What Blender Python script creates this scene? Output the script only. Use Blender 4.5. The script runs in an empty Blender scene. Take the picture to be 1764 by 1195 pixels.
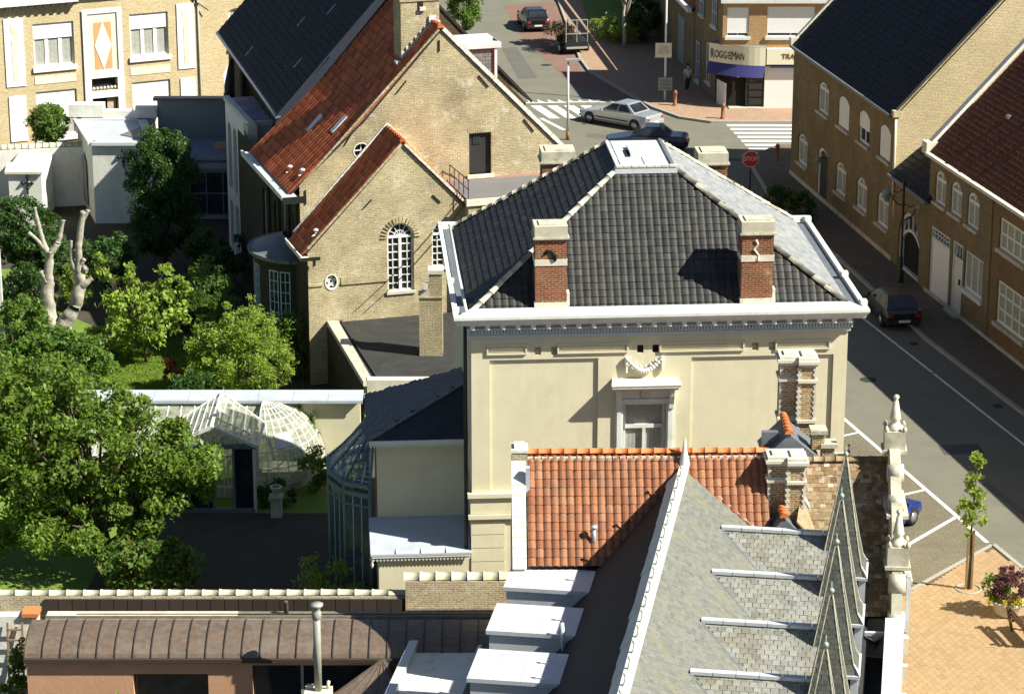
import bpy, math, random
import numpy as np
from math import radians as rad, sin, cos, pi
from mathutils import Vector as Vec, Matrix, geometry
random.seed(7); rng = np.random.default_rng(7)
scene = bpy.context.scene
# ------------------------------------------------------------------ camera, sky, sun, exposure
cd = bpy.data.cameras.new("camera"); cam = bpy.data.objects.new("camera", cd)
scene.collection.objects.link(cam); scene.camera = cam
cam.location = (0, 0, 36); cam.rotation_euler = (rad(90 - 17.7), 0, 0)
cd.sensor_width = 36; cd.lens = 4700 / 1764 * 36; cd.clip_start = 1; cd.clip_end = 1500
world = bpy.data.worlds.new("World"); scene.world = world; world.use_nodes = True
wn = world.node_tree.nodes; wl = world.node_tree.links
sky = wn.new("ShaderNodeTexSky"); sky.sky_type = 'NISHITA'; sky.sun_disc = False
SUN_EL, SUN_AZ = rad(42), rad(110)
sky.air_density = .85; sky.dust_density = .6; sky.sun_elevation = SUN_EL; sky.sun_rotation = SUN_AZ
wl.new(sky.outputs[0], wn['Background'].inputs[0]); wn['Background'].inputs[1].default_value = 0.05
sd = bpy.data.lights.new("sun", 'SUN'); sd.energy = 5.0; sd.angle = rad(0.5); sd.color = (1, .98, .875)
sun = bpy.data.objects.new("sun", sd); scene.collection.objects.link(sun)
SV = Vec((sin(SUN_AZ) * cos(SUN_EL), cos(SUN_AZ) * cos(SUN_EL), sin(SUN_EL)))
sun.rotation_euler = SV.to_track_quat('Z', 'Y').to_euler(); sun.location = (60, -20, 60)
vs = scene.view_settings; vs.view_transform = 'Standard'; vs.look = 'None'; vs.exposure = 1.0; vs.gamma = 1
vs.use_curve_mapping = False
COL = scene.collection
CAM = np.array([0, 0, 36.0])

# ------------------------------------------------------------------ materials
def _nt(name):
    m = bpy.data.materials.new(name); m.use_nodes = True
    return m, m.node_tree.nodes, m.node_tree.links, m.node_tree.nodes['Principled BSDF']
def ramp(n, pts):
    r = n.new('ShaderNodeValToRGB'); e = r.color_ramp.elements
    while len(e) < len(pts): e.new(.5)
    for k, (p, c) in enumerate(pts):
        e[k].position = p; e[k].color = (*c, 1) if len(c) == 3 else c
    return r
def mixc(n, l, a, b, f, mode='MIX'):
    x = n.new('ShaderNodeMix'); x.data_type = 'RGBA'; x.blend_type = mode
    for s, v in ((6, a), (7, b), (0, f)):
        if hasattr(v, 'is_output'): l.new(v, x.inputs[s])
        elif isinstance(v, tuple): x.inputs[s].default_value = (*v[:3], 1)
        else: x.inputs[s].default_value = v
    return x.outputs[2]
def math_(n, l, op, a, b=0.0):
    x = n.new('ShaderNodeMath'); x.operation = op
    for s, v in ((0, a), (1, b)):
        if hasattr(v, 'is_output'): l.new(v, x.inputs[s])
        else: x.inputs[s].default_value = v
    return x.outputs[0]
def noise(n, l, vec, scale, detail=4, rough=.6):
    x = n.new('ShaderNodeTexNoise'); x.inputs['Scale'].default_value = scale
    x.inputs['Detail'].default_value = detail; x.inputs['Roughness'].default_value = rough
    if vec is not None: l.new(vec, x.inputs['Vector'])
    return x.outputs[0]
def sc(c, k): return tuple(min(1, v * k) for v in c)
def surf_uv(n, l):
    """u runs level along the surface, v up its slope: works for a wall or roof of any orientation"""
    g = n.new('ShaderNodeNewGeometry')
    cr = n.new('ShaderNodeVectorMath'); cr.operation = 'CROSS_PRODUCT'; l.new(g.outputs['True Normal'], cr.inputs[0]); cr.inputs[1].default_value = (0, 0.0001, 1)
    nm = n.new('ShaderNodeVectorMath'); nm.operation = 'NORMALIZE'; l.new(cr.outputs[0], nm.inputs[0])
    c2 = n.new('ShaderNodeVectorMath'); c2.operation = 'CROSS_PRODUCT'; l.new(nm.outputs[0], c2.inputs[0]); l.new(g.outputs['True Normal'], c2.inputs[1])
    d1 = n.new('ShaderNodeVectorMath'); d1.operation = 'DOT_PRODUCT'; l.new(g.outputs['Position'], d1.inputs[0]); l.new(nm.outputs[0], d1.inputs[1])
    d2 = n.new('ShaderNodeVectorMath'); d2.operation = 'DOT_PRODUCT'; l.new(g.outputs['Position'], d2.inputs[0]); l.new(c2.outputs[0], d2.inputs[1])
    cb = n.new('ShaderNodeCombineXYZ'); l.new(d1.outputs['Value'], cb.inputs[0]); l.new(d2.outputs['Value'], cb.inputs[1])
    return cb.outputs[0], g.outputs['Position']
def bump(n, l, b, h, strength, dist=.02):
    x = n.new('ShaderNodeBump'); x.inputs['Strength'].default_value = strength; x.inputs['Distance'].default_value = dist
    l.new(h, x.inputs['Height']); l.new(x.outputs[0], b.inputs['Normal'])
def rnd(n, l):
    """a random value per object and per loose piece"""
    oi = n.new('ShaderNodeObjectInfo'); g = n.new('ShaderNodeNewGeometry')
    return math_(n, l, 'FRACT', math_(n, l, 'ADD', oi.outputs['Random'], g.outputs['Random Per Island']))
def plain(name, c, rough=.7, var=.18, scale=3, bmp=.15, metal=0, stain=None, spec=None, streak=0):
    m, n, l, b = _nt(name)
    g = n.new('ShaderNodeNewGeometry')
    f = noise(n, l, g.outputs['Position'], scale, 6, .65); f2 = noise(n, l, g.outputs['Position'], scale * 9, 3)
    r = ramp(n, [(.25, sc(c, 1 - var)), (.75, sc(c, 1 + var))]); l.new(f, r.inputs[0])
    col = mixc(n, l, r.outputs[0], sc(c, .8), math_(n, l, 'MULTIPLY', f2, var))
    if stain:
        r2 = ramp(n, [(.52, (0, 0, 0)), (.68, (1, 1, 1))]); l.new(noise(n, l, g.outputs['Position'], scale * .7 + .35, 7, .7), r2.inputs[0])
        col = mixc(n, l, col, stain, math_(n, l, 'MULTIPLY', r2.outputs[0], .6))
    if streak:   # rain streaks: noise drawn out vertically
        mp = n.new('ShaderNodeMapping'); mp.inputs['Scale'].default_value = (2.2, 2.2, .16); l.new(g.outputs['Position'], mp.inputs[0])
        r3 = ramp(n, [(.5, (0, 0, 0)), (.72, (1, 1, 1))]); l.new(noise(n, l, mp.outputs[0], 1.6, 6, .7), r3.inputs[0])
        col = mixc(n, l, col, sc(c, .62), math_(n, l, 'MULTIPLY', r3.outputs[0], streak))
    l.new(col, b.inputs['Base Color']); b.inputs['Roughness'].default_value = rough; b.inputs['Metallic'].default_value = metal
    if spec is not None: b.inputs['Specular IOR Level'].default_value = spec
    if bmp: bump(n, l, b, f2, bmp)
    return m
def brick(name, c1, c2, mortar, bw=.22, bh=.07, rough=.9, patch=None, blotch=.35, mort=.012):
    m, n, l, b = _nt(name); uv, pos = surf_uv(n, l)
    t = n.new('ShaderNodeTexBrick'); l.new(uv, t.inputs['Vector'])
    for k, v in (('Color1', c1), ('Color2', c2), ('Mortar', mortar)): t.inputs[k].default_value = (*v, 1)
    t.inputs['Scale'].default_value = 1; t.inputs['Mortar Size'].default_value = mort; t.inputs['Brick Width'].default_value = bw
    t.inputs['Row Height'].default_value = bh; t.inputs['Bias'].default_value = -.1; t.inputs['Mortar Smooth'].default_value = .3
    nz = noise(n, l, uv, 14, 2); r = ramp(n, [(.3, (.72, .70, .66)), (.7, (1.22, 1.18, 1.1))]); l.new(nz, r.inputs[0])
    col = mixc(n, l, t.outputs[0], r.outputs[0], 1.0, 'MULTIPLY')
    r2 = ramp(n, [(.3, (1 - blotch,) * 3), (.72, (1 + blotch * .5,) * 3)]); l.new(noise(n, l, pos, .55, 6, .7), r2.inputs[0])
    col = mixc(n, l, col, r2.outputs[0], 1.0, 'MULTIPLY')
    if patch:
        r3 = ramp(n, [(.56, (0, 0, 0)), (.66, (1, 1, 1))]); l.new(noise(n, l, pos, 1.3, 7, .75), r3.inputs[0])
        col = mixc(n, l, col, patch, math_(n, l, 'MULTIPLY', r3.outputs[0], .75))
    l.new(col, b.inputs['Base Color']); b.inputs['Roughness'].default_value = rough; b.inputs['Specular IOR Level'].default_value = .2
    bump(n, l, b, math_(n, l, 'SUBTRACT', nz, math_(n, l, 'MULTIPLY', t.outputs[1], 1.5)), .5, .015)
    return m
def tilemat(name, cols, rough=.65, moss=None, spec=.4, vs_=25):
    m, n, l, b = _nt(name); r = ramp(n, [(k / max(1, len(cols) - 1), c) for k, c in enumerate(cols)])
    l.new(rnd(n, l), r.inputs[0]); g = n.new('ShaderNodeNewGeometry')
    f = noise(n, l, g.outputs['Position'], vs_, 4); r2 = ramp(n, [(.25, (.7,) * 3), (.75, (1.3,) * 3)]); l.new(f, r2.inputs[0])
    col = mixc(n, l, r.outputs[0], r2.outputs[0], 1.0, 'MULTIPLY')
    if moss:
        r3 = ramp(n, [(.5, (0, 0, 0)), (.66, (1, 1, 1))]); l.new(noise(n, l, g.outputs['Position'], 1.1, 8, .75), r3.inputs[0])
        col = mixc(n, l, col, moss, math_(n, l, 'MULTIPLY', r3.outputs[0], .75))
    l.new(col, b.inputs['Base Color']); b.inputs['Roughness'].default_value = rough; b.inputs['Specular IOR Level'].default_value = spec
    bump(n, l, b, f, .2); return m
def leafmat(name, cols, trans=.35):
    m, n, l, b = _nt(name); r = ramp(n, [(k / (len(cols) - 1), c) for k, c in enumerate(cols)]); l.new(rnd(n, l), r.inputs[0])
    l.new(r.outputs[0], b.inputs['Base Color']); b.inputs['Roughness'].default_value = .55; b.inputs['Specular IOR Level'].default_value = .35
    t = n.new('ShaderNodeBsdfTranslucent'); l.new(mixc(n, l, r.outputs[0], (.9, 1, .3), .25), t.inputs[0])
    mx = n.new('ShaderNodeMixShader'); mx.inputs[0].default_value = trans
    l.new(b.outputs[0], mx.inputs[1]); l.new(t.outputs[0], mx.inputs[2]); l.new(mx.outputs[0], n['Material Output'].inputs[0]); return m
def glassmat(name, c=(.02, .025, .03), rough=.06):
    m, n, l, b = _nt(name); g = n.new('ShaderNodeNewGeometry'); f = noise(n, l, g.outputs['Position'], 1.5, 3)
    r = ramp(n, [(.3, sc(c, .6)), (.7, sc(c, 1.5))]); l.new(f, r.inputs[0]); l.new(r.outputs[0], b.inputs['Base Color'])
    b.inputs['Roughness'].default_value = rough; bump(n, l, b, f, .05); return m
def clearglass(name, dirt=(.5, .52, .42), keep=.42):
    m, n, l, b = _nt(name); g = n.new('ShaderNodeNewGeometry'); f = noise(n, l, g.outputs['Position'], 2.5, 7, .7)
    r = ramp(n, [(.35, sc(dirt, .5)), (.7, dirt)]); l.new(f, r.inputs[0]); l.new(r.outputs[0], b.inputs['Base Color'])
    b.inputs['Roughness'].default_value = .15
    t = n.new('ShaderNodeBsdfTransparent'); t.inputs[0].default_value = (.85, .9, .82, 1)
    mx = n.new('ShaderNodeMixShader'); l.new(math_(n, l, 'MULTIPLY', f, keep * 2), mx.inputs[0]); l.new(t.outputs[0], mx.inputs[1]); l.new(b.outputs[0], mx.inputs[2])
    l.new(mx.outputs[0], n['Material Output'].inputs[0]); return m
M = {}
M['stucco'] = plain('cream_stucco', (.66, .60, .415), .9, .07, .9, .1, stain=(.57, .515, .36), spec=.2, streak=.14)
M['white'] = plain('white_paint', (.70, .70, .65), .5, .08, 2, .05, stain=(.52, .51, .44), streak=.3)
M['whitecool'] = plain('pale_blue_paint', (.50, .55, .57), .5, .08, 2, .05, streak=.25)
M['whitewash'] = plain('whitewash', (.70, .685, .60), .9, .1, .9, .5, stain=(.52, .49, .40), spec=.1, streak=.3)
M['stone'] = plain('weathered_limestone', (.52, .48, .37), .9, .25, 2.5, .5, stain=(.2, .19, .13), spec=.1)
M['stonepale'] = plain('pale_dressed_stone', (.66, .61, .49), .9, .15, 2, .3, stain=(.4, .36, .25), spec=.1)
M['zinc'] = plain('zinc_sheet', (.44, .47, .51), .5, .12, 1.2, .05, stain=(.36, .38, .42))
M['zincwhite'] = plain('white_coated_zinc', (.58, .60, .61), .5, .08, 1.5, .05, stain=(.42, .43, .42), streak=.25)
M['lead'] = plain('grey_lead', (.14, .15, .165), .5, .2, 2, .1)
M['brick_tan'] = brick('buff_brick', (.45, .375, .22), (.33, .265, .15), (.54, .49, .36), patch=(.58, .53, .40), blotch=.4)
M['brick_left'] = brick('sandy_brick', (.56, .455, .27), (.46, .35, .19), (.60, .53, .38), blotch=.15)
M['brick_right'] = brick('brown_buff_brick', (.27, .205, .105), (.19, .14, .07), (.22, .18, .115), blotch=.3)
M['brick_shop'] = brick('orange_buff_brick', (.47, .29, .13), (.38, .22, .10), (.45, .35, .22), blotch=.1)
M['brick_red'] = brick('red_chimney_brick', (.25, .085, .04), (.16, .05, .025), (.34, .22, .14), blotch=.45, patch=(.48, .32, .18), mort=.014)
M['brick_old'] = brick('old_mixed_brick', (.42, .29, .13), (.25, .14, .06), (.55, .47, .33), patch=(.16, .12, .07), blotch=.45, mort=.016)
M['brick_dark'] = brick('shade_dark_brick', (.085, .068, .04), (.055, .045, .028), (.075, .06, .04), blotch=.3)  # near-black brick for the walls turned from the sun: shade put into the colour
M['brick_garden'] = brick('bleached_brick', (.58, .48, .32), (.40, .29, .16), (.66, .60, .46), patch=(.7, .66, .54), blotch=.3)
M['tile_pale'] = tilemat('pale_grey_tile', [(.20, .205, .205), (.25, .25, .245), (.17, .175, .18), (.30, .30, .29)], .6, spec=.5, moss=(.30, .30, .28))
M['slate_blk'] = tilemat('black_glazed_tile', [(0.016, 0.016, 0.015), (0.024, 0.024, 0.022), (0.033, 0.032, 0.029), (0.020, 0.019, 0.018), (0.045, 0.043, 0.038)], .55, spec=.35, moss=(0.040, 0.037, 0.029))
M['tile_black2'] = tilemat('dark_roof_tile', [(.007, .008, .010), (.012, .013, .016), (.009, .010, .013)], .6, spec=.3)
M['tile_orange'] = tilemat('orange_pantile', [(0.246, 0.097, 0.048), (0.293, 0.122, 0.060), (0.316, 0.142, 0.072), (0.269, 0.105, 0.051), (0.213, 0.084, 0.046), (0.332, 0.167, 0.091)], .8, spec=.2, moss=(0.206, 0.109, 0.068))
M['tile_ridge'] = tilemat('new_orange_ridge', [(.55, .15, .04), (.62, .19, .06)], .7)
M['tile_red'] = tilemat('red_roof_tile', [(0.325, 0.069, 0.026), (0.425, 0.106, 0.038), (0.500, 0.150, 0.054), (0.275, 0.062, 0.024)], .75, spec=.25)
M['tile_rust'] = tilemat('rust_brown_tile', [(.12, .045, .024), (.15, .055, .03), (.10, .038, .02)], .8, spec=.2)
M['tile_brown'] = tilemat('mossy_brown_tile', [(.20, .13, .06), (.30, .21, .11), (.14, .085, .045), (.36, .28, .18), (.24, .12, .06), (.55, .50, .38)], .85, moss=(.22, .19, .10), spec=.2)
M['slate'] = tilemat('lichened_slate', [(0.136, 0.138, 0.119), (0.158, 0.156, 0.133), (0.177, 0.175, 0.148), (0.147, 0.149, 0.130), (0.121, 0.123, 0.108)], .75, moss=(0.195, 0.179, 0.112))
M['slate_pale'] = tilemat('pale_streaked_slate', [(.21, .21, .185), (.26, .26, .23), (.30, .29, .25), (.23, .225, .19), (.17, .165, .14)], .75, moss=(.19, .165, .10))
M['slate_dk'] = tilemat('grey_slate', [(0.072, 0.077, 0.064), (0.098, 0.103, 0.084), (0.128, 0.131, 0.102), (0.081, 0.084, 0.070)], .7, moss=(0.111, 0.109, 0.070))
M['under'] = plain('roof_underlay', (.02, .018, .016), .9, .1, 3, 0)
M['hiptile'] = tilemat('cream_hip_tile', [(.48, .44, .33), (.56, .51, .39), (.40, .36, .26), (.20, .17, .13)], .8)
M['cap'] = tilemat('cream_wall_cap', [(.46, .44, .31), (.53, .50, .37), (.42, .40, .27)], .85, moss=(.30, .30, .18))
M['bitumen'] = plain('bitumen_felt', (.04, .04, .037), .9, .25, 1.2, .3, stain=(.06, .058, .052), spec=.2)
M['gravelroof'] = plain('grey_roof_felt', (.15, .145, .14), .9, .15, 1.0, .3)
M['copper'] = tilemat('brown_copper', [(.125, .088, .064), (.145, .102, .075), (.135, .094, .068)], .42, moss=(.17, .15, .12), spec=.6, vs_=6)
M['copperdk'] = tilemat('dark_copper', [(.05, .038, .029), (.068, .052, .04)], .5)
M['orangewall'] = plain('orange_render', (.50, .285, .17), .9, .12, 1.2, .3, spec=.1)
M['greygreen'] = plain('grey_green_metal', (.30, .30, .24), .5, .15, 4, .05)
M['verdigris'] = plain('verdigris', (.30, .34, .29), .6, .2, 6, .1)
M['black'] = plain('black_iron', (.012, .012, .013), .5, .2, 5, .05)
M['dkwood'] = plain('dark_door', (.022, .02, .02), .6, .2, 5, .1)
M['darkgap'] = plain('dark_interior', (.008, .007, .006), .95, .2, 3, 0)
M['glass'] = glassmat('window_glass'); M['curtain'] = plain('net_curtain', (.33, .33, .29), .9, .22, 6, .3)
M['glassbright'] = glassmat('pale_window_glass', (.10, .11, .115), .08)
M['panel'] = plain('diamond_panel', (.62, .30, .12), .8, .12, 3, .1)
M['shutter'] = plain('roller_shutter', (.80, .79, .75), .6, .03, 2, .02)
M['greenhouse'] = clearglass('grimy_glass', (.60, .62, .48), .55); M['bayglass'] = clearglass('bay_glass', (.10, .13, .16), .6); M['ghwhite'] = plain('greenhouse_white', (.70, .69, .60), .6, .1, 5, .05)
M['ghblue'] = plain('blue_green_paint', (.13, .18, .185), .5, .15, 4, .05)
M['bark'] = plain('bark', (.11, .085, .055), .95, .35, 6, .8)
M['barkpale'] = plain('bare_pale_bark', (.40, .365, .29), .95, .35, 5, 1.0, stain=(.16, .14, .11), streak=.4)
M['lf_big'] = leafmat('broad_leaf', [(0.061, 0.115, 0.014), (0.109, 0.187, 0.020), (0.163, 0.249, 0.025), (0.075, 0.142, 0.016), (0.217, 0.293, 0.033)])
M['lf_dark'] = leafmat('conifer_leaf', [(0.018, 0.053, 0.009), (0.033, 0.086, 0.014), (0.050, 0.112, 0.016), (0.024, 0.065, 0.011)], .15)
M['lf_yel'] = leafmat('yellow_green_leaf', [(0.174, 0.279, 0.033), (0.264, 0.365, 0.045), (0.350, 0.451, 0.067), (0.124, 0.209, 0.030)], .4)
M['lf_lime'] = leafmat('lime_leaf', [(0.200, 0.293, 0.028), (0.277, 0.370, 0.042), (0.139, 0.231, 0.028), (0.370, 0.447, 0.070)], .45)
M['lf_mid'] = leafmat('mid_green_leaf', [(0.055, 0.129, 0.017), (0.101, 0.190, 0.024), (0.145, 0.241, 0.034)])
M['lf_or'] = leafmat('turning_leaf', [(.06, .13, .02), (.09, .17, .028), (.12, .20, .035), (.08, .15, .025), (.10, .18, .03), (.07, .14, .02), (.11, .19, .03), (.30, .15, .03)])
M['lf_pur'] = leafmat('purple_flower', [(.09, .018, .04), (.16, .03, .07), (.05, .02, .025), (.20, .06, .10)], .2)
M['lf_flow'] = leafmat('yellow_flower', [(.55, .40, .02), (.62, .48, .04), (.20, .22, .03)], .2)
M['lf_red'] = leafmat('red_flower', [(.40, .03, .03), (.30, .02, .02), (.10, .08, .02)], .2)
M['lf_brown'] = leafmat('dry_brush', [(.035, .022, .012), (.06, .04, .02), (.02, .014, .008)], .1)
M['grass'] = leafmat('grass_blade', [(0.140, 0.221, 0.015), (0.196, 0.286, 0.025), (0.105, 0.169, 0.012)], .4)
M['lawn'] = plain('lawn_soil', (.13, .20, .02), .95, .25, 1.5, .5)
M['earth'] = plain('earth', (.055, .045, .03), .95, .3, 1, .5)
M['asphalt'] = plain('asphalt', (0.167, 0.158, 0.119), .9, .13, .5, .5, spec=.25, stain=(0.135, 0.127, 0.102))
M['asphred'] = plain('red_asphalt', (.21, .125, .095), .9, .15, .8, .4, spec=.2)
M['paint'] = plain('road_paint', (.72, .71, .66), .8, .12, 2.5, .2, stain=(.55, .54, .49))
M['kerb'] = plain('kerb_concrete', (.34, .32, .27), .9, .15, 1.5, .3)
M['paver'] = tilemat('sandy_paver', [(0.387, 0.258, 0.139), (0.422, 0.284, 0.155), (0.400, 0.267, 0.143), (0.361, 0.237, 0.126)], .9, spec=.2, vs_=40)
M['joint'] = plain('paver_joint', (.12, .085, .05), .95, .2, 3, .2)
M['pavebay'] = brick('parking_setts', (.215, .19, .14), (.18, .16, .115), (.11, .10, .07), bw=.22, bh=.11, blotch=.12)
M['pavewalk'] = brick('pavement_slabs', (.19, .155, .115), (.165, .135, .10), (.10, .08, .06), bw=.3, bh=.3, blotch=.15)
M['pavepink'] = brick('pink_pavers', (.40, .27, .19), (.36, .24, .165), (.28, .2, .15), bw=.3, bh=.3, blotch=.12)
M['wood'] = plain('brown_bench_wood', (.10, .055, .028), .6, .25, 6, .2)
M['stake'] = plain('stake_wood', (.25, .16, .08), .8, .2, 6, .2)
M['tyre'] = plain('tyre', (.015, .015, .015), .8, .1, 5, .1); M['rim'] = plain('alloy', (.45, .45, .45), .3, .1, 4, 0, metal=.7)
M['lamp_red'] = plain('tail_lamp', (.40, .02, .015), .25, .05, 4, 0)
def carpaint(name, c, metal=.3):
    m = plain(name, c, .28, .05, 3, 0, metal=metal); m.node_tree.nodes['Principled BSDF'].inputs['Coat Weight'].default_value = .6; return m
M['c_silver'] = carpaint('silver_paint', (.47, .49, .51), .5); M['c_navy'] = carpaint('navy_paint', (.012, .02, .05)); M['c_black'] = carpaint('black_paint', (.010, .011, .013))
M['c_blue'] = carpaint('blue_paint', (.02, .045, .23)); M['c_green'] = carpaint('dark_green_paint', (.012, .016, .010))
M['awn'] = plain('navy_awning', (.035, .04, .16), .8, .08, 3, .1); M['sign'] = plain('cream_signboard', (.76, .72, .52), .6, .04, 2, .03)
M['ink'] = plain('brown_lettering', (.10, .06, .02), .7, .1, 5, 0); M['signred'] = plain('stop_red', (.50, .02, .02), .5, .08, 3, 0)
M['signgrey'] = plain('grey_sign', (.20, .25, .23), .6, .2, 5, 0); M['pole'] = plain('pale_pole', (.55, .55, .53), .5, .08, 4, 0)
M['bluegrey'] = plain('blue_grey_roofing', (.20, .23, .30), .55, .15, 1.2, .1, stain=(.30, .31, .36)); M['greyrender'] = plain('grey_render', (.26, .27, .25), .9, .1, 1, .2)
M['slatehung'] = brick('grey_shingle_cladding', (.22, .23, .24), (.14, .15, .16), (.08, .08, .085), bw=.25, bh=.16, blotch=.2)
M['skin'] = plain('skin', (.42, .25, .17), .6, .05, 8, 0); M['shirt'] = plain('pale_blue_shirt', (.48, .55, .68), .9, .05, 8, .1); M['trousers'] = plain('dark_trousers', (.03, .03, .04), .9, .1, 8, .1); M['hair'] = plain('dark_hair', (.03, .02, .012), .8, .1, 9, .2)
M['bollard'] = plain('rust_bollard', (.24, .09, .035), .7, .2, 6, .1); M['concrete'] = plain('planter_concrete', (.55, .50, .40), .9, .12, 3, .3)
M['box'] = plain('stained_white_roof', (.70, .69, .62), .8, .1, .9, .1, stain=(.36, .33, .20))

# ------------------------------------------------------------------ building blocks
def tag(o, label=None, cat=None, group=None, kind=None):
    for k, v in (('label', label), ('category', cat), ('group', group), ('kind', kind)):
        if v: o[k] = v
    return o
def thing(name, label, cat, loc=(0, 0, 0), rz=0, group=None):
    o = bpy.data.objects.new(name, None); COL.objects.link(o); o.location = loc; o.rotation_euler = (0, 0, rad(rz))
    o.empty_display_size = .3
    return tag(o, label, cat, group)
class MB:
    def __init__(s): s.v = []; s.f = []; s.sm = []; s.M = None
    def add(s, vs, fs, smooth=False):
        o = len(s.v)
        if s.M is not None: vs = [tuple(s.M @ Vec(p)) for p in vs]
        s.v += [tuple(p) for p in vs]; s.f += [tuple(i + o for i in f) for f in fs]; s.sm += [smooth] * len(fs); return s
    def box(s, a, b):
        (x0, y0, z0), (x1, y1, z1) = a, b
        return s.add([(x0, y0, z0), (x1, y0, z0), (x1, y1, z0), (x0, y1, z0), (x0, y0, z1), (x1, y0, z1), (x1, y1, z1), (x0, y1, z1)],
                     [(0, 3, 2, 1), (4, 5, 6, 7), (0, 1, 5, 4), (1, 2, 6, 5), (2, 3, 7, 6), (3, 0, 4, 7)])
    def face(s, pts): return s.add(pts, [tuple(range(len(pts)))])
    def prism(s, pts, z0, z1):
        n = len(pts)
        return s.add([(*p[:2], z0) for p in pts] + [(*p[:2], z1) for p in pts],
                     [tuple(range(n))[::-1], tuple(range(n, 2 * n))] + [(i, (i + 1) % n, n + (i + 1) % n, n + i) for i in range(n)])
    def slab(s, pts, off):
        """a 3D polygon given thickness along off"""
        n = len(pts); off = Vec(off)
        return s.add([tuple(p) for p in pts] + [tuple(Vec(p) + off) for p in pts],
                     [tuple(range(n)), tuple(range(n, 2 * n))[::-1]] + [(i, (i + 1) % n, n + (i + 1) % n, n + i) for i in range(n)])
    def tube(s, pts, r, k=8, closed=False):
        pts = [Vec(p) for p in pts]; rs = r if isinstance(r, (list, tuple)) else [r] * len(pts); vs = []; fs = []; N = len(pts)
        for i, p in enumerate(pts):
            t = (pts[min(i + 1, N - 1)] - pts[max(i - 1, 0)]).normalized()
            a = t.cross(Vec((0, 0, 1)) if abs(t.z) < .9 else Vec((1, 0, 0))).normalized(); b = t.cross(a)
            for j in range(k):
                q = 2 * pi * j / k; vs.append(p + (a * cos(q) + b * sin(q)) * rs[i])
        for i in range(N - 1):
            for j in range(k): fs.append((i * k + j, i * k + (j + 1) % k, (i + 1) * k + (j + 1) % k, (i + 1) * k + j))
        fs += [tuple(range(k))[::-1], tuple(range((N - 1) * k, N * k))]
        return s.add(vs, fs, k > 5)
    def bar(s, a, b, w, h=None):
        """a square bar from a to b"""
        h = h or w; a = Vec(a); b = Vec(b); t = (b - a).normalized(); u = t.cross(Vec((0, 0, 1)) if abs(t.z) < .95 else Vec((0, 1, 0))).normalized() * w / 2; v = t.cross(u).normalized() * h / 2
        return s.add([a - u - v, a + u - v, a + u + v, a - u + v, b - u - v, b + u - v, b + u + v, b - u + v],
                     [(0, 3, 2, 1), (4, 5, 6, 7), (0, 1, 5, 4), (1, 2, 6, 5), (2, 3, 7, 6), (3, 0, 4, 7)])
    def lathe(s, prof, c=(0, 0, 0), k=14, a0=0, a1=2 * pi):
        full = abs(a1 - a0 - 2 * pi) < .01; kk = k if full else k + 1; vs = []; fs = []
        for (r, z) in prof:
            for j in range(kk):
                q = a0 + (a1 - a0) * j / k; vs.append((c[0] + r * cos(q), c[1] + r * sin(q), c[2] + z))
        for i in range(len(prof) - 1):
            for j in range(k if full else k):
                j2 = (j + 1) % kk; fs.append((i * kk + j, i * kk + j2, (i + 1) * kk + j2, (i + 1) * kk + j))
        return s.add(vs, fs, True)
    def ball(s, c, r, k=8, sz=1):
        return s.lathe([(r * sin(pi * i / 6) + 1e-4, -r * sz * cos(pi * i / 6)) for i in range(7)], c, k)
    def build(s, name, mat, parent=None, label=None):
        me = bpy.data.meshes.new(name); me.from_pydata(s.v, [], s.f)
        if any(s.sm): me.polygons.foreach_set('use_smooth', s.sm)
        me.materials.append(mat); me.update()
        o = bpy.data.objects.new(name, me); COL.objects.link(o)
        if parent: o.parent = parent
        if label: o['label'] = label
        return o
def part(name, mat, parent, fn, *a, label=None, **k):
    m = MB(); fn(m, *a, **k); return m.build(name, mat, parent, label)
def boxpart(name, mat, parent, a, b, label=None): return MB().box(a, b).build(name, mat, parent, label)
def meshobj(name, verts, faces, mat, parent=None, smooth=False):
    me = bpy.data.meshes.new(name); verts = np.asarray(verts, np.float32); faces = np.asarray(faces, np.int32); n = faces.shape[1]
    me.vertices.add(len(verts)); me.vertices.foreach_set('co', verts.ravel()); me.loops.add(faces.size); me.loops.foreach_set('vertex_index', faces.ravel())
    me.polygons.add(len(faces)); me.polygons.foreach_set('loop_start', np.arange(0, faces.size, n, dtype=np.int32))
    try: me.polygons.foreach_set('loop_total', np.full(len(faces), n, np.int32))
    except Exception: pass
    me.update(calc_edges=True); me.materials.append(mat)
    o = bpy.data.objects.new(name, me); COL.objects.link(o)
    if parent: o.parent = parent
    return o
def root_matrix(o):
    return Matrix.Translation(o.location) @ o.rotation_euler.to_matrix().to_4x4()
# --- roof tiles, slates, pavers: pieces laid one by one; the 300 that show largest are objects, the rest one mesh
def tile_shape(w, l, h, t, n=4):
    vs = []; fs = []
    xs = [-w / 2 + w * i / n for i in range(n + 1)]; zs = [h * sin(pi * i / n) for i in range(n + 1)]
    for x, z in zip(xs, zs): vs += [(x, 0, z - .004), (x, 0, z + t), (x, l, z + .004)]
    for i in range(n):
        a, b = 3 * i, 3 * i + 3; fs += [(a + 1, b + 1, b + 2, a + 2), (a, b, b + 1, a + 1)]
    e = 3 * n; fs += [(0, 1, 2, 2), (e, e + 2, e + 1, e + 1)]
    return vs, fs
def slab_shape(w, l, t):
    vs = [(-w / 2, 0, 0), (w / 2, 0, 0), (w / 2, l, 0), (-w / 2, l, 0), (-w / 2, 0, t), (w / 2, 0, t), (w / 2, l, t * .35), (-w / 2, l, t * .35)]
    return vs, [(4, 5, 6, 7), (0, 1, 5, 4), (1, 2, 6, 5), (3, 0, 4, 7)]
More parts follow.
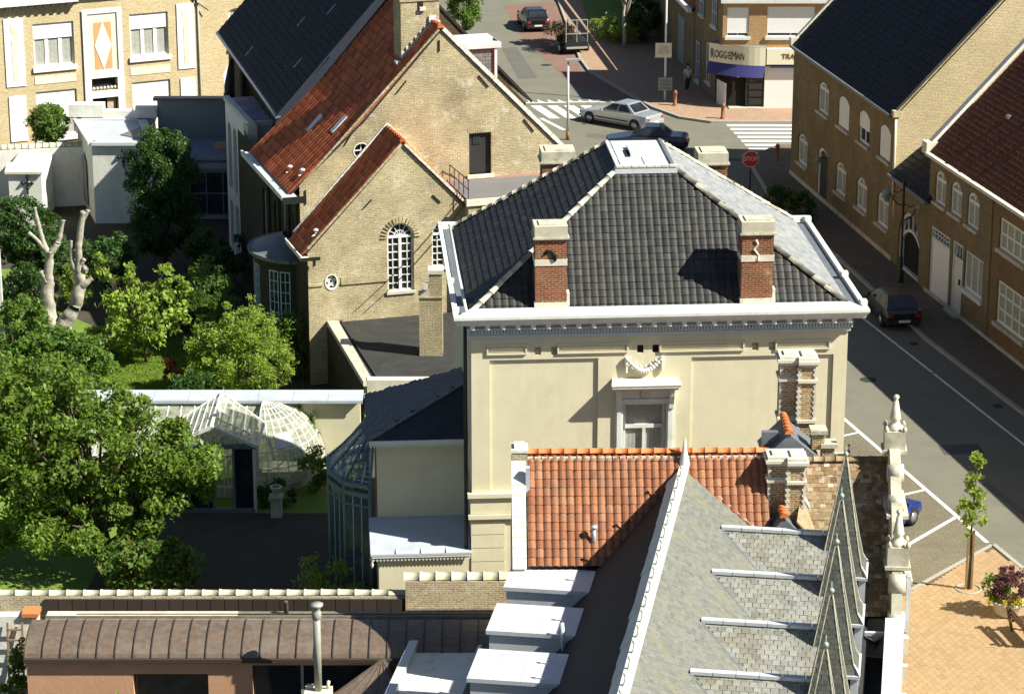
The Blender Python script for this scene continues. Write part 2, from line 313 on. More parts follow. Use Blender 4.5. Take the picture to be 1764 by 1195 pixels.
def inside(p, poly):
    c = False; j = len(poly) - 1
    for i in range(len(poly)):
        a, b = poly[i], poly[j]
        if (a[1] > p[1]) != (b[1] > p[1]) and p[0] < (b[0] - a[0]) * (p[1] - a[1]) / (b[1] - a[1]) + a[0]: c = not c
        j = i
    return c
def lay_grid(poly, du, dv, stag=0, lift=.02, jit=.004, up=None, tilt=0, edge=0):
    """cells over a planar polygon (first edge = eave, level); returns 4x4 placements"""
    P = [Vec(p) for p in poly]; nrm = (P[1] - P[0]).cross(P[2] - P[0]).normalized()
    if nrm.z < 0: nrm = -nrm
    if up is None:
        u = (P[1] - P[0]).normalized()
    else: u = Vec(up).normalized()
    v = nrm.cross(u).normalized()
    o = P[0]; q = [((p - o).dot(u), (p - o).dot(v)) for p in P]
    u0, u1 = min(a for a, b in q), max(a for a, b in q); v0, v1 = min(b for a, b in q), max(b for a, b in q); out = []
    for r in range(int((v1 - v0) / dv) + 1):
        for c in range(-1, int((u1 - u0) / du) + 2):
            uu = u0 + (c + .5 + (stag if r % 2 else 0)) * du; vv = v0 + r * dv
            if inside((uu, vv + dv * .5), q) and (not edge or (inside((uu - edge * du, vv + dv * .5), q) and inside((uu + edge * du, vv + dv * .5), q))):
                p = o + u * uu + v * vv + nrm * (lift + random.uniform(-jit, jit))
                a = random.gauss(0, tilt) if tilt else 0
                uu_ = u * cos(a) + v * sin(a); vv_ = v * cos(a) - u * sin(a)
                m = Matrix((uu_, vv_, nrm)).transposed().to_4x4(); m.translation = p; out.append(m)
    return out
def lay(root, name, mat, places, shape, limit=300, stuffname=None):
    if not places: return
    vs, fs = shape; R = root_matrix(root) if root else Matrix()
    W = np.array([np.array(R @ m) for m in places]); pos = W[:, :3, 3]; nr = W[:, :3, 2]; d = CAM - pos; dist = np.linalg.norm(d, axis=1)
    face = np.einsum('ij,ij->i', nr, d) / dist; score = np.where(face > .03, 1e3 * np.maximum(face, .2) / dist, 0)
    vis = (np.abs(pos[:, 0]) < .20 * dist) & (pos[:, 1] > 60); score = score * vis
    order = np.argsort(-score); me = bpy.data.meshes.new(name); me.from_pydata(vs, [], [tuple(dict.fromkeys(f)) for f in fs]); me.materials.append(mat)
    for i in order[:limit]:
        o = bpy.data.objects.new(name, me); COL.objects.link(o); o.parent = root; o.matrix_basis = places[int(i)]
    rest = order[limit:]
    if len(rest):
        L = np.array([np.array(places[int(i)]) for i in rest]); V = np.array(vs); H = np.c_[V, np.ones(len(V))]
        allv = np.einsum('nij,kj->nki', L, H)[:, :, :3].reshape(-1, 3)
        mb = []; F = [tuple(dict.fromkeys(f)) for f in fs]
        for k in (3, 4):
            fk = [f for f in F if len(f) == k]
            if fk: mb.append((np.array(fk)[None] + (np.arange(len(rest)) * len(V))[:, None, None]).reshape(-1, k))
        me2 = bpy.data.meshes.new(stuffname or name + 's'); fl = [tuple(map(int, f)) for a in mb for f in a]
        me2.from_pydata(allv.tolist(), [], fl); me2.materials.append(mat)
        o = bpy.data.objects.new(stuffname or name + 's', me2); COL.objects.link(o); o.parent = root; o['kind'] = 'stuff'
def ridge(root, name, mat, a, b, n, r=.12, shape=None, overlap=.02):
    """half round ridge or cap tiles from a to b, each its own part"""
    a = Vec(a); b = Vec(b); t = (b - a) / n; L = t.length; t.normalize(); u = t.cross(Vec((0, 0, 1))).normalized(); w = u.cross(t)
    vs = []; fs = []; K = 6
    for j, (y, rr) in enumerate(((0, r * 1.12), (L * .12, r * 1.12), (L * .13, r), (L + overlap, r * .97))):
        for i in range(K + 1):
            q = pi * i / K; vs.append((rr * cos(q), y, rr * sin(q)))
    for j in range(3):
        for i in range(K): fs.append((j * 7 + i, j * 7 + i + 1, j * 7 + i + 8, j * 7 + i + 7))
    fs.append(tuple(range(7))); fs.append(tuple(range(21, 28))[::-1])
    me = bpy.data.meshes.new(name); me.from_pydata(vs, [], fs); me.materials.append(mat); me.polygons.foreach_set('use_smooth', [True] * 18 + [False] * 2)
    for i in range(n):
        m = Matrix((u, t, w)).transposed().to_4x4(); m.translation = a + t * L * i + w * random.uniform(-.008, .008)
        o = bpy.data.objects.new(name, me); COL.objects.link(o); o.parent = root; o.matrix_basis = m
# --- walls with real openings
def wall(mb, outer, holes, f, depth=.15):
    """outer and holes in (u, z); f(u, z, d) maps to 3D with d metres into the wall"""
    polys = [[Vec((*p, 0)) for p in outer]] + [[Vec((*p, 0)) for p in h] for h in holes]
    flat = [p for q in polys for p in q]; tris = geometry.tessellate_polygon(polys)
    mb.add([f(p.x, p.y, 0) for p in flat], [tuple(t) for t in tris])
    for h in holes:
        n = len(h); mb.add([f(*p, 0) for p in h] + [f(*p, depth) for p in h], [(i, (i + 1) % n, n + (i + 1) % n, n + i) for i in range(n)])
def rect(u0, u1, z0, z1): return [(u0, z0), (u1, z0), (u1, z1), (u0, z1)]
def arch(u0, u1, z0, z1, rise, n=8):
    """opening with a curved head of the given rise"""
    w = (u1 - u0) / 2; c = (u0 + u1) / 2; R = (w * w + rise * rise) / (2 * rise); a = math.asin(min(1, w / R)); zc = z1 - R
    return [(u0, z0), (u1, z0)] + [(c + R * sin(a - 2 * a * i / n), zc + R * cos(a - 2 * a * i / n)) for i in range(n + 1)]
def ell(u, z, a, b, n=14): return [(u + a * cos(2 * pi * i / n), z + b * sin(2 * pi * i / n)) for i in range(n)]
def shrink(poly, b):
    us = [p[0] for p in poly]; zs = [p[1] for p in poly]; cu = (min(us) + max(us)) / 2; cz = (min(zs) + max(zs)) / 2
    ku = 1 - 2 * b / (max(us) - min(us)); kz = 1 - 2 * b / (max(zs) - min(zs)); return [(cu + (u - cu) * ku, cz + (z - cz) * kz) for u, z in poly]
def ring(mb, poly, b, f, d0, d1):
    q = shrink(poly, b); n = len(poly)
    mb.add([f(*p, d0) for p in poly] + [f(*p, d0) for p in q] + [f(*p, d1) for p in q],
           [(i, (i + 1) % n, n + (i + 1) % n, n + i) for i in range(n)] + [(n + i, n + (i + 1) % n, 2 * n + (i + 1) % n, 2 * n + i) for i in range(n)])
def fbox(mb, f, u0, u1, z0, z1, d0, d1):
    c = [f(u, z, d) for d in (d0, d1) for (u, z) in ((u0, z0), (u1, z0), (u1, z1), (u0, z1))]
    mb.add(c, [(0, 1, 2, 3), (7, 6, 5, 4), (0, 4, 5, 1), (1, 5, 6, 2), (2, 6, 7, 3), (3, 7, 4, 0)])
def window(root, f, poly, cols=2, rows=2, frame=.07, bar=.04, depth=.15, glass='glass', fm='white', sill=None, shutter=0, transom=None, curtain=False, name='window', sillm='stonepale', label=None):
    us = [p[0] for p in poly]; zs = [p[1] for p in poly]; u0, u1, z0, z1 = min(us), max(us), min(zs), max(zs)
    m = MB(); ring(m, poly, frame, f, depth - .06, depth)
    for i in range(1, cols): u = u0 + (u1 - u0) * i / cols; fbox(m, f, u - bar / 2, u + bar / 2, z0 + .02, z1 - .03, depth - .05, depth - .005)
    for i in range(1, rows): z = z0 + (z1 - z0) * i / rows; fbox(m, f, u0 + .02, u1 - .02, z - bar / 2, z + bar / 2, depth - .045, depth - .006)
    if transom: z = z0 + (z1 - z0) * transom; fbox(m, f, u0 + .02, u1 - .02, z - bar * .8, z + bar * .8, depth - .07, depth - .004)
    w = m.build(name, M[fm], root, label)
    MB().face([f(*p, depth) for p in poly]).build('pane', M[glass], w)
    if curtain:
        cm = MB(); k = 10; zt = z1 - .1
        pts = [(u0 + .05 + (u1 - u0 - .1) * i / (2 * k), .02 * (i % 2)) for i in range(2 * k + 1)]
        cm.add([f(u, z, depth - .004 - dd * .3) for z in (z0 + .06, zt) for u, dd in pts], [(i, i + 1, 2 * k + 2 + i, 2 * k + 1 + i) for i in range(2 * k)])
        cm.build('curtain', M['curtain'], w)
    if shutter:
        s = MB(); zb = z1 - (z1 - z0) * shutter; nn = max(3, int((z1 - zb) / .09))
        for i in range(nn):
            a = zb + (z1 - zb) * i / nn; fbox(s, f, u0 + .03, u1 - .03, a + .004, a + (z1 - zb) / nn, depth - .1, depth - .065)
        s.build('roller_shutter', M['shutter'], w)
    if sill: part('sill', M[sillm], w, fbox, f, u0 - .1, u1 + .1, z0 - sill, z0 + .012, -.12, depth - .03)
    return w
def fy(y0=0, s=1): return lambda u, z, d: (u, y0 + s * d, z)            # wall facing -y (s=1)
def fx(x0=0, s=1): return lambda u, z, d: (x0 + s * d, u, z)            # wall facing -x (s=1)
def fl(a, b):                                                           # wall from plan point a to b, outside on the right-hand side of a->b
    a = Vec((*a, 0)); b = Vec((*b, 0)); t = (b - a).normalized(); n = Vec((-t.y, t.x, 0))
    return lambda u, z, d: tuple(a + t * u + n * d + Vec((0, 0, z)))
# --- foliage
def leaves(name, pts, size, mat, parent=None, droop=.2, aspect=.55, kind=None):
    n = len(pts); pts = np.asarray(pts); a = rng.normal(size=(n, 3)); a[:, 2] -= droop; a /= np.linalg.norm(a, axis=1)[:, None]
    b = rng.normal(size=(n, 3)); b[:, 2] *= .5; b -= (a * b).sum(1)[:, None] * a; b /= np.linalg.norm(b, axis=1)[:, None]
    s = size * rng.uniform(.6, 1.3, n)[:, None]; w = s * aspect
    nn = np.cross(a, b) * s * .12
    V = np.stack([pts - a * s * .5, pts + b * w * .5 + nn, pts + a * s * .5, pts - b * w * .5 + nn], 1).reshape(-1, 3)
    o = meshobj(name, V, np.arange(4 * n).reshape(-1, 4), mat, parent)
    if kind: o['kind'] = kind
    return o
def clumps(c, R, n, per, cr, shell=.55, squash=.8, low=-1.0):
    """leaf positions in n clumps spread through an ellipsoid"""
    out = []
    for _ in range(n):
        while True:
            d = rng.normal(size=3); d /= np.linalg.norm(d)
            if d[2] > low: break
        rr = shell + (1 - shell) * rng.random() ** .7; p = np.array(c) + d * np.array(R) * rr
        k = cr * rng.uniform(.55, 1.35); q = rng.normal(size=(int(per * rng.uniform(.6, 1.3)), 3)); q /= np.linalg.norm(q, axis=1)[:, None]
        q *= (rng.random(len(q)) ** .45)[:, None] * k; q[:, 2] *= squash; out.append(p + q)
    return np.concatenate(out)
def trunk(mb, a, b, r0, r1, wob=.1, n=5):
    a = Vec(a); b = Vec(b); pts = []
    for i in range(n + 1):
        t = i / n; p = a.lerp(b, t)
        if 0 < i < n: p += Vec((random.uniform(-wob, wob), random.uniform(-wob, wob), 0))
        pts.append(p)
    mb.tube(pts, [r0 + (r1 - r0) * i / n for i in range(n + 1)], 8); return pts
def tree(name, label, cat, base, crowns, lm, leaf, trunk_r=.12, bark='bark', group=None, droop=.2, aspect=.55, limbs=6):
    """crowns: (dx, dy, z, rx, ry, rz, clumps, leaves per clump, clump radius) about the base"""
    t = thing(name, label, cat, base, 0, group); m = MB(); top = max(c[2] for c in crowns)
    trunk(m, (0, 0, -.05), (crowns[0][0] * .6, crowns[0][1] * .6, top * .8), trunk_r, trunk_r * .3, trunk_r * .5)
    P = []
    for c in crowns:
        for _ in range(limbs):
            s = Vec((c[0] * .3, c[1] * .3, max(.2, c[2] * random.uniform(.3, .7)))); e = Vec((c[0] + random.uniform(-.7, .7) * c[3], c[1] + random.uniform(-.7, .7) * c[4], c[2] + random.uniform(-.3, .6) * c[5]))
            trunk(m, s, e, trunk_r * .35, trunk_r * .08, .08, 4)
        P.append(clumps(c[:3], c[3:6], int(c[6] * 1.35), int(c[7] * 1.6), c[8]))
    m.build('trunk', M[bark], t)
    leaves('crown', np.concatenate(P), leaf, M[lm], t, droop, aspect); return t
def text(txt, size, mat, parent, mtx, name='lettering', ext=.01, sx=1):
    c = bpy.data.curves.new(name, 'FONT'); c.body = txt; c.size = size; c.extrude = ext; c.align_x = 'CENTER'; c.align_y = 'CENTER'
    o = bpy.data.objects.new('t', c); COL.objects.link(o); dg = bpy.context.evaluated_depsgraph_get()
    me = bpy.data.meshes.new_from_object(o.evaluated_get(dg)); bpy.data.objects.remove(o)
    me.materials.clear(); me.materials.append(mat); q = bpy.data.objects.new(name, me); COL.objects.link(q); q.parent = parent
    q.matrix_basis = mtx @ Matrix.Diagonal((sx, 1, 1, 1)); return q
def copy_thing(t, loc, rz=None, label=None):
    r = t.copy(); COL.objects.link(r); r.location = loc
    if rz is not None: r.rotation_euler = (0, 0, rad(rz))
    if label: r['label'] = label
    for ch in list(t.children):
        c = ch.copy(); COL.objects.link(c); c.parent = r
        for g in list(ch.children):
            d = g.copy(); COL.objects.link(d); d.parent = c
    return r
def struct(name, mb, mat, kind='structure'):
    o = mb.build(name, mat); o['kind'] = kind; return o
# BODY
# ------------------------------------------------------------------ ground, roads, pavements
def sheet(name, pts, z, mat, th=0):
    m = MB()
    if th: m.prism(pts, z - th, z)
    else: m.face([(*p, z) for p in pts])
    return struct(name, m, mat)
sheet('ground', [(-600, -200), (600, -200), (600, 900), (-600, 900)], -.02, M['earth'])
sheet('road', [(9, 60), (40, 60), (40, 240), (-14, 240), (-3.5, 165), (-2.2, 150), (3.4, 128), (8, 104)], .0, M['asphalt'])
sheet('parking_bay', [(9, 84), (13.6, 85.7), (17.0, 89.75), (17.0, 90.0), (14.05, 100.3), (13.2, 103.6), (9, 110)], .004, M['pavebay'])
# white bay lines (direction of the street)
def line(a, b, w, name='road_marking', z=.009):
    a = Vec((*a, 0)); b = Vec((*b, 0)); t = (b - a).normalized(); n = Vec((-t.y, t.x, 0)) * w / 2
    MBx = MB(); MBx.face([(*(a - n)[:2], z), (*(b - n)[:2], z), (*(b + n)[:2], z), (*(a + n)[:2], z)]); struct(name, MBx, M['paint'])
line((13.0, 104.5), (16.85, 90.0), .16); line((13.67, 101.67), (11.2, 100.2), .14); line((14.45, 98.75), (12.0, 97.2), .14)
line((15.40, 95.3), (12.9, 93.8), .15); line((16.12, 92.5), (12.6, 88.0), .16)
line((17.75, 109.1), (20.4, 98.6), .12); line((15.6, 117.6), (17.72, 109.25), .12); line((13.2, 127), (15.55, 117.8), .12)
# kerb along the plaza and its paving, paver by paver
sheet('plaza_base', [(9, 60), (26, 60), (18.35, 84.9), (16.98, 89.62), (13.6, 85.62), (9, 83)], .03, M['joint'])
k = MB(); k.prism([(26.2, 60), (18.5, 84.9), (17.1, 89.75), (16.96, 89.62), (18.33, 84.85), (26, 60)], 0, .075); k.prism([(9, 83.05), (13.62, 85.65), (16.98, 89.65), (16.9, 89.75), (13.55, 85.78), (9, 83.2)], 0, .06)
struct('plaza_kerb', k, M['kerb'])
pav = thing('plaza_paving', 'sandy orange paving of the square beside the young tree', 'paving', (0, 0, .03)); pav['kind'] = 'structure'
del pav['label'], pav['category']
lay(pav, 'paver', M['paver'], lay_grid([(9.2, 60.2, 0), (26, 60.2, 0), (18.3, 84.8, 0), (16.95, 89.5, 0), (13.6, 85.5, 0), (9.2, 82.9, 0)], .32, .20, .5, .004, .003, up=(-.26, .966, 0)), slab_shape(.298, .176, .03))
# pavement before the right-hand houses
ph = [(13.1, 145.0), (13.5, 139), (14.9, 131), (16.19, 124.35), (18.18, 113.43), (20.62, 103.77), (27, 78), (32, 78), (32, 150), (15, 150), (13.4, 147.5)]
sheet('pavement', ph, .12, M['pavewalk'], .12)
k = MB()
for a, b in zip(ph[:6], ph[1:7]): k.bar((*a, .065), (*b, .065), .16, .15)
struct('kerb', k, M['kerb'])
# corner pavement before the shop, sunlit pink slabs
ps = [(17.8, 155.7), (11.6, 155.75), (9.9, 156.9), (8.4, 159.6), (6.7, 164.5), (4.9, 170.0), (4.4, 174.0), (3.3, 195), (1.0, 235), (40, 235), (40, 155.7)]
sheet('pavement', ps, .12, M['pavepink'], .12)
k = MB()
for a, b in zip(ps[:8], ps[1:9]): k.bar((*a, .065), (*b, .065), .16, .15)
struct('kerb', k, M['kerb'])
sheet('parking_strip', [(4.35, 170.5), (2.2, 173.5), (.4, 183), (-.6, 193), (3.2, 194.5), (4.2, 175)], .004, M['asphred'])
sheet('parking_strip', [(8.2, 159.4), (6.6, 164.3), (4.5, 170.4), (2.4, 173.2), (3.4, 167.5), (5.4, 163.3)], .005, M['asphred'])
# pavement along the gabled house
sheet('pavement', [(5.0, 112), (2.2, 140), (-.2, 152), (-2.4, 166), (-8, 200), (-14, 200), (-8, 150), (0, 112)], .1, M['pavepink'], .1)
# zebra crossings
for i in range(8):
    y = 155.15 - i * .98; x0 = 12.55 + i * .13; sheet('crossing_stripe', [(x0, y - .26), (17.2, y - .30), (17.2, y + .24), (x0 - .07, y + .26)], .008, M['paint'])
for i in range(6):
    x = 1.25 + i * 1.0 - .15; y = 160.35 + i * .02; sheet('crossing_stripe', [(x, y), (x + .62, y), (x + 1.72, y - 3.4), (x + 1.12, y - 3.4)], .008, M['paint'])
line((.6, 161.05), (6.4, 161.6), .2)
for i in range(9): x = 1.0 + i * .62; sheet('yield_mark', [(x, 161.25), (x + .36, 161.25), (x - .1, 162.1)], .008, M['paint'])
line((1.7, 157.0), (3.0, 154.0), .25)
# garden ground
sheet('lawn', [(-40, 80), (-5.9, 80), (-5.9, 97), (-8.6, 106), (-9.5, 125), (-40, 125)], .0, M['lawn'])
sheet('garden_earth', [(-14.5, 84.5), (-5.5, 80), (-3.3, 80.5), (-3.3, 92.9), (-14, 92.9)], .006, M['earth'])
sheet('garden_earth', [(-5.6, 98), (-8.6, 105), (-9.2, 118), (-12, 134), (-24, 134), (-22, 120), (-17.5, 114.5), (-13, 113), (-11.5, 108), (-10, 103)], .007, M['earth'])
g = rng.random((60000, 2)); gp = np.stack([-25 + g[:, 0] * 13, 101 + g[:, 1] * 13, np.full(60000, .04)], 1)
leaves('lawn_grass', gp, .12, M['grass'], None, -1.2, .35, 'stuff')
# ------------------------------------------------------------------ the villa
V = thing('stucco_villa', 'cream stucco villa with black tiled hipped roof and four red brick chimneys', 'house', (-1.27, 80.93, 0), 4)
W_, D_ = 11.85, 10.3
f0 = fy(0)
holes = [rect(4.78, 6.14, 5.0, 8.2)]
pans = [rect(.58, 3.98, 5.36, 9.72), rect(6.92, 11.42, 5.36, 9.68)]
fri = [rect(.48, 1.74, 9.9, 10.24), rect(2.69, 4.92, 9.9, 10.22), rect(5.9, 8.58, 9.88, 10.2), rect(9.56, 11.3, 9.87, 10.18)]
vents = [rect(a, a + .2, 9.86, 10.12) for a in (1.98, 2.5, 5.2, 5.68, 8.83, 9.35)]
part('wall', M['stucco'], V, wall, rect(0, W_, 0, 10.9), holes + pans + vents, f0, .07)
w = MB(); w.box((0, .08, 0), (W_ - .0, D_, 10.9)); 
wq = MB(); wq.add([(0, .0, 0), (0, D_, 0), (0, D_, 10.9), (0, 0, 10.9)], [(0, 1, 2, 3)]); wq.add([(W_, .0, 0), (W_, D_, 0), (W_, D_, 10.9), (W_, 0, 10.9)], [(0, 1, 2, 3)]); wq.add([(0, D_, 0), (W_, D_, 0), (W_, D_, 10.9), (0, D_, 10.9)], [(0, 1, 2, 3)])
wq.build('wall', M['stucco'], V)
for q in pans: MB().face([f0(*p, .07) for p in q]).build('recessed_panel', M['stucco'], V)
for q in fri:
    m = MB(); ring(m, q, .09, f0, -.02, -.045)
    u0, u1, z0, z1 = q[0][0], q[1][0], q[0][1], q[2][1]
    for a in (z0, z1 - .05): fbox(m, f0, u0, u1, a, a + .05, -.06, 0)
    for a in (u0, u1 - .05): fbox(m, f0, a, a + .05, z0 + .05, z1 - .05, -.06, 0)
    m.build('frieze_panel', M['stucco'], V)
for i, q in enumerate(vents): MB().face([f0(*p, .069) for p in q]).build('vent', M['darkgap'] if i in (2, 3) else M['brick_tan'], V)
for (za, zb, o) in ((5.18, 5.32, .14), (4.62, 5.16, .05), (4.46, 4.6, .12)):
    m = MB(); m.box((-o, -o, za), (W_ + o, .0, zb)); m.box((-o, 0.001, za), (-.001, D_, zb)); m.build('string_course', M['stucco'], V)
for i in range(8): boxpart('quoin', M['stucco'], V, (-.03, -.035, .7 + i * .46), (1.05, 0, 1.13 + i * .46))
for i in range(8): boxpart('quoin', M['stucco'], V, (W_ - 1.05, -.035, .7 + i * .46), (W_ + .03, 0, 1.13 + i * .46))
# cornice
c = MB()
def belt(m, o, z0, z1):   # a band round the house standing o proud
    m.box((-o, -o, z0), (W_ + o, 0, z1)); m.box((-o, D_, z0), (W_ + o, D_ + o, z1)); m.box((-o, 0, z0), (0, D_, z1)); m.box((W_, 0, z0), (W_ + o, D_, z1))
part('frieze_band', M['whitecool'], V, belt, .07, 10.46, 10.56)
d = MB(); belt(d, .05, 10.565, 10.74)
for i in range(120): x = -.1 + i * .101; d.box((x, -.12, 10.6), (x + .055, -.05, 10.735))
for i in range(104): y = -.05 + i * .101; d.box((W_ + .05, y, 10.6), (W_ + .12, y + .055, 10.735)); 
d.build('dentil_band', M['whitecool'], V)
part('cornice_shelf', M['whitecool'], V, belt, .14, 10.745, 10.80)
part('soffit', M['whitecool'], V, belt, .05, 10.805, 10.96)
for i in range(26):
    x = .02 + i * .4715
    m = MB(); m.box((x - .07, -.40, 10.86), (x + .07, -.05, 10.975)); m.tube([(x - .07, -.36, 10.86), (x + .07, -.36, 10.86)], .05, 6); m.build('modillion', M['white'], V)
for i in range(22):
    y = .3 + i * .4715; boxpart('modillion', M['white'], V, (W_ + .05, y - .07, 10.84), (W_ + .40, y + .07, 10.975)); boxpart('modillion', M['white'], V, (-.40, y - .07, 10.84), (-.05, y + .07, 10.975))
co = MB()
prof = [(.42, 10.98), (.46, 11.0), (.48, 11.08), (.54, 11.18), (.56, 11.2), (.56, 11.29)]
def ringprof(m, prof):
    P = []
    for o, z in prof: P.append([(-o, -o, z), (W_ + o, -o, z), (W_ + o, D_ + o, z), (-o, D_ + o, z)])
    for a, b in zip(P[:-1], P[1:]):
        for i in range(4): m.add([a[i], a[(i + 1) % 4], b[(i + 1) % 4], b[i]], [(0, 1, 2, 3)])
ringprof(co, [(0, 10.98)] + prof + [(.40, 11.295), (.38, 11.16), (-.1, 11.12)])
co.build('cornice', M['white'], V)
m = MB(); m.add([(-.5, -.5, 11.30), (W_ + .5, -.5, 11.30), (W_ + .02, .03, 11.40), (-.02, .03, 11.40)], [(0, 1, 2, 3)]); m.build('front_gutter_board', M['zincwhite'], V)
for s, x in ((1, W_ + .38), (-1, -.38)):   # dark trough behind the side gutters, white brackets across it
    boxpart('gutter_trough', M['lead'], V, (min(x, x - s * .42), .1, 11.17), (max(x, x - s * .42), D_, 11.19))
    for y in (.1, 3.3, D_ - .1): boxpart('gutter_cap', M['white'], V, (min(x + s * .2, x - s * .02), y - .14, 11.296), (max(x + s * .2, x - s * .02), y + .14, 11.42))
part('downpipe', M['black'], V, lambda m: m.tube([(-.18, .25, 11), (-.18, .2, 10.3), (-.18, .12, 0)], .06))
part('downpipe', M['white'], V, lambda m: m.tube([(-.16, -.2, 11.4), (-.2, 4, 11.45), (-.2, 9.8, 11.45)], .05))
# roof
B0 = [(-.0, .02, 11.22), (W_, .02, 11.22), (W_, D_, 11.22), (0, D_, 11.22)]; T0 = [(4.92, 3.5, 14.9), (6.68, 3.5, 14.9), (6.68, 6.95, 14.9), (4.92, 6.95, 14.9)]
rf = MB()
for i in range(4): rf.add([B0[i], B0[(i + 1) % 4], T0[(i + 1) % 4], T0[i]], [(0, 1, 2, 3)])
rf.build('roof_deck', M['under'], V)
pl = []
sh = tile_shape(.228, .29, .022, .03, 3)
for i in (0, 2, 3): pl += lay_grid([B0[i], B0[(i + 1) % 4], T0[(i + 1) % 4], T0[i]], .236, .25, 0, .02, .005, tilt=.012)
lay(V, 'roof_tile', M['slate_blk'], pl, sh)
lay(V, 'pale_roof_tile', M['tile_pale'], lay_grid([B0[1], B0[2], T0[2], T0[1]], .236, .25, 0, .02, .006, tilt=.012), sh, limit=0)  # right slope laid in a paler grey version of the roof tile
for i, n in ((0, 15), (1, 15), (2, 15), (3, 15)): ridge(V, 'hip_tile', M['hiptile'] if i != 1 else tilemat('weathered_hip_tile', [(.06, .055, .045), (.12, .11, .085), (.40, .36, .27), (.05, .05, .045)], .8), Vec(B0[i]) + Vec((0, 0, .06)), Vec(T0[i]) + Vec((0, 0, .05)), n, .10)
p = MB(); p.box((4.86, 3.46, 14.86), (6.74, 7.0, 15.0)); p.box((4.8, 3.3, 14.8), (6.8, 3.46, 15.03)); plat = p.build('zinc_platform', M['zincwhite'], V)
for i in range(8): boxpart('rim_cap', M['stonepale'], V, (4.84 + i * .245, 3.28, 15.0), (5.06 + i * .245, 3.44, 15.06))
m = MB(); m.box((5.45, 4.75, 15.0), (6.3, 6.0, 15.12)); m.build('hatch', M['zincwhite'], V); boxpart('hatch_shadow_slab', M['darkgap'], V, (5.3, 4.7, 15.0), (5.45, 5.6, 15.03)); boxpart('seam', M['lead'], V, (5.78, 3.5, 15.0), (5.81, 4.7, 15.012))  # dark slab left of the hatch is its cast shadow, laid on as colour
part('rim', M['lead'], V, lambda m: m.box((6.62, 3.5, 15.0), (6.72, 7.0, 15.06)))
def chimney(root, x0, x1, y0, y1, z0, z1, base=True, bm='brick_red', band=.55, caph=.44, cm='stone', pots=0):
    part('chimney_shaft', M[bm], root, lambda m: m.box((x0, y0, z0), (x1, y1, z1 - caph)))
    sh_ = [o for o in root.children if o.name.startswith('chimney_shaft')][-1]
    c = MB(); zc = z1 - caph
    for o, a, b in ((.03, 0, .07), (.08, .07, .2), (.04, .2, .28), (.03, .28, 1.0)):
        za, zb = zc + a * caph + .002, zc + b * caph
        c.box((x0 - o, y0 - o, za), (x1 + o, y1 + o, zb))
    c.box((x0 + .12, y0 + .12, z1), (x1 - .12, y1 - .12, z1 + .04)); c.build('chimney_cap', M[cm], sh_)
    if band: zb = z0 + (z1 - z0) * band; boxpart('chimney_band', M['stonepale'], sh_, (x0 - .02, y0 - .02, zb), (x1 + .02, y1 + .02, zb + .2))
    if base:
        boxpart('chimney_plinth', M['stonepale'], sh_, (x0 - .03, y0 - .03, z0), (x1 + .1, y1 + .02, z0 + .36)); boxpart('chimney_plinth', M['stonepale'], sh_, (x1 + .02, y0 + .1, z0 + .36), (x1 + .11, y1, z0 + .62))
    return sh_
s1 = chimney(V, 2.0, 2.97, .03, .85, 11.2, 14.0); s2 = chimney(V, 8.43, 9.42, .03, .85, 11.2, 14.02)
chimney(V, 2.95, 4.05, 9.2, 10.2, 11.2, 14.12); chimney(V, 8.32, 9.3, 9.2, 10.2, 11.2, 13.98)
m = MB()  # spalled hole in the left stack, crack down the right one
m.tube([(2.28, .01, 13.1), (2.36, .01, 13.22), (2.5, .01, 13.2), (2.62, .01, 13.05), (2.6, .01, 12.9)], [.03, .05, .04, .08, .05], 6); m.build('worn_patch', M['darkgap'], s1)
m = MB(); m.tube([(8.85, .02, 13.45), (8.92, .02, 13.3), (8.8, .02, 13.15), (8.95, .02, 12.95), (8.93, .02, 12.8)], [.05, .03, .045, .03, .06], 5); m.build('mortar_repair', M['stonepale'], s2)
# first-floor window with its pediment
wv = window(V, f0, rect(4.78, 6.14, 5.0, 8.2), 1, 1, .1, .07, .2, curtain=True)
m = MB(); fbox(m, f0, 4.86, 6.06, 7.34, 7.47, .1, .19); fbox(m, f0, 5.41, 5.51, 5.1, 7.34, .1, .19); m.build('glazing_bar', M['white'], wv)
s = MB()
for u0, u1 in ((4.52, 4.78), (6.14, 6.4)): fbox(s, f0, u0, u1, 5.0, 8.2, -.06, .07); fbox(s, f0, u0 + .06, u1 - .06, 5.05, 8.15, -.09, -.06)
fbox(s, f0, 4.52, 6.4, 8.2, 8.36, -.09, .07); fbox(s, f0, 4.56, 6.36, 8.37, 8.72, -.03, .05); s.build('window_surround', M['white'], V)
q = MB(); q.lathe([(.02, -.02), (.1, .0), (.17, .04), (.12, .09), (.05, .05), (.0, .05)], (0, 0, 0), 12); md = q.build('medallion', M['stonepale'], V); md.location = (5.46, -.02, 8.54); md.rotation_euler = (rad(90), 0, 0)
for u in (4.55, 6.22):
    b = MB(); b.slab([(u, -.01, 8.7), (u, -.36, 8.72), (u, -.3, 8.5), (u, -.16, 8.2), (u, -.14, 8.05), (u, -.01, 8.0)], (.15, 0, 0)); b.build('bracket', M['white'], V)
s = MB(); s.box((4.38, -.5, 8.84), (6.54, 0, 8.92)); s.box((4.44, -.42, 8.76), (6.48, 0, 8.838)); s.box((4.5, -.36, 8.72), (6.42, 0, 8.758)); s.slab([(4.36, -.52, 8.922), (6.56, -.52, 8.922), (6.5, 0, 9.02), (4.42, 0, 9.02)], (0, 0, .025)); s.build('pediment', M['stonepale'], V)
s = MB(); pts = [(4.9 + .08 * i, -.09 - .03 * sin(pi * i / 13), 9.66 - .36 * sin(pi * i / 13)) for i in range(14)]
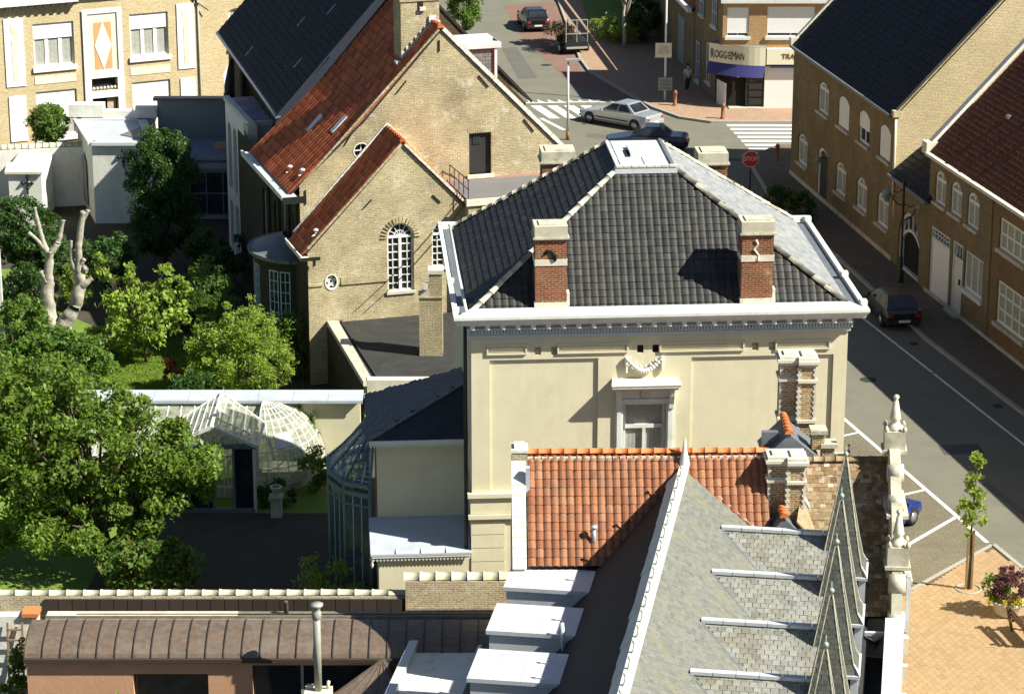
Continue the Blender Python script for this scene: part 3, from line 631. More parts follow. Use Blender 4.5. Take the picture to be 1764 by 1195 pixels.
for p, q_ in zip(pts, range(14)): s.ball(p, .06 + .028 * sin(pi * q_ / 13), 7)
for p, q_ in zip(pts[1:-1:2], range(6)): s.ball((p[0], p[1] + .03, p[2] + .14), .045, 6)
for u in (4.86, 5.98):
    for i in range(6): s.ball((u, -.07, 9.7 - i * .085), .075 - .005 * i, 6)
s.build('garland', M['white'], V)
# ------------------------------------------------------------------ side wing of the villa: hipped slate roof, zinc-roofed porch
A = thing('slate_roofed_side_wing', 'shaded cream side wing with hipped slate roof and zinc porch roof below', 'annex', (-1.27, 80.93, 0), 4)
AW = MB(); AW.box((-2.95, 2.5, 0), (-.02, 6.6, 6.2)); AW.box((-2.98, .0, 0), (-.02, 2.498, 3.25)); AW.build('wall', M['stucco'], A)
e = [(-3.2, 2.2, 6.36), (-.02, 2.2, 6.36), (-.02, 6.9, 6.36), (-3.2, 6.9, 6.36)]
R_ = [[e[0], e[1], (-.02, 3.9, 7.65)], [e[3], e[0], (-.02, 3.9, 7.65), (-.02, 5.6, 7.65)], [e[2], e[3], (-.02, 5.6, 7.65)]]
m = MB()
for q in R_: m.face(q)
m.box((-3.2, 2.2, 6.24), (-.02, 6.9, 6.35)); m.build('roof_deck', M['under'], A)
pl = lay_grid(R_[0], .25, .18, .5, .01, .003) + lay_grid(R_[1], .25, .18, .5, .01, .003, up=(0, 1, 0))
lay(A, 'slate', tilemat('blue_black_slate', [(.02, .024, .034), (.03, .034, .046), (.025, .028, .038)], .5), pl, slab_shape(.24, .25, .012))
ridge(A, 'hip_roll', M['lead'], e[0], (-.02, 3.9, 7.68), 6, .06)
def valance(root, x0, x1, y, z, mat):
    m = MB(); m.box((x0, y - .03, z - .06), (x1, y + .03, z + .06)); n = int((x1 - x0) / .11)
    for i in range(n): a = x0 + (x1 - x0) * i / n; m.slab([(a + .01, y, z - .06), (a + .1, y, z - .06), (a + .1, y, z - .12), (a + .055, y, z - .19), (a + .01, y, z - .12)], (0, .02, 0))
    m.build('valance', mat, root)
valance(A, -3.2, -.05, 2.17, 6.3, M['white']); valance(A, -3.2, -.05, -.12, 3.3, M['white'])
m = MB(); m.add([(-3.24, -.16, 3.37), (-.03, -.16, 3.37), (-.03, 2.49, 3.62), (-3.24, 2.49, 3.62), (-3.24, -.16, 3.30), (-.03, -.16, 3.30), (-.03, 2.49, 3.3), (-3.24, 2.49, 3.3)], [(0, 1, 2, 3), (0, 1, 5, 4), (0, 3, 7, 4), (1, 2, 6, 5), (4, 5, 6, 7)]); m.build('zinc_roof', M['zinc'], A)
for i in range(1, 4): boxpart('zinc_seam', M['zinc'], A, (-3.24 + i * .8, -.16, 3.36), (-3.22 + i * .8, .2, 3.42))
part('finial', M['stonepale'], A, lambda m: m.lathe([(.02, -.3), (.06, -.2), (.03, -.1), (.08, 0)], (-3.2, -.1, 3.2), 8))
# curved conservatory bay on its garden side
G = thing('conservatory_bay', 'blue green iron and glass bay curving out from the shaded side wing', 'conservatory', (-1.27, 80.93, 0), 4)
ang = [rad(98 + 32.8 * i) for i in range(6)]; cx, cy, R0_, R1_ = -2.96, 5.2, 1.62, .5
top = [(cx + .42 * cos(a), cy + 1.3 * sin(a), 5.75) for a in ang]; bot = [(cx + R0_ * cos(a), cy + 2.35 * sin(a), 4.5) for a in ang]; low = [(p[0], p[1], 0.5) for p in bot]
fr = MB(); gb = MB()
for i in range(6):
    fr.bar(bot[i], top[i], .07); fr.tube([(bot[i][0], bot[i][1], .0), bot[i]], .06, 8)
for i in range(5):
    for a, b in ((bot, bot), (top, top)): fr.bar(a[i], b[i + 1], .09)
    q = [bot[i], bot[i + 1], top[i + 1], top[i]]
    MB().face(q).build('glass_pane', M['bayglass'], G)
    for k_ in range(1, 9): t = k_ / 9; a = Vec(bot[i]).lerp(Vec(top[i]), t); b = Vec(bot[i + 1]).lerp(Vec(top[i + 1]), t); gb.bar(a, b, .022)
    for k_ in (1, 2): t = k_ / 3; gb.bar(Vec(bot[i]).lerp(Vec(bot[i + 1]), t), Vec(top[i]).lerp(Vec(top[i + 1]), t), .035)
    w0 = [(bot[i][0], bot[i][1], .4), (bot[i + 1][0], bot[i + 1][1], .4), (bot[i + 1][0], bot[i + 1][1], 4.1), (bot[i][0], bot[i][1], 4.1)]
    MB().face(w0).build('glass_pane', M['bayglass'], G)
    for z, wd in ((4.2, .16), (3.8, .06), (.4, .1), (4.5, .14)): fr.bar((bot[i][0], bot[i][1], z), (bot[i + 1][0], bot[i + 1][1], z), wd)
    for t in (.33, .66): a = Vec(bot[i]).lerp(Vec(bot[i + 1]), t); gb.bar((a.x, a.y, .4), (a.x, a.y, 4.2), .03)
fr.prism([(p[0], p[1]) for p in top] + [(cx, cy)], 5.75, 5.82)
fr.build('frame', M['ghblue'], G); gb.build('glazing_bars', M['whitecool'], G)
# ------------------------------------------------------------------ low flat-roofed link between villa and gabled house
K = thing('flat_roofed_link', 'low link building with black felt flat roof and a tall buff brick chimney', 'building', (0, 0, 0))
pk = [(-5.72, 100.2), (-1.9, 100.4), (1.5, 100.6), (1.5, 110.6), (-3.0, 109.35), (-7.62, 108.0)]
m = MB(); m.prism(pk, 0, 2.5); m.build('wall', M['stucco'], K)
m = MB(); m.slab([(-5.73, 100.15, 0), (-7.66, 108.0, 0), (-7.66, 108.0, 2.49), (-5.73, 100.15, 2.49)], (-.03, 0, 0)); m.build('side_boarding', M['brick_dark'], K)
MB().face([(*p, 2.62) for p in [(-5.5, 100.7), (1.5, 100.9), (1.5, 110.55), (-7.3, 107.95)]]).build('roof_felt', M['bitumen'], K)
m = MB(); m.box((-5.6, 100.0, 2.2), (1.5, 100.45, 2.74)); m.box((-5.72, 99.9, 2.05), (1.5, 100.0, 2.2)); m.build('front_parapet', M['stonepale'], K)
m = MB(); m.slab([(-5.74, 99.95, 2.5), (-5.38, 100.1, 2.5), (-7.2, 107.95, 2.5), (-7.66, 107.9, 2.5)], (0, 0, .2)); m.build('edge_coping', M['stone'], K)
m = MB(); m.slab([(-5.28, 100.6, 2.6), (-5.2, 100.6, 2.6), (-7.05, 108.0, 2.6), (-7.13, 108.0, 2.6)], (0, 0, .1)); m.build('felt_upstand', M['bitumen'], K)
part('downpipe', M['black'], K, lambda m: m.tube([(-4.3, 99.95, 2.1), (-4.3, 99.93, .5)], .05))
m = MB(); m.box((-3.68, 103.4, 2.6), (-2.76, 104.25, 5.05)); m.box((-3.72, 103.36, 5.02), (-2.72, 104.29, 5.08)); m.box((-3.28, 103.44, 5.08), (-2.76, 104.1, 6.0)); ch = m.build('chimney_shaft', M['brick_tan'], K)
m = MB(); m.slab([(-3.68, 103.42, 5.08), (-3.28, 103.42, 5.08), (-3.28, 103.42, 5.4)], (0, .7, 0)); m.build('shoulder', M['stone'], ch)
m = MB(); m.box((-3.32, 103.4, 6.0), (-2.72, 104.14, 6.16)); m.box((-3.5, 103.45, 5.35), (-3.3, 103.6, 5.62)); m.build('chimney_cap', M['stonepale'], ch)
# worn patches, drains and manholes in the streets
M['asphold'] = plain('old_asphalt_patch', (.125, .118, .10), .92, .15, .9, .5, spec=.2); M['asphnew'] = plain('dark_asphalt_patch', (.085, .082, .075), .9, .12, 1.2, .4, spec=.25)
for pts, mt in (([(4.2, 152.2), (9.5, 150.6), (9.6, 151.6), (4.3, 153.2)], 'asphold'), ([(16.6, 100.2), (18.2, 100.4), (18.3, 99.3), (16.7, 99.1)], 'asphnew'), ([(.4, 168), (1.6, 168.3), (.3, 178), (-.7, 177.6)], 'asphold'), ([(10.4, 147), (12.6, 146.4), (12.7, 147.1), (10.5, 147.7)], 'asphnew'), ([(17.6, 96), (19.4, 90), (19.7, 90.1), (17.9, 96.1)], 'asphold')): sheet('road_patch', pts, .003, M[mt])
for (x, y) in ((5.6, 158.8), (14.9, 108.3), (17.2, 95.2), (2.2, 172.2)):
    m = MB(); m.lathe([(.001, .006), (.32, .006), (.36, .0)], (x, y, .003), 16); struct('manhole_cover', m, M['bitumen'])
for (x, y) in ((17.75, 113.2), (20.0, 104.9), (8.1, 159.6), (15.9, 124.0)): sheet('drain_grate', [(x - .42, y - .2), (x - .06, y - .2), (x - .06, y + .25), (x - .42, y + .25)], .007, M['black'])
# ------------------------------------------------------------------ the big gabled brick house
C = thing('gabled_brick_house', 'large buff brick gabled house with red tiled front roof and black tiled rear roof', 'house', (-8.38, 107.68, 0), 17)
fw = fy(0); fm = fy(2.6)
a1 = arch(3.37, 4.51, 3.70, 6.62, .57, 10); a2 = arch(5.28, 6.44, 4.6, 6.6, .58, 10); st = ell(.98, 4.36, .29, .36)
part('wall', M['brick_tan'], C, wall, [(0, -.2), (8.1, -.2), (8.1, 5.82), (4.08, 9.95), (0, 5.82)], [a1, a2, st], fw, .22)
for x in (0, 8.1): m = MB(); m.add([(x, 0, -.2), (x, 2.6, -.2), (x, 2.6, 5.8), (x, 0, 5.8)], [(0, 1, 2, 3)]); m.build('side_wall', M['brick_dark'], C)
oc = ell(2.98, 9.16, .36, .36); dr = rect(7.66, 8.64, 7.78, 9.56)
part('wall', M['brick_tan'], C, wall, [(.3, -.2), (12.6, -.2), (12.6, 7.85), (6.45, 14.05), (.3, 7.75)], [oc, dr], fm, .2)
def archwin(poly, u0, u1, z0, zs, name='arched_window', rows=7):
    m = MB(); f = fw; ring(m, poly, .07, f, .1, .2); uc = (u0 + u1) / 2; rr = (u1 - u0) / 2
    fbox(m, f, u0, u1, zs - .06, zs + .04, .1, .195); fbox(m, f, uc - .06, uc + .06, z0, zs, .09, .194)
    for u in (u0 + .16 * (u1 - u0) + .08, u1 - .16 * (u1 - u0) - .08): fbox(m, f, u - .018, u + .018, z0, zs, .12, .193)
    for i in range(1, rows): z = z0 + (zs - z0) * i / rows; fbox(m, f, u0, u1, z - .018, z + .018, .12, .192)
    for i in range(1, 6):
        a = pi * i / 6; m.bar(f(uc + .05 * cos(a), zs + .05 * sin(a), .16), f(uc + rr * cos(a), zs + rr * sin(a), .16), .03)
    for k in range(10): a, b = pi * k / 10, pi * (k + 1) / 10; m.bar(f(uc + .25 * cos(a), zs + .25 * sin(a), .16), f(uc + .25 * cos(b), zs + .25 * sin(b), .16), .035)
    w = m.build(name, M['white'], C); MB().face([f(*p, .2) for p in poly]).build('pane', M['glass'], w)
    part('sill', M['stone'], w, fbox, f, u0 - .06, u1 + .06, z0 - .1, z0 + .01, -.08, .12)
archwin(a1, 3.37, 4.51, 3.70, 6.04); archwin(a2, 5.28, 6.44, 4.6, 6.02, rows=5)
m = MB(); ring(m, st, .06, fw, -.03, .14)
for i in range(5):
    a, b = pi / 2 + 2 * pi * i / 5, pi / 2 + 2 * pi * (i + 2) / 5
    m.bar(fw(.98 + .25 * cos(a), 4.36 + .31 * sin(a), .1), fw(.98 + .25 * cos(b), 4.36 + .31 * sin(b), .1), .055)
w = m.build('star_window', M['white'], C); MB().face([fw(*p, .2) for p in st]).build('pane', M['glass'], w)
m = MB(); ring(m, oc, .05, fm, -.02, .12); m.bar(fm(2.62, 9.16, .1), fm(3.34, 9.16, .1), .04); m.bar(fm(2.98, 8.8, .1), fm(2.98, 9.52, .1), .04)
w = m.build('round_window', M['white'], C); MB().face([fm(*p, .2) for p in oc]).build('pane', M['glass'], w)
m = MB(); fbox(m, fm, 7.66, 8.64, 7.78, 9.56, .16, .2); d = m.build('loft_door', M['dkwood'], C); part('pane', M['glass'], d, fbox, fm, 7.86, 8.18, 9.05, 9.4, .13, .165)
part('sill', M['stonepale'], d, fbox, fm, 7.56, 8.74, 7.62, 7.78, -.12, .18)
for i in range(13): fbox(mm := MB(), fm, 7.62 + i * .082, 7.62 + i * .082 + .07, 9.58, 9.82, -.012, .05); mm.build('lintel_brick', M['brick_tan'], C)
m = MB(); fbox(m, fw, 0, .62, 4.22, 4.32, -.06, 0); fbox(m, fw, 1.38, 3.34, 4.2, 4.3, -.06, 0); fbox(m, fw, 1.38, 3.34, 4.31, 4.52, -.03, 0); m.build('string_course', M['brick_tan'], C)
for i in range(17):
    a = pi * i / 16
    for uc in (3.94,):
        mm = MB(); p0 = (uc + .6 * cos(a), 6.04 + .6 * sin(a)); p1 = (uc + .84 * cos(a), 6.04 + .84 * sin(a)); mm.bar(fw(*p0, -.005), fw(*p1, -.005), .1, .04); mm.build('arch_brick', M['brick_tan'], C)
# iron wall ties
for (u, z, du, dz, f) in ((4.72, 11.75, .22, .26, fm), (8.3, 11.78, -.22, .26, fm), (2.45, 9.75, .2, .3, fm), (10.3, 9.75, -.22, .28, fm), (6.38, 13.4, 0, .24, fm), (2.55, 7.55, .17, .17, fw), (5.5, 7.55, -.17, .17, fw), (.3, 5.3, 0, .16, fw), (.55, 7.35, 0, .3, fm)):
    mm = MB(); mm.bar(f(u - du, z - dz, -.03), f(u + du, z + dz, -.03), .05); mm.build('wall_tie', M['black'], C)
# front wing roof
z_e = 5.78; wl_ = [(-.12, -.06, z_e - .1), (-.12, 2.6, z_e - .1), (4.08, 2.6, 10.06), (4.08, -.06, 10.06)]; wr_ = [(8.22, 2.6, z_e - .1), (8.22, -.06, z_e - .1), (4.08, -.06, 10.06), (4.08, 2.6, 10.06)]
m = MB(); m.slab(wl_, (.05, 0, -.06)); m.slab(wr_, (-.05, 0, -.06)); m.build('roof_deck', M['under'], C)
ts = tile_shape(.34, .42, .05, .05, 4)
pl = lay_grid(wl_, .36, .36, 0, .02, .004, up=(0, 1, 0)) + lay_grid(wr_, .36, .36, 0, .02, .004, up=(0, 1, 0))
# main red roof, left slope and right slope
rl = [(2.96, 2.55, 10.33), (2.96, 10.4, 10.33), (6.45, 10.4, 14.12), (6.45, 2.55, 14.12)]; rl0 = [(-.05, 2.55, 7.62), (-.05, 10.4, 7.62), (3.1, 10.4, 10.48), (3.1, 2.55, 10.48)]; rr_ = [(12.9, 10.4, 7.55), (12.9, 2.55, 7.55), (6.45, 2.55, 14.12), (6.45, 10.4, 14.12)]
m = MB(); m.slab(rl, (.05, 0, -.06)); m.slab(rl0, (.05, 0, -.06)); m.slab(rr_, (-.05, 0, -.06)); m.build('roof_deck', M['under'], C)
pl2 = lay_grid(rl, .36, .36, 0, .02, .004, up=(0, 1, 0)) + lay_grid(rl0, .36, .36, 0, .02, .004, up=(0, 1, 0)) + lay_grid(rr_, .36, .36, 0, .02, .004, up=(0, 1, 0))
lay(C, 'roof_tile', M['tile_red'], pl + pl2, ts)
for i in range(9): ridge(C, 'ridge_tile', M['tile_red'], (4.08, -.06 + i * .295, 10.08), (4.08, -.06 + i * .295 + .29, 10.08), 1, .12)
ridge(C, 'ridge_tile', M['tile_red'], (6.45, 2.5, 14.16), (6.45, 3.7, 14.16), 4, .14); ridge(C, 'ridge_tile', M['tile_red'], (6.45, 5.0, 14.16), (6.45, 10.4, 14.16), 17, .14)
m = MB()   # mortar fillet where the wing roof meets the gable, verge bricks and copings
n = 26
for i in range(n): t0, t1 = i / n, (i + .96) / n; a = Vec((0, 2.54, 5.83)).lerp(Vec((4.08, 2.54, 10.2)), t0); b = Vec((0, 2.54, 5.83)).lerp(Vec((4.08, 2.54, 10.2)), t1); m.bar(a + Vec((0, 0, .06)), b + Vec((0, 0, .06)), .12, .10)
for i in range(n): t0, t1 = i / n, (i + .96) / n; a = Vec((8.1, 2.54, 5.83)).lerp(Vec((4.08, 2.54, 10.2)), t0); b = Vec((8.1, 2.54, 5.83)).lerp(Vec((4.08, 2.54, 10.2)), t1); m.bar(a + Vec((0, 0, .06)), b + Vec((0, 0, .06)), .12, .10)
m.build('mortar_fillet', M['whitewash'], C)
def verge(a, b, n, w, h, mat, nm='verge_brick'):
    a, b = Vec(a), Vec(b)
    for i in range(n): mm = MB(); mm.bar(a.lerp(b, i / n), a.lerp(b, (i + .94) / n), w, h * random.uniform(.9, 1.1)); mm.build(nm, mat, C)
verge((8.2, -.02, 5.78), (4.15, -.02, 9.98), 22, .16, .1, M['stonepale']); verge((0.0, -.02, 5.86), (4.02, -.02, 9.98), 22, .10, .09, M['brick_tan'])
verge((12.75, 2.62, 7.8), (6.55, 2.62, 14.12), 34, .18, .16, M['whitewash']); verge((12.75, 2.86, 7.9), (6.55, 2.86, 14.2), 34, .2, .1, M['brick_tan'])
verge((.28, 2.58, 7.82), (6.38, 2.58, 14.1), 34, .1, .08, M['brick_tan'])
# gutters on the garden side
m = MB(); m.box((-.55, 2.2, 7.36), (.1, 10.6, 7.5)); m.box((-.56, 2.2, 7.5), (-.46, 10.6, 7.58)); m.build('gutter', M['zincwhite'], C)
m = MB(); m.box((-.5, 2.12, 7.22), (.42, 2.2, 7.5)); m.build('gutter_end', M['black'], C)
m = MB(); m.box((-.36, -.3, 5.52), (-.28, 2.7, 5.62)); m.box((-.36, -.3, 5.45), (.02, 2.55, 5.52)); m.build('gutter', M['stonepale'], C)
m = MB(); m.box((-.36, -.36, 5.42), (.45, -.3, 5.56)); m.build('gutter_end', M['black'], C)
for (x, y, z) in ((.55, 3.1, 8.15), (.35, 4.6, 7.95), (.42, .25, 6.3)):
    m = MB(); m.tube([(x, y, z), (x, y, z + .22)], .05, 8); m.tube([(x - .2, y - .12, z + .02), (x, y, z + .06)], .03, 6); m.lathe([(.02, .1), (.11, .06), (.12, 0), (.03, -.02)], (x, y, z + .22), 10); m.build('roof_vent', M['white'], C)
for (y, x) in ((6.4, 1.6), (4.0, 2.1), ):
    z = 7.62 + (x + .05) * .908; m = MB(); m.slab([(x, y, z + .07), (x, y + .4, z + .07), (x + .65, y + .4, z + .73), (x + .65, y, z + .73)], (-.03, 0, .04)); w = m.build('skylight', M['zincwhite'], C)
# garden wall of the main house, tall windows; shade put into its dark brick
fxl = lambda u, z, d: (.3 + d, 15.5 - u, z)
wins = [arch(9.6, 10.4, 3.6, 6.0, .3), arch(7.6, 8.4, 3.6, 6.0, .3), arch(11.4, 12.1, 4.2, 6.4, .3), arch(5.2, 6, 3.6, 6, .3)]
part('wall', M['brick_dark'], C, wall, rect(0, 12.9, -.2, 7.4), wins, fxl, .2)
for wq in wins: window(C, fxl, wq, 2, 4, .06, .03, .18, fm='whitecool')
for u in (6.8, 8.9, 10.9, 12.4): part('pilaster', M['brick_dark'], C, fbox, fxl, u - .15, u + .15, 0, 7.2, -.12, .0)
part('downpipe', M['greygreen'], C, lambda m: m.tube([(.2, 5.0, 7.2), (.18, 5.0, 4.9)], .05))
# half round bay with a lead roof
bx, by = .3, 4.4; q = [rad(90 + 18 * i) for i in range(11)]
bp = [(bx + 1.75 * cos(a), by + 2.3 * sin(a)) for a in q]
m = MB()
for i in range(10): a, b = bp[i], bp[i + 1]; m.add([(*a, 4.75), (*b, 4.75), (bx + (b[0] - bx) * .2, by + (b[1] - by) * .3, 5.3), (bx + (a[0] - bx) * .2, by + (a[1] - by) * .3, 5.3)], [(0, 1, 2, 3)])
for i in range(10): m.bar((*bp[i], 4.7), (*bp[i + 1], 4.7), .22, .16)
bay = m.build('bay_roof', M['lead'], C)
m = MB()
for i in range(10):
    a, b = bp[i], bp[i + 1]; k0, k1 = (.95, .95)
    A_ = (bx + (a[0] - bx) * .93, by + (a[1] - by) * .93); B_ = (bx + (b[0] - bx) * .93, by + (b[1] - by) * .93)
    if i in (2, 4, 5, 7, 8): m.add([(*A_, 0), (*B_, 0), (*B_, 1.9), (*A_, 1.9)], [(0, 1, 2, 3)]); m.add([(*A_, 4.2), (*B_, 4.2), (*B_, 4.7), (*A_, 4.7)], [(0, 1, 2, 3)]); window(C, fl(A_, B_), rect(.04, (Vec(B_) - Vec(A_)).length - .04, 1.9, 4.2), 2, 5, .05, .03, .06, fm='whitecool', name='bay_window')
    else: m.add([(*A_, 0), (*B_, 0), (*B_, 4.7), (*A_, 4.7)], [(0, 1, 2, 3)])
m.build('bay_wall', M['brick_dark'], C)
# chimney on the ridge
m = MB(); m.box((5.05, 3.75, 12.3), (6.72, 4.95, 16.2)); m.box((5.0, 3.7, 15.1), (6.77, 5.0, 15.2)); ch = m.build('chimney_shaft', M['brick_tan'], C)
m = MB()
for i in range(7): x = 5.05 + i * .2; z = 12.78 + i * .205; m.box((x, 3.68, z - .1), (x + .22, 3.76, z + .22))
m.box((6.25, 3.66, 14.0), (6.55, 3.75, 14.45)); m.box((6.5, 3.66, 13.8), (6.74, 3.75, 14.25)); m.box((4.8, 3.6, 12.5), (5.1, 4.0, 12.62)); m.build('stepped_flashing', M['zincwhite'], ch)
boxpart('soot_vent', M['darkgap'], ch, (5.78, 3.735, 14.75), (6.02, 3.76, 15.9)); boxpart('stone_block', M['stonepale'], ch, (5.85, 3.62, 14.7), (6.1, 3.76, 14.85))
# flat-roofed dormer looking over the street
dm = MB(); dm.box((7.2, 5.6, 10.9), (9.72, 7.4, 12.55)); db = dm.build('street_dormer', M['slatehung'], C)
m = MB(); m.box((7.0, 5.45, 12.56), (9.95, 7.6, 12.78)); m.box((9.66, 5.5, 10.6), (9.78, 5.62, 12.56)); m.build('dormer_roof', M['zincwhite'], db)
part('dormer_vent', M['black'], db, lambda m: m.slab([(9.72, 5.9, 12.785), (9.9, 5.8, 12.785), (9.9, 6.5, 12.785)], (0, 0, .02)))
# rear part with the black roof
bl_ = [(1.15, 10.3, 9.05), (2.35, 30, 9.05), (8.2, 30, 15.3), (7.0, 10.3, 15.3)]; br_ = [(13.6, 30, 9.0), (12.9, 10.3, 9.0), (7.0, 10.3, 15.3), (8.2, 30, 15.3)]
m = MB(); m.slab(bl_, (.06, 0, -.1)); m.slab(br_, (-.06, 0, -.1)); m.build('roof_deck', M['under'], C)
lay(C, 'roof_tile', M['tile_black2'], lay_grid(bl_, .30, .34, 0, .02, .004, up=(1.2, 19.7, 0)), tile_shape(.28, .4, .06, .045, 3), limit=0, stuffname='rear_roof_tiles')
m = MB(); m.bar((1.0, 10.26, 9.0), (6.95, 10.26, 15.36), .10, .12); m.slab([(1.0, 10.27, 8.2), (7.0, 10.27, 14.5), (7.0, 10.27, 15.35), (1.0, 10.27, 9.0)], (0, .03, 0)); m.build('verge_flashing', tilemat('blue_lead', [(.025, .03, .045), (.03, .036, .055)], .5), C)
m = MB(); m.slab([(.98, 10.2, 8.98), (1.2, 10.2, 9.02), (2.4, 30, 9.02), (2.18, 30, 8.98)], (0, 0, .1)); m.build('gutter', M['lead'], C)
m = MB(); m.add([(1.6, 10.3, 0), (2.8, 30, 0), (2.8, 30, 9.0), (1.6, 10.3, 9.0)], [(0, 1, 2, 3)]); m.add([(1.6, 10.32, 0), (12, 10.32, 0), (12.5, 10.32, 9.0), (7.0, 10.32, 15.0), (1.6, 10.32, 8.9)], [(0, 1, 2, 3, 4)]); m.build('rear_wall', M['brick_dark'], C)
for (x, y) in ((2.6, 13.5), (3.8, 18.0), (4.6, 15.2), (2.1, 22)):
    z = 9.05 + (x - 1.15 - (y - 10.3) * .061) * 1.068; m = MB(); m.slab([(x, y, z + .09), (x, y + .12, z + .09), (x + .4, y + .12, z + .52), (x + .4, y, z + .52)], (-.03, 0, .03)); m.build('glass_tile', M['glassbright'], C)
m = MB(); m.add([(12.6, 2.6, 0), (12.6, 10.4, 0), (12.6, 10.4, 7.8), (12.6, 2.6, 7.8)], [(0, 1, 2, 3)]); m.add([(12.6, 10.4, 0), (13.3, 30, 0), (13.3, 30, 8.9), (12.6, 10.4, 8.9)], [(0, 1, 2, 3)]); m.build('street_wall', M['brick_tan'], C)
# white painted block with tall arched niches against the garden wall
N = thing('white_niched_annex', 'tall narrow white annex with arched niches along the dark garden side of the gabled house', 'annex', (-8.38, 107.68, 0), 17)
fn = lambda u, z, d: (.85 + d, 21.2 - u, z)
nic = [arch(.5, 1.3, 3.4, 6.6, .4), arch(1.8, 2.6, 3.4, 6.6, .4), arch(3.2, 4.0, 3.4, 6.6, .4), arch(.5, 1.3, .4, 2.8, .4), arch(1.8, 2.6, .4, 2.8, .4), arch(3.2, 4.0, .4, 2.8, .4)]
part('wall', M['white'], N, wall, rect(0, 5.8, 0, 7.5), nic, fn, .18)
for q in nic: MB().face([fn(*p, .178) for p in q]).build('niche', M['greyrender'], N)
m = MB(); m.box((.86, 15.38, 0), (2.2, 15.42, 7.5)); m.build('end_wall', M['white'], N)
m = MB(); m.box((.78, 15.3, 7.5), (1.05, 21.2, 7.72)); m.box((1.05, 15.3, 7.5), (2.2, 15.5, 7.72)); m.build('parapet', M['whitewash'], N)
boxpart('flat_roof', plain('purple_grey_felt', (.30, .28, .38), .7, .2, 1.5, .1, stain=(.6, .6, .62)), N, (1.05, 15.5, 7.5), (2.4, 21.2, 7.6))
m = MB(); m.box((.55, 14.4, 6.6), (1.0, 15.3, 7.75)); m.build('chimney_stub', M['stonepale'], N)
m = MB(); m.add([(.84, 21.2, 0), (2.3, 26, 0), (2.3, 26, 8.8), (.84, 21.2, 8.8)], [(0, 1, 2, 3)]); m.build('rear_wall', M['white'], N)
# upper flat roof between the gabled house and the villa with a light railing
U = thing('felt_roofed_block', 'block with grey felt roof below the dark loft door of the large gable', 'building', (-8.38, 107.68, 0), 17)
m = MB(); m.prism([(6.7, -.6), (12.4, -.6), (12.4, 2.55), (6.7, 2.55)], 0, 7.4); m.build('wall', M['brick_tan'], U)
MB().face([(6.72, -.58, 7.5), (12.4, -.58, 7.5), (12.4, 2.56, 7.56), (6.72, 2.56, 7.56)]).build('roof_felt', M['gravelroof'], U)
boxpart('flashing', plain('pink_flashing', (.42, .24, .20), .7, .15, 3, .05), U, (6.7, 2.5, 7.56), (12.4, 2.585, 7.66)); boxpart('roof_edge', M['stonepale'], U, (6.6, -.7, 7.3), (12.4, -.56, 7.56))
m = MB()
for i in range(5): y = 2.4 - i * .7; m.bar((6.75, y, 7.55), (6.75, y, 8.35), .03)
for z in (8.33, 7.95): m.bar((6.75, 2.4, z), (6.75, -.5, z), .03)
m.bar((6.75, 2.4, 8.3), (7.6, 2.5, 7.6), .025); m.build('railing', M['black'], U)
# cables strung down the gable
for k_, (a, b) in enumerate((((6.6, -.12, 7.6), (1.9, -.05, 3.0)), ((6.75, -.12, 7.3), (2.3, -.05, 2.9)))):
    m = MB(); m.tube([Vec(a).lerp(Vec(b), t) + Vec((0, 0, -.25 * sin(pi * t))) for t in [i / 10 for i in range(11)]], .014, 5); m.build('cable', M['black'], C)
# ------------------------------------------------------------------ orange tiled house in front of the villa, with its mossy street gable
H = thing('orange_tiled_house', 'orange pantiled house with twin banded chimneys and a mossy brown roof at its street end', 'house', (0, 74.1, 0), 1)
S50 = math.tan(rad(50)); zr = 9.08
fs_ = [(.42, -2.17, zr - 2.17 * S50), (7.36, -2.17, zr - 2.17 * S50), (7.36, 0, zr), (.42, 0, zr)]; bs_ = [(7.9, 2.5, zr - 2.5 * S50), (.42, 2.5, zr - 2.5 * S50), (.42, 0, zr), (7.9, 0, zr)]
m = MB(); m.slab(fs_, (0, .04, -.05)); m.slab(bs_, (0, -.04, -.05)); m.build('roof_deck', M['under'], H)
lay(H, 'pantile', M['tile_orange'], lay_grid(fs_, .2235, .262, 0, .015, .006, tilt=.012) + lay_grid(bs_, .2235, .262, 0, .015, .006), tile_shape(.222, .315, .05, .028, 4))
ridge(H, 'ridge_tile', M['tile_ridge'], (.4, 0, zr + .08), (7.42, 0, zr + .08), 19, .11)
for i in range(34): mm = MB(); mm.box((.45 + i * .205, -.15, zr - .13), (.45 + i * .205 + random.uniform(.1, .17), -.09, zr - .02)); mm.build('mortar_dab', M['stonepale'], H)
m = MB(); m.box((.0, -2.1, 0), (8.3, 2.5, zr - 2.6 * S50 - .05)); m.box((8.301, -2.6, 0), (10.6, 2.5, 5.0)); m.add([(.02, -2.2, 6.3), (.02, 2.2, 6.3), (.02, 0, zr - .02)], [(0, 1, 2)]); m.build('wall', M['whitewash'], H)
m = MB(); m.slab([(.02, -2.25, zr - 2.25 * S50 + .0), (.02, 0, zr + .12), (.02, 2.5, zr - 2.5 * S50 + .1)], (.32, 0, 0)); m.build('gable_parapet', M['whitewash'], H)
n = 11
for i in range(n): t = i / n; a = Vec((.18, -2.28, zr - 2.28 * S50 + .1)).lerp(Vec((.18, -.1, zr + .06)), t); b = Vec((.18, -2.28, zr - 2.28 * S50 + .1)).lerp(Vec((.18, -.1, zr + .06)), (i + .95) / n); mm = MB(); mm.bar(a, b, .4, .1); mm.build('coping_stone', M['whitewash'], H)
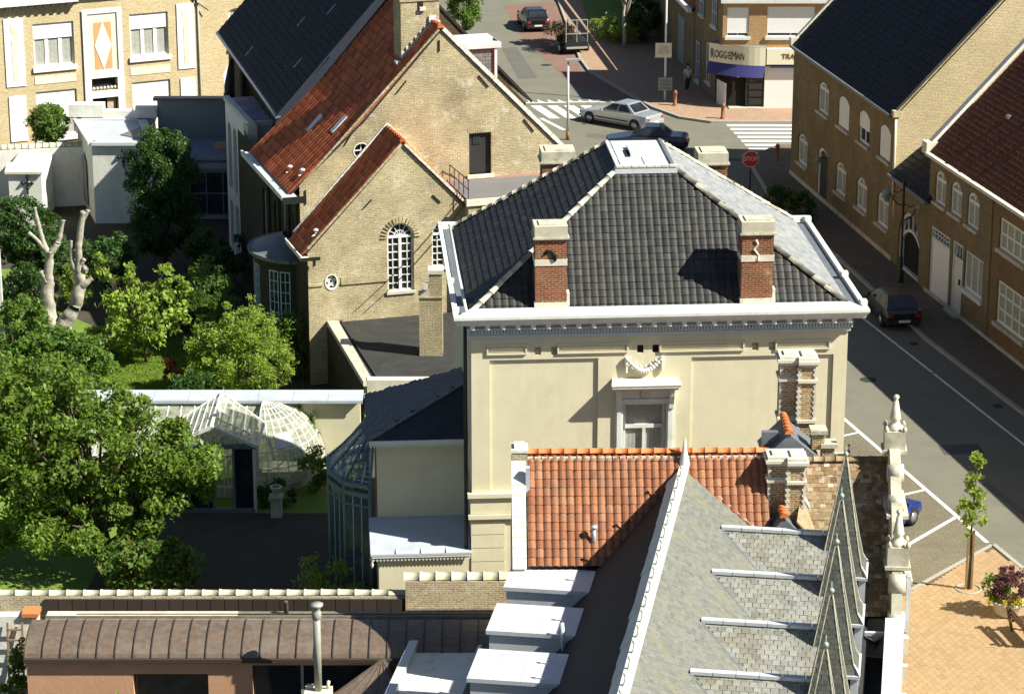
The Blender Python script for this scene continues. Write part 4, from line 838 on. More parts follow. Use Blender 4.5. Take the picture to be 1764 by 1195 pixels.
m = MB(); m.box((.0, -.28, 8.6), (.44, .28, 9.24)); k_ = m.build('apex_block', M['brick_tan'], H); m = MB(); m.box((-.03, -.3, 9.245), (.46, .3, 9.34)); m.box((.06, -.22, 9.345), (.36, .22, 9.42)); m.build('cap', M['whitewash'], k_)
m = MB(); m.box((.38, -.75, 8.1), (.5, -.55, 8.95)); m.build('lead_flashing', M['zinc'], H)
m = MB(); m.tube([(2.3, -1.75, 6.95), (2.3, -1.75, 7.5)], .06, 8); m.tube([(2.3, -1.75, 7.49), (2.3, -1.75, 7.56)], .1, 8); m.build('vent_pipe', M['zinc'], H)
# brown mossy slope towards the street
zb = 8.82
fb = [(8.0, -3.0, zb - 3.0 * S50), (10.72, -3.0, zb - 3.0 * S50), (10.98, 0, zb), (8.0, 0, zb)]; bb = [(10.9, 2.5, zb - 2.5 * S50), (7.8, 2.5, zb - 2.5 * S50), (7.8, 0, zb), (10.98, 0, zb)]
m = MB(); m.slab(fb, (0, .04, -.05)); m.slab(bb, (0, -.04, -.05)); m.build('roof_deck', M['under'], H)
lay(H, 'plain_tile', M['tile_brown'], lay_grid(fb, .17, .125, .5, .015, .008, tilt=.03) + lay_grid(bb, .17, .125, .5, .015, .006), slab_shape(.164, .2, .02))
ridge(H, 'old_ridge_tile', M['tile_brown'], (8.4, 0, zb + .05), (11.0, 0, zb + .05), 8, .11)
part('weather_vane', M['black'], H, lambda m: (m.tube([(9.75, 0, zb), (9.75, 0, zb + .5)], .02, 6), m.ball((9.75, 0, zb + .32), .05, 6), m.ball((9.75, 0, zb + .5), .04, 6)))
# crow steps of the gable behind
for i in range(3):
    x = 8.72 + i * .30; z = 9.66 - i * .42; mm = MB(); mm.box((x, .35, z - .6), (x + .36, .75, z - .12)); k_ = mm.build('crow_step', M['brick_old'], H); boxpart('step_cap', M['stone'], k_, (x - .05, .28, z - .118), (x + .44, .82, z))
# the two saddles with orange ridge tiles
for (x, y0, y1, z, w, h, nn) in ((8.02, .1, 1.7, 9.62, .75, .75, 6), (7.72, -1.75, -1.05, 7.75, .6, .7, 3)):
    m = MB(); m.add([(x - w, y0, z - h), (x, y0, z), (x, y1, z), (x - w, y1, z - h)], [(0, 1, 2, 3)]); m.add([(x + w * 1.2, y0, z - h), (x, y0, z), (x, y1, z), (x + w * 1.2, y1, z - h)], [(0, 1, 2, 3)]); m.add([(x - w, y0, z - h), (x + w * 1.2, y0, z - h), (x, y0, z)], [(0, 1, 2)]); m.build('saddle', M['lead'], H)
    ridge(H, 'ridge_tile', M['tile_ridge'], (x, y0 - .05, z + .03), (x, y1, z + .03), nn, .12)
boxpart('dark_parapet', M['lead'], H, (7.28, .5, 8.9), (7.75, .7, 9.55))
# small cross slope beside the front stack
cr = [(9.3, -1.75, 6.35), (9.34, -1.35, 6.4), (8.3, -.75, 8.05), (8.1, -1.6, 7.6)]
m = MB(); m.slab(cr, (0, 0, -.06)); m.build('cross_roof', tilemat('tawny_slate', [(.30, .235, .13), (.26, .20, .11)], .8, vs_=9), H)
m = MB(); m.bar((9.38, -1.38, 6.42), (8.3, -.74, 8.12), .12, .08); m.build('valley_flashing', M['zincwhite'], H)
def twin(x, y, z0, z1, cap=.26):
    s = MB(); s.box((x, y + .18, z0), (x + .5, y + .85, z1 - cap)); s.box((x + .54, y, z0), (x + 1.02, y + .85, z1 - cap)); sh_ = s.build('twin_chimney', M['brick_old'], H)
    q = MB()
    for i in range(int((z1 - cap - z0) / .085)):
        z = z0 + i * .085; e = .035 * (i % 2)
        q.box((x + .5 - e, y - .02, z), (x + .56 + e, y + .2, z + .075)); q.box((x + .98 - e, y - .02, z), (x + 1.04, y + .1, z + .075)); q.box((x - .02, y + .16, z), (x + .04 + e, y + .3, z + .075))
    qo = q.build('quoins', M['stonepale'], sh_); qo['kind'] = 'stuff'
    for zb_ in (z1 - cap - .5, z1 - cap - 1.75):
        b = MB(); b.box((x - .06, y + .1, zb_), (x + .5, y + .9, zb_ + .09)); b.box((x + .501, y - .07, zb_), (x + 1.08, y + .9, zb_ + .09)); b.slab([(x - .06, y + .1, zb_ + .09), (x + .5, y + .1, zb_ + .09), (x + .5, y + .2, zb_ + .16), (x - .06, y + .2, zb_ + .16)], (0, .1, 0)); b.build('stone_band', M['stonepale'], sh_)
    c = MB(); z = z1 - cap
    for o, a, b in ((.05, 0, .08), (.1, .08, .17), (.04, .17, .26)): c.box((x - o, y + .18 - o, z + a + .001), (x + .5, y + .85 + o, z + b)); c.box((x + .502, y - o, z + a + .001), (x + 1.02 + o, y + .85 + o, z + b))
    c.box((x + .1, y + .3, z + .26), (x + .42, y + .7, z + .32)); c.box((x + .62, y + .15, z + .26), (x + .95, y + .7, z + .32)); c.build('chimney_cap', M['stonepale'], sh_)
twin(7.34, -1.08, 6.2, 9.3); twin(8.0, 2.3, 8.2, 11.22)
# street gable seen edge on: volutes, blocks and obelisks
GB = thing('baroque_street_gable', 'weathered stone street gable with scrolls and two obelisk finials seen edge on', 'gable', (11.0 , 74.29, 0), -3.7)
gp = [(-.6, 9.35), (-1.05, 9.15), (-1.5, 8.6), (-1.9, 8.35), (-2.45, 7.9), (-2.6, 7.35), (-2.75, 6.85), (-3.25, 6.7), (-3.45, 6.1), (-3.75, 5.2), (-3.8, 0)]
outl = [(y, z) for y, z in gp] + [(-y, z) for y, z in gp[::-1]]
m = MB(); m.slab([(-.12, y, z) for y, z in outl], (.3, 0, 0)); m.build('gable_wall', M['stone'], GB)
def vol(y, z, r, w=.46):
    m = MB(); m.tube([(-.2, y, z), (w - .2, y, z)], r, 14); m.build('scroll', M['stone'], GB)
for y, z, r in ((-1.05, 8.85, .26), (-1.75, 8.2, .24), (-3.2, 6.35, .3), (-3.5, 5.3, .3)): vol(y, z, r)
for (y, z) in ((-.1, 9.3), (-2.9, 6.85)):
    m = MB(); m.box((-.26, y - .3, z), (.34, y + .3, z + .55)); m.box((-.32, y - .36, z - .1), (.4, y + .36, z - .002)); b = m.build('pedestal', M['stone'], GB)
    for i, (dx, dy) in enumerate(((-.22, -.25), (.3, -.25), (.3, .25), (-.22, .25))): m = MB(); m.lathe([(.05, 0), (.08, .06), (.02, .18)], (dx, y + dy, z + .55), 6); m.build('corner_scroll', M['stone'], b)
    m = MB(); m.lathe([(.24, .55), (.26, .62), (.15, .72), (.12, .8), (.17, .86), (.15, .95), (.07, 1.4), (.04, 1.42), (.09, 1.5), (.08, 1.56), (.02, 1.6)], (.04, y, z), 8); m.build('obelisk', M['stonepale'], b)
for z, y0, y1 in ((8.02, -2.3, -.2), (6.6, -3.2, -.2), (4.85, -3.9, -2.0)): boxpart('moulding', M['stone'], GB, (-.26, y0, z - .1), (.36, y1, z))
boxpart('downpipe', M['zincwhite'], GB, (.3, -3.3, 4.9), (.42, -3.15, 6.6)); boxpart('street_cornice', M['stonepale'], GB, (.2, -2.9, 6.2), (.5, -1.2, 6.3))
# ------------------------------------------------------------------ slate-roofed hall with spired dormers
L_ = thing('spired_slate_hall', 'lichened slate hall with white ridge, white box dormers and a row of slim slate spires', 'hall', (4.96, 73.89, 0), -8.7)
zs = 8.72; tp = math.tan(rad(34)); tq = math.tan(rad(46)); Y0 = -22
sr = [(5.45, Y0, zs - 5.45 * tp), (5.45, -1.5, zs - 5.45 * tp), (0, .15, zs), (0, Y0, zs)]
sl = [(-5.3, -.3, zs - 5.3 * tq), (-5.3, Y0, zs - 5.3 * tq), (0, Y0, zs), (0, .15, zs)]
m = MB(); m.slab(sr, (-.04, 0, -.05)); m.slab(sl, (.04, 0, -.05)); m.build('roof_deck', M['under'], L_)
pl = lay_grid([(3.0, Y0, zs - 3.0 * tp), (3.0, -1.15, zs - 3.0 * tp), (0, .0, zs), (0, Y0, zs)], .20, .135, .5, .008, .003, tilt=.01)
pl_s = []; pl_d = []; pl_sp = []; pl_sp2 = []
shs = slab_shape(.194, .2, .012)
# the slopes of the four slate dormers and the spires are slated with the same pieces
DY = [-2.3, -5.57, -8.88, -12.1, -15.35, -18.6]
for yd in DY:
    zt, hw, dz = 7.85, 1.5, .98; m = MB()
    x0t, x1 = (zs - zt) / tp, 4.75; x0b = (zs - zt + dz) / tp
    fr_ = [(x0b, yd - hw, zt - dz), (x1, yd - hw, zt - dz), (x1, yd, zt), (x0t, yd, zt)]; bk = [(x1, yd + hw, zt - dz), (x0b, yd + hw, zt - dz), (x0t, yd, zt), (x1, yd, zt)]
    m.slab(fr_, (0, 0, -.05)); m.slab(bk, (0, 0, -.05)); m.box((x0b + .4, yd - hw + .12, 4.4), (4.7, yd + hw - .12, zt - dz - .05)); d = m.build('slate_dormer', M['bitumen'], L_)  # cheeks in near-black felt: the shade below the eaves put into their colour
    pl_d += lay_grid(fr_, .21, .15, .5, .008, .004, tilt=.02); pl_s += lay_grid(bk, .21, .15, .5, .008, .003)
    for i in range(6): mm = MB(); mm.bar((x0t + (4.7 - x0t) * i / 6, yd, zt + .05), (x0t + (4.7 - x0t) * (i + .97) / 6, yd, zt + .05), .2, .09); mm.build('lead_ridge', M['zincwhite'], d)
    m = MB(); m.bar((x0b + .1, yd - hw - .06, zt - dz - .03), (4.9, yd - hw - .06, zt - dz - .03), .13, .09); m.build('gutter', M['stonepale'], d)
    m = MB(); m.bar((x0t, yd - .05, zt + .03), (x0b, yd - hw, zt - dz + .02), .05, .03); m.build('valley', M['lead'], d)
# spires: flared square slate pyramids with ball finials
for k_, yd in enumerate(DY):
    t = MB(); cx, zb_, zt = 4.67, 6.9, 10.15; lv = [(.68, zb_), (.56, zb_ + .26), (.46, zb_ + .75), (.25, zb_ + 1.95), (.035, zt)]
    for (h0, z0), (h1, z1) in zip(lv[:-1], lv[1:]):
        for i in range(4):
            c4 = [(-1, -1), (1, -1), (1, 1), (-1, 1)]; a, b = c4[i], c4[(i + 1) % 4]
            q = [(cx + a[0] * h0, yd + a[1] * h0, z0), (cx + b[0] * h0, yd + b[1] * h0, z0), (cx + b[0] * h1, yd + b[1] * h1, z1), (cx + a[0] * h1, yd + a[1] * h1, z1)]
            t.face(q)
            if i != 2:
                up = Vec(q[1]) - Vec(q[0]); n_ = up.cross(Vec(q[3]) - Vec(q[0])).normalized(); pr = lay_grid(q, .125, .12, .5, .002, .001, up=up, edge=.42)
                for p_ in pr:
                    if Vec(p_.col[2][:3]).dot(n_) < 0: p_.col[0] = -p_.col[0]; p_.col[2] = -p_.col[2]
                (pl_sp if i in (0, 1) else pl_sp2).extend(pr)
    sp = t.build('spire', M['slate_dk'], L_)
    m = MB()
    for (a, b) in ((-1, -1), (1, -1), (1, 1)):
        for (h0, z0), (h1, z1) in zip(lv[:-1], lv[1:]): m.tube([(cx + a * h0, yd + b * h0, z0), (cx + a * h1, yd + b * h1, z1)], .016, 5)
    m.build('hip_roll', M['stone'], sp)
    m = MB(); m.tube([(cx, yd, zt - .1), (cx, yd, zt + .35)], .014, 6); m.ball((cx, yd, zt + .12), .075, 8); m.lathe([(.07, -.3), (.03, 0)], (cx, yd, zt), 8); m.build('ball_finial', M['verdigris'], sp)
    m = MB(); m.box((cx - .72, yd - .74, zb_ - .07), (cx + .74, yd - .66, zb_ + .01)); m.box((cx + .66, yd - .66, zb_ - .07), (cx + .74, yd + .74, zb_ + .01)); m.add([(cx + .74, yd - .74, zb_), (cx + .5, yd - .5, zb_ + .38), (cx + .74, yd - .45, zb_)], [(0, 1, 2)]); m.build('eaves_board', M['zincwhite'], sp)
    m = MB(); m.box((cx - .6, yd - .6, 4.4), (cx + .58, yd + .6, zb_ - .07)); m.build('spire_base', M['slate_dk'], sp)
    boxpart('corner_post', M['zincwhite'], sp, (cx + .5, yd - .7, 4.7), (cx + .68, yd - .56, zb_ - .071)); boxpart('corner_post', M['zincwhite'], sp, (cx + .5, yd + .56, 4.7), (cx + .68, yd + .7, zb_ - .071))
lay(L_, 'slate', M['slate'], pl, shs); lay(L_, 'dormer_slate', M['slate_pale'], pl_d, shs); lay(L_, 'slate', M['slate'], pl_s, shs, limit=0); lay(L_, 'spire_slate', M['slate_dk'], pl_sp + pl_sp2, slab_shape(.12, .15, .007), limit=300)
# ridge capping with little cresting finials
rd = 24
for i in range(rd): mm = MB(); y = .12 - i * .95; mm.box((-.13, y - .93, zs - .02), (.13, y, zs + .1)); mm.slab([(-.13, y, zs), (-.42, y, zs - .3), (-.42 - random.uniform(0, .05), y - .93, zs - .32), (-.13, y - .93, zs)], (0, 0, .03)); mm.build('ridge_cap', M['whitewash'], L_)
for i in range(rd):
    y = .05 - i * .95; m = MB(); m.lathe([(.09, 0), (.04, .08), (.02, .24), (.05, .27), (.05, .32), (.01, .34)], (0, y, zs + .1), 7); m.build('crest_finial', M['whitewash'], L_)
m = MB(); m.lathe([(.18, -.15), (.15, .15), (.07, .5), (.02, .9)], (0.0, .08, zs + .05), 8); m.build('end_spike', M['whitewash'], L_)
m = MB(); m.bar((.05, .1, zs + .05), (2.16, -.84, zs - 2.13 * tp + .06), .10, .06); m.build('valley_flashing', M['zincwhite'], L_)
# white boxy dormers on the dark side
for yb, yf in ((-2.4, -3.95), (-5.1, -7.0), (-8.2, -10.1), (-11.4, -13.4)):
    m = MB(); m.box((-4.58, yf + .06, 3.9), (-1.9, yb - .06, 6.28)); d = m.build('box_dormer', M['zincwhite'], L_)
    m = MB(); m.box((-4.66, yf, 6.285), (-2.1, yb, 6.4)); m.build('dormer_roof', M['zincwhite'], d)
    for j in range(1, 3): boxpart('seam', M['zinc'], d, (-4.66 + j * .7, yf, 6.4), (-4.645 + j * .7, yb, 6.408))
m = MB(); m.tube([(-2.5, -7.3, 6.0), (-2.55, -7.35, 6.9)], .06, 8); m.build('vent_pipe', M['zincwhite'], L_)
m = MB(); m.box((-5.2, Y0, 0), (5.3, -1.3, 3.2)); m.build('wall', M['brick_garden'], L_)
# street side gutter and parapet
m = MB(); m.box((5.36, Y0, 4.6), (5.46, -2.6, 4.72)); m.box((5.46, Y0, 4.2), (5.97, -2.4, 4.3)); m.build('gutter', M['zincwhite'], L_)
boxpart('gutter_floor', M['bitumen'], L_, (5.47, Y0, 4.3), (5.97, -2.5, 4.32))
m = MB(); m.box((5.99, Y0, 0), (6.42, -2.45, 5.35)); m.build('street_wall', M['brick_garden'], L_)
m = MB(); m.box((5.95, Y0, 5.36), (6.47, -2.4, 5.5)); m.build('parapet_coping', M['zincwhite'], L_)
for i in range(5): boxpart('cornice_bracket', M['stonepale'], L_, (6.42, -3.3 - i * 1.9, 4.8), (6.62, -3.1 - i * 1.9, 5.3))
m = MB(); m.bar((5.4, -2.9, 5.2), (5.95, -2.9, 5.22), .12, .1); m.lathe([(.24, 0), (.26, .05), (.08, -.35)], (5.66, -2.95, 5.1), 4); m.build('rain_hopper', M['zincwhite'], L_)
# ------------------------------------------------------------------ copper-roofed building at the bottom left
Q = thing('copper_roofed_annex', 'low orange rendered building with curved brown copper roof', 'building', (0, 0, 0))
xs0, xs1, npn = -14.25, .6, 28; dx = (xs1 - xs0) / npn
m = MB(); fq = lambda u, z, d: (u, 73.2 + d, z); wall(m, rect(-14.2, .6, 0, 3.02), [rect(-11.1, -8.9, 1.3, 2.6), rect(-7.6, -3.6, 0.2, 2.88)], fq, .4); m.add([(-14.2, 73.2, 0), (-14.2, 75.3, 0), (-14.2, 75.3, 3), (-14.2, 73.2, 3)], [(0, 1, 2, 3)]); m.build('wall', M['orangewall'], Q)
for q in (rect(-11.1, -8.9, 1.3, 2.6), rect(-7.6, -3.6, 0.2, 2.88)): MB().face([fq(*p, .39) for p in q]).build('window_glass', M['glass'], Q)
boxpart('sill', M['greygreen'], Q, (-11.15, 73.1, 1.2), (-8.85, 73.4, 1.3)); boxpart('mullion', M['greygreen'], Q, (-6.2, 73.4, .2), (-6.12, 73.5, 2.85))
na = 7
for i in range(npn):
    m = MB(); pts = []
    for j in range(na + 1): a = rad(4 + 82 * j / na); pts.append((74.85 - 1.7 * cos(a), 3.08 + .58 * sin(a)))
    x = xs0 + i * dx
    for (y0, z0), (y1, z1) in zip(pts[:-1], pts[1:]): m.add([(x + .012, y0, z0), (x + dx - .012, y0, z0), (x + dx - .012, y1, z1), (x + .012, y1, z1)], [(0, 1, 2, 3)])
    m.build('copper_panel', M['copper'], Q)
    m = MB()
    for (y0, z0), (y1, z1) in zip(pts[:-1], pts[1:]): m.bar((x, y0, z0 + .01), (x, y1, z1 + .01), .03, .06)
    m.build('standing_seam', M['copperdk'], Q)
m = MB(); m.box((xs0, 73.02, 3.02), (xs1, 73.22, 3.13)); m.box((xs0, 73.22, 2.98), (xs1, 75.4, 3.04)); m.build('eaves_gutter', M['copperdk'], Q)
m = MB(); m.box((-13.9, 74.75, 3.5), (xs1, 75.5, 3.6)); m.box((-13.9, 74.95, 3.6), (xs1, 75.0, 3.68)); m.build('roof_gutter', tilemat('grey_copper', [(.17, .15, .115), (.2, .175, .13)], .6, vs_=3), Q)
boxpart('gutter_lining', M['stonepale'], Q, (-13.9, 75.02, 3.602), (-8.2, 75.46, 3.62)); boxpart('gutter_slot', M['copperdk'], Q, (-13.0, 75.2, 3.624), (-.5, 75.25, 3.64))
part('vent', M['copperdk'], Q, lambda m: m.tube([(-6.75, 75.3, 3.5), (-6.75, 75.3, 3.95), (-6.75, 75.25, 4.0)], .07, 8))
# garden wall with tile coping, dark copper panels on its near side
GW = thing('tile_coped_wall', 'long wall with cream half round coping tiles behind the copper roof', 'wall', (0, 0, 0))
boxpart('wall_body', M['brick_garden'], GW, (-17, 78.3, 0), (-3.3, 78.62, 2.9))
for i in range(27): boxpart('copper_cladding_panel', M['copperdk'], GW, (-14.5 + i * .43, 78.24, 2.2), (-14.5 + i * .43 + .405, 78.3, 2.82))
ridge(GW, 'coping_tile', M['cap'], (-17, 78.44, 2.92), (-3.3, 78.44, 2.94), 26, .125)
BW = thing('bleached_brick_wall', 'short pale brick wall with cream coping tiles beside the orange roof', 'wall', (0, 0, 0))
boxpart('wall_body', M['brick_garden'], BW, (-3.3, 78.2, 0), (.15, 78.6, 3.44)); ridge(BW, 'coping_tile', M['cap'], (-3.35, 78.4, 3.47), (.1, 78.4, 3.49), 7, .18)
for i in range(8): boxpart('copper_cladding_panel', M['copperdk'], BW, (-3.25 + i * .43, 78.12, 1.9), (-3.25 + i * .43 + .405, 78.19, 2.44))
boxpart('edge_trim', M['copper'], BW, (-3.3, 78.05, 2.46), (.1, 78.19, 2.54))
# copper pyramid rooflight, white flat-roofed lift box, metal flue
PY = thing('copper_pyramid_roof', 'brown copper pyramid roof with standing seams', 'roof', (0, 0, 0))
ap = Vec((-3.75, 72.9, 3.2)); pb = [(-6.6, 71.4, 1.6), (-2.6, 70.6, 1.6), (-2.2, 73.1, 1.6), (-5.2, 73.1, 1.6)]
for i in range(4):
    a, b = Vec(pb[i]), Vec(pb[(i + 1) % 4]); n = 5
    for j in range(n): MB().face([a.lerp(b, (j + .02) / n), a.lerp(b, (j + .98) / n), ap]).build('copper_panel', M['copper'], PY)
    m = MB()
    for j in range(n): m.bar(a.lerp(b, j / n), ap, .03 if j else .08, .05)
    m.build('standing_seam', M['copperdk'] if i else M['copper'], PY)
WB = thing('white_flat_roof', 'stained white flat roof with raised edges beside the copper pyramid', 'roof', (4.96, 73.89, 0), -8.7)
m = MB(); m.box((-7.8, -14, 0), (-5.72, -.8, 3.2)); m.build('wall', M['white'], WB); boxpart('roof_sheet', M['box'], WB, (-7.6, -14, 3.22), (-5.85, -1.05, 3.26))
m = MB(); m.box((-7.84, -14, 3.2), (-7.58, -.7, 3.48)); m.box((-7.58, -1.0, 3.2), (-5.7, -.7, 3.46)); m.box((-5.82, -14, 3.2), (-5.7, -1.0, 3.42)); m.build('raised_edge', M['zincwhite'], WB)
FL = thing('metal_flue', 'tall grey green flue pipe with flared cap rising before the copper roof', 'flue', (-5.62, 72.4, 0))
m = MB(); m.tube([(0, 0, 2.4), (0, 0, 4.9)], .11, 14); m.build('pipe', M['greygreen'], FL)
m = MB(); m.lathe([(.11, 4.68), (.14, 4.72), (.14, 4.9), (.11, 4.94), (.11, 5.02), (.19, 5.1), (.2, 5.16), (.02, 5.18)], (0, 0, 0), 16); m.build('cap', M['greygreen'], FL)
m = MB(); m.box((-.4, -.3, 2.2), (.4, .3, 2.45)); m.box((-.35, .1, 2.46), (-.15, .2, 2.56)); m.tube([(.25, .1, 2.45), (.3, .1, 2.7)], .05, 8); m.build('base', M['stonepale'], FL)
LW = thing('whitewashed_ladder_wall', 'bit of whitewashed wall with a wooden ladder at the lower left corner', 'wall', (0, 0, 0))
m = MB(); m.box((-17, 76.6, 0), (-14.45, 77.0, 2.95)); m.build('wall_body', M['whitewash'], LW); boxpart('clay_cap', M['tile_ridge'], LW, (-14.9, 76.5, 2.96), (-14.4, 77.1, 3.08))
m = MB(); m.bar((-14.9, 76.2, .4), (-14.9, 76.5, 2.8), .06); m.bar((-15.35, 76.2, .4), (-15.35, 76.5, 2.8), .06)
for i in range(7): m.bar((-15.35, 76.22 + i * .04, .6 + i * .33), (-14.9, 76.22 + i * .04, .6 + i * .33), .05)
m.build('ladder', M['stake'], LW)
# ------------------------------------------------------------------ right-hand row of houses
Rn = (15.02, 143.17, 0)
H1 = thing('brown_brick_townhouse', 'two storey brown brick house with steep black roof and arched white windows', 'house', Rn, -79.5)
f = fy(0)
up = [arch(4.62, 6.5, 4.68, 6.3, .3), arch(8.18, 10.0, 4.68, 6.32, .3), arch(11.6, 13.36, 4.68, 6.34, .3), arch(14.92, 16.62, 4.70, 6.38, .3)]
lo = [arch(1.25, 3.05, 1.15, 2.8, .3), arch(8.1, 9.86, 1.25, 2.9, .3), arch(11.62, 13.32, 1.35, 2.98, .3), arch(14.98, 16.7, 1.4, 3.08, .3)]
dr = arch(4.95, 6.7, .12, 2.9, .3)
L1 = 17.4; ez = 7.25
part('wall', M['brick_right'], H1, wall, rect(0, L1, 0, ez), up + lo + [dr], f, .18)
for i, q in enumerate(up): window(H1, f, q, 2, 1, .14, .1, .14, shutter=(0, .97, .55, .97)[i], sill=.12, sillm='stone', transom=.78, curtain=i == 0)
for q in lo: window(H1, f, q, 2, 1, .14, .1, .14, sill=.12, sillm='stone', transom=.75, curtain=True)
m = MB(); fbox(m, f, 5.1, 6.55, .14, 2.3, .12, .16); d = m.build('front_door', M['dkwood'], H1); m = MB(); ring(m, dr, .16, f, .06, .16); m.build('door_frame', M['white'], d)
boxpart('plinth', M['stone'], H1, (-.03, -.05, 0), (L1, 0, .35))
for x in (L1, 0): m = MB(); m.add([(x, .0, 0), (x, 14, 0), (x, 14, ez), (x, 7, 14.55), (x, 0, ez)], [(0, 1, 2, 3, 4)]); m.build('gable_wall', M['brick_left'], H1)
q1 = [(.0, -.15, ez - .1), (L1 - .25, -.15, ez - .1), (L1 - .25, 7, ez + 7.3), (0, 7, ez + 7.3)]
m = MB(); m.slab(q1, (0, .1, -.1)); m.slab([(L1, 14.1, ez - .1), (0, 14.1, ez - .1), (0, 7, ez + 7.3), (L1, 7, ez + 7.3)], (0, -.1, -.1)); m.build('roof_deck', M['under'], H1)
lay(H1, 'roof_tile', M['tile_black2'], lay_grid(q1, .30, .34, 0, .02, .004), tile_shape(.28, .4, .03, .04, 2), limit=0, stuffname='roof_tiles')
m = MB(); m.slab([(L1 - .25, -.1, ez), (L1 + .05, -.1, ez), (L1 + .05, 7, ez + 7.42), (L1 - .25, 7, ez + 7.42)], (0, 0, .12)); m.build('verge_coping', M['brick_tan'], H1)
m = MB(); m.slab([(-.1, -.1, ez), (.15, -.1, ez), (.15, 7, ez + 7.42), (-.1, 7, ez + 7.42)], (0, 0, .2)); m.build('verge_coping', M['stonepale'], H1)
boxpart('kneeler', M['brick_left'], H1, (L1 - .25, -.2, ez - .1), (L1 + .08, .15, ez + .2)); boxpart('kneeler', M['stonepale'], H1, (-.15, -.25, ez - .1), (.25, .2, ez + .35))
part('gutter', M['lead'], H1, lambda m: m.box((.1, -.3, ez - .18), (L1 - .36, -.05, ez - .04)))
part('downpipe', M['stonepale'], H1, lambda m: m.tube([(L1 + .06, -.08, ez - .2), (L1 + .06, -.06, 3.2)], .06))
lb = thing('wall_lantern', 'dark wrought iron wall lantern beside the black front door', 'lantern', (15.02 + 1.22, 143.17 - 6.7, 0), -79.5)
m = MB(); m.bar((0, 0, 2.62), (0, -.6, 2.66), .04); m.tube([(0, 0, 2.3), (0, -.3, 2.4), (0, -.5, 2.62)], .02, 5); m.build('bracket', M['black'], lb); m = MB(); m.lathe([(.05, -.3), (.16, -.05), (.18, 0), (.05, .12), (.01, .2)], (0, -.55, 2.55), 6); m.build('lamp', M['signgrey'], lb)
# gate building with the low dark roof
H0 = thing('arched_gateway', 'low brick gateway with dark round arch and white fanlight between two houses', 'gateway', Rn, -79.5)
ga = arch(18.3, 21.4, .05, 3.1, 1.3, 12)
part('wall', M['brick_right'], H0, wall, rect(17.42, 22.95, 0, 4.5), [ga], f, .3)
MB().face([f(*p, .29) for p in arch(18.3, 21.4, .05, 2.2, .9, 12)]).build('gate', M['darkgap'], H0)
MB().face([f(*p, .295) for p in ga]).build('gate_back', M['dkwood'], H0)
m = MB(); ring(m, ga, .16, f, .1, .28)
for k_ in range(12): a, b = arch(18.3, 21.4, .05, 2.2, .9, 12)[2 + k_], arch(18.3, 21.4, .05, 2.2, .9, 12)[3 + k_]; m.bar(f(*a, .2), f(*b, .2), .14)
for k_ in range(1, 6): a = arch(18.3, 21.4, .05, 2.2, .9, 12)[2 + 2 * k_]; b = ga[2 + 2 * k_]; m.bar(f(*a, .2), f(*b, .2), .07)
m.build('fanlight', M['white'], H0)
q0 = [(17.42, -.25, 4.45), (22.95, -.25, 4.45), (22.95, 5, 8.6), (17.42, 5, 8.6)]
m = MB(); m.slab(q0, (0, .1, -.1)); m.build('roof_deck', M['under'], H0)
lay(H0, 'roof_tile', M['tile_black2'], lay_grid(q0, .30, .34, 0, .02, .004), tile_shape(.28, .4, .03, .04, 2), limit=0, stuffname='roof_tiles')
part('gutter', M['lead'], H0, lambda m: m.box((17.45, -.4, 4.32), (22.9, -.15, 4.46)))
H2 = thing('red_roofed_terrace', 'brown brick terrace with dull red roof, white garage door and arched upper windows', 'house', (19.21, 120.5, 0), -77.8)
L2 = 48; ez = 6.75
up = [arch(.1, 1.48, 4.55, 6.1, .28), arch(2.05, 3.44, 4.55, 6.08, .28), arch(4.08, 5.5, 4.52, 6.1, .28)]
gar, drr, wi = rect(-.15, 2.3, .15, 3.36), rect(2.62, 3.92, .2, 3.42), rect(4.1, 6.3, 1.62, 3.38)
part('wall', M['brick_right'], H2, wall, rect(-.6, 6.95, 0, ez), up + [gar, drr, wi], f, .18)
b1, b2 = rect(7.85, 10.75, 4.45, 5.86), rect(7.95, 11.15, 1.2, 3.12); b3, b4 = rect(12.4, 15, 4.45, 5.86), rect(12.4, 15.3, 1.2, 3.12)
br2 = brick('ruddy_brick', (.25, .15, .07), (.20, .115, .05), (.22, .165, .10), blotch=.2)
part('wall', br2, H2, wall, rect(6.95, L2, 0, ez), [b1, b2, b3, b4], f, .18)
for q in up: window(H2, f, q, 2, 1, .13, .09, .14, sill=.12, sillm='stone', transom=.72, curtain=True)
window(H2, f, wi, 3, 1, .12, .1, .14, sill=.2, sillm='white', curtain=True)
for q in (b1, b2, b3, b4): window(H2, f, q, 4, 3 if q in (b2, b4) else 2, .14, .09, .14, sill=.16, sillm='stone', curtain=True, fm='sign')
m = MB(); fbox(m, f, -.15, 2.3, .15, 2.75, .1, .17); g = m.build('garage_door', M['shutter'], H2); m = MB(); ring(m, gar, .1, f, .04, .18); fbox(m, f, -.1, 2.25, 2.74, 2.86, .04, .16)
for i in range(1, 7): fbox(m, f, -.15 + i * .35 - .02, -.15 + i * .35 + .02, 2.86, 3.3, .08, .14)
fbox(m, f, -.1, 2.25, 3.05, 3.09, .08, .14); m.build('frame', M['white'], g); MB().face([f(*p, .165) for p in rect(-.1, 2.25, 2.8, 3.32)]).build('pane', M['glass'], g)
m = MB(); fbox(m, f, 2.62, 3.92, .2, 2.7, .1, .17); d = m.build('front_door', M['white'], H2); m = MB(); ring(m, drr, .1, f, .04, .18)
for i in range(1, 4): fbox(m, f, 2.62 + i * .325 - .02, 2.62 + i * .325 + .02, 2.8, 3.3, .08, .14)
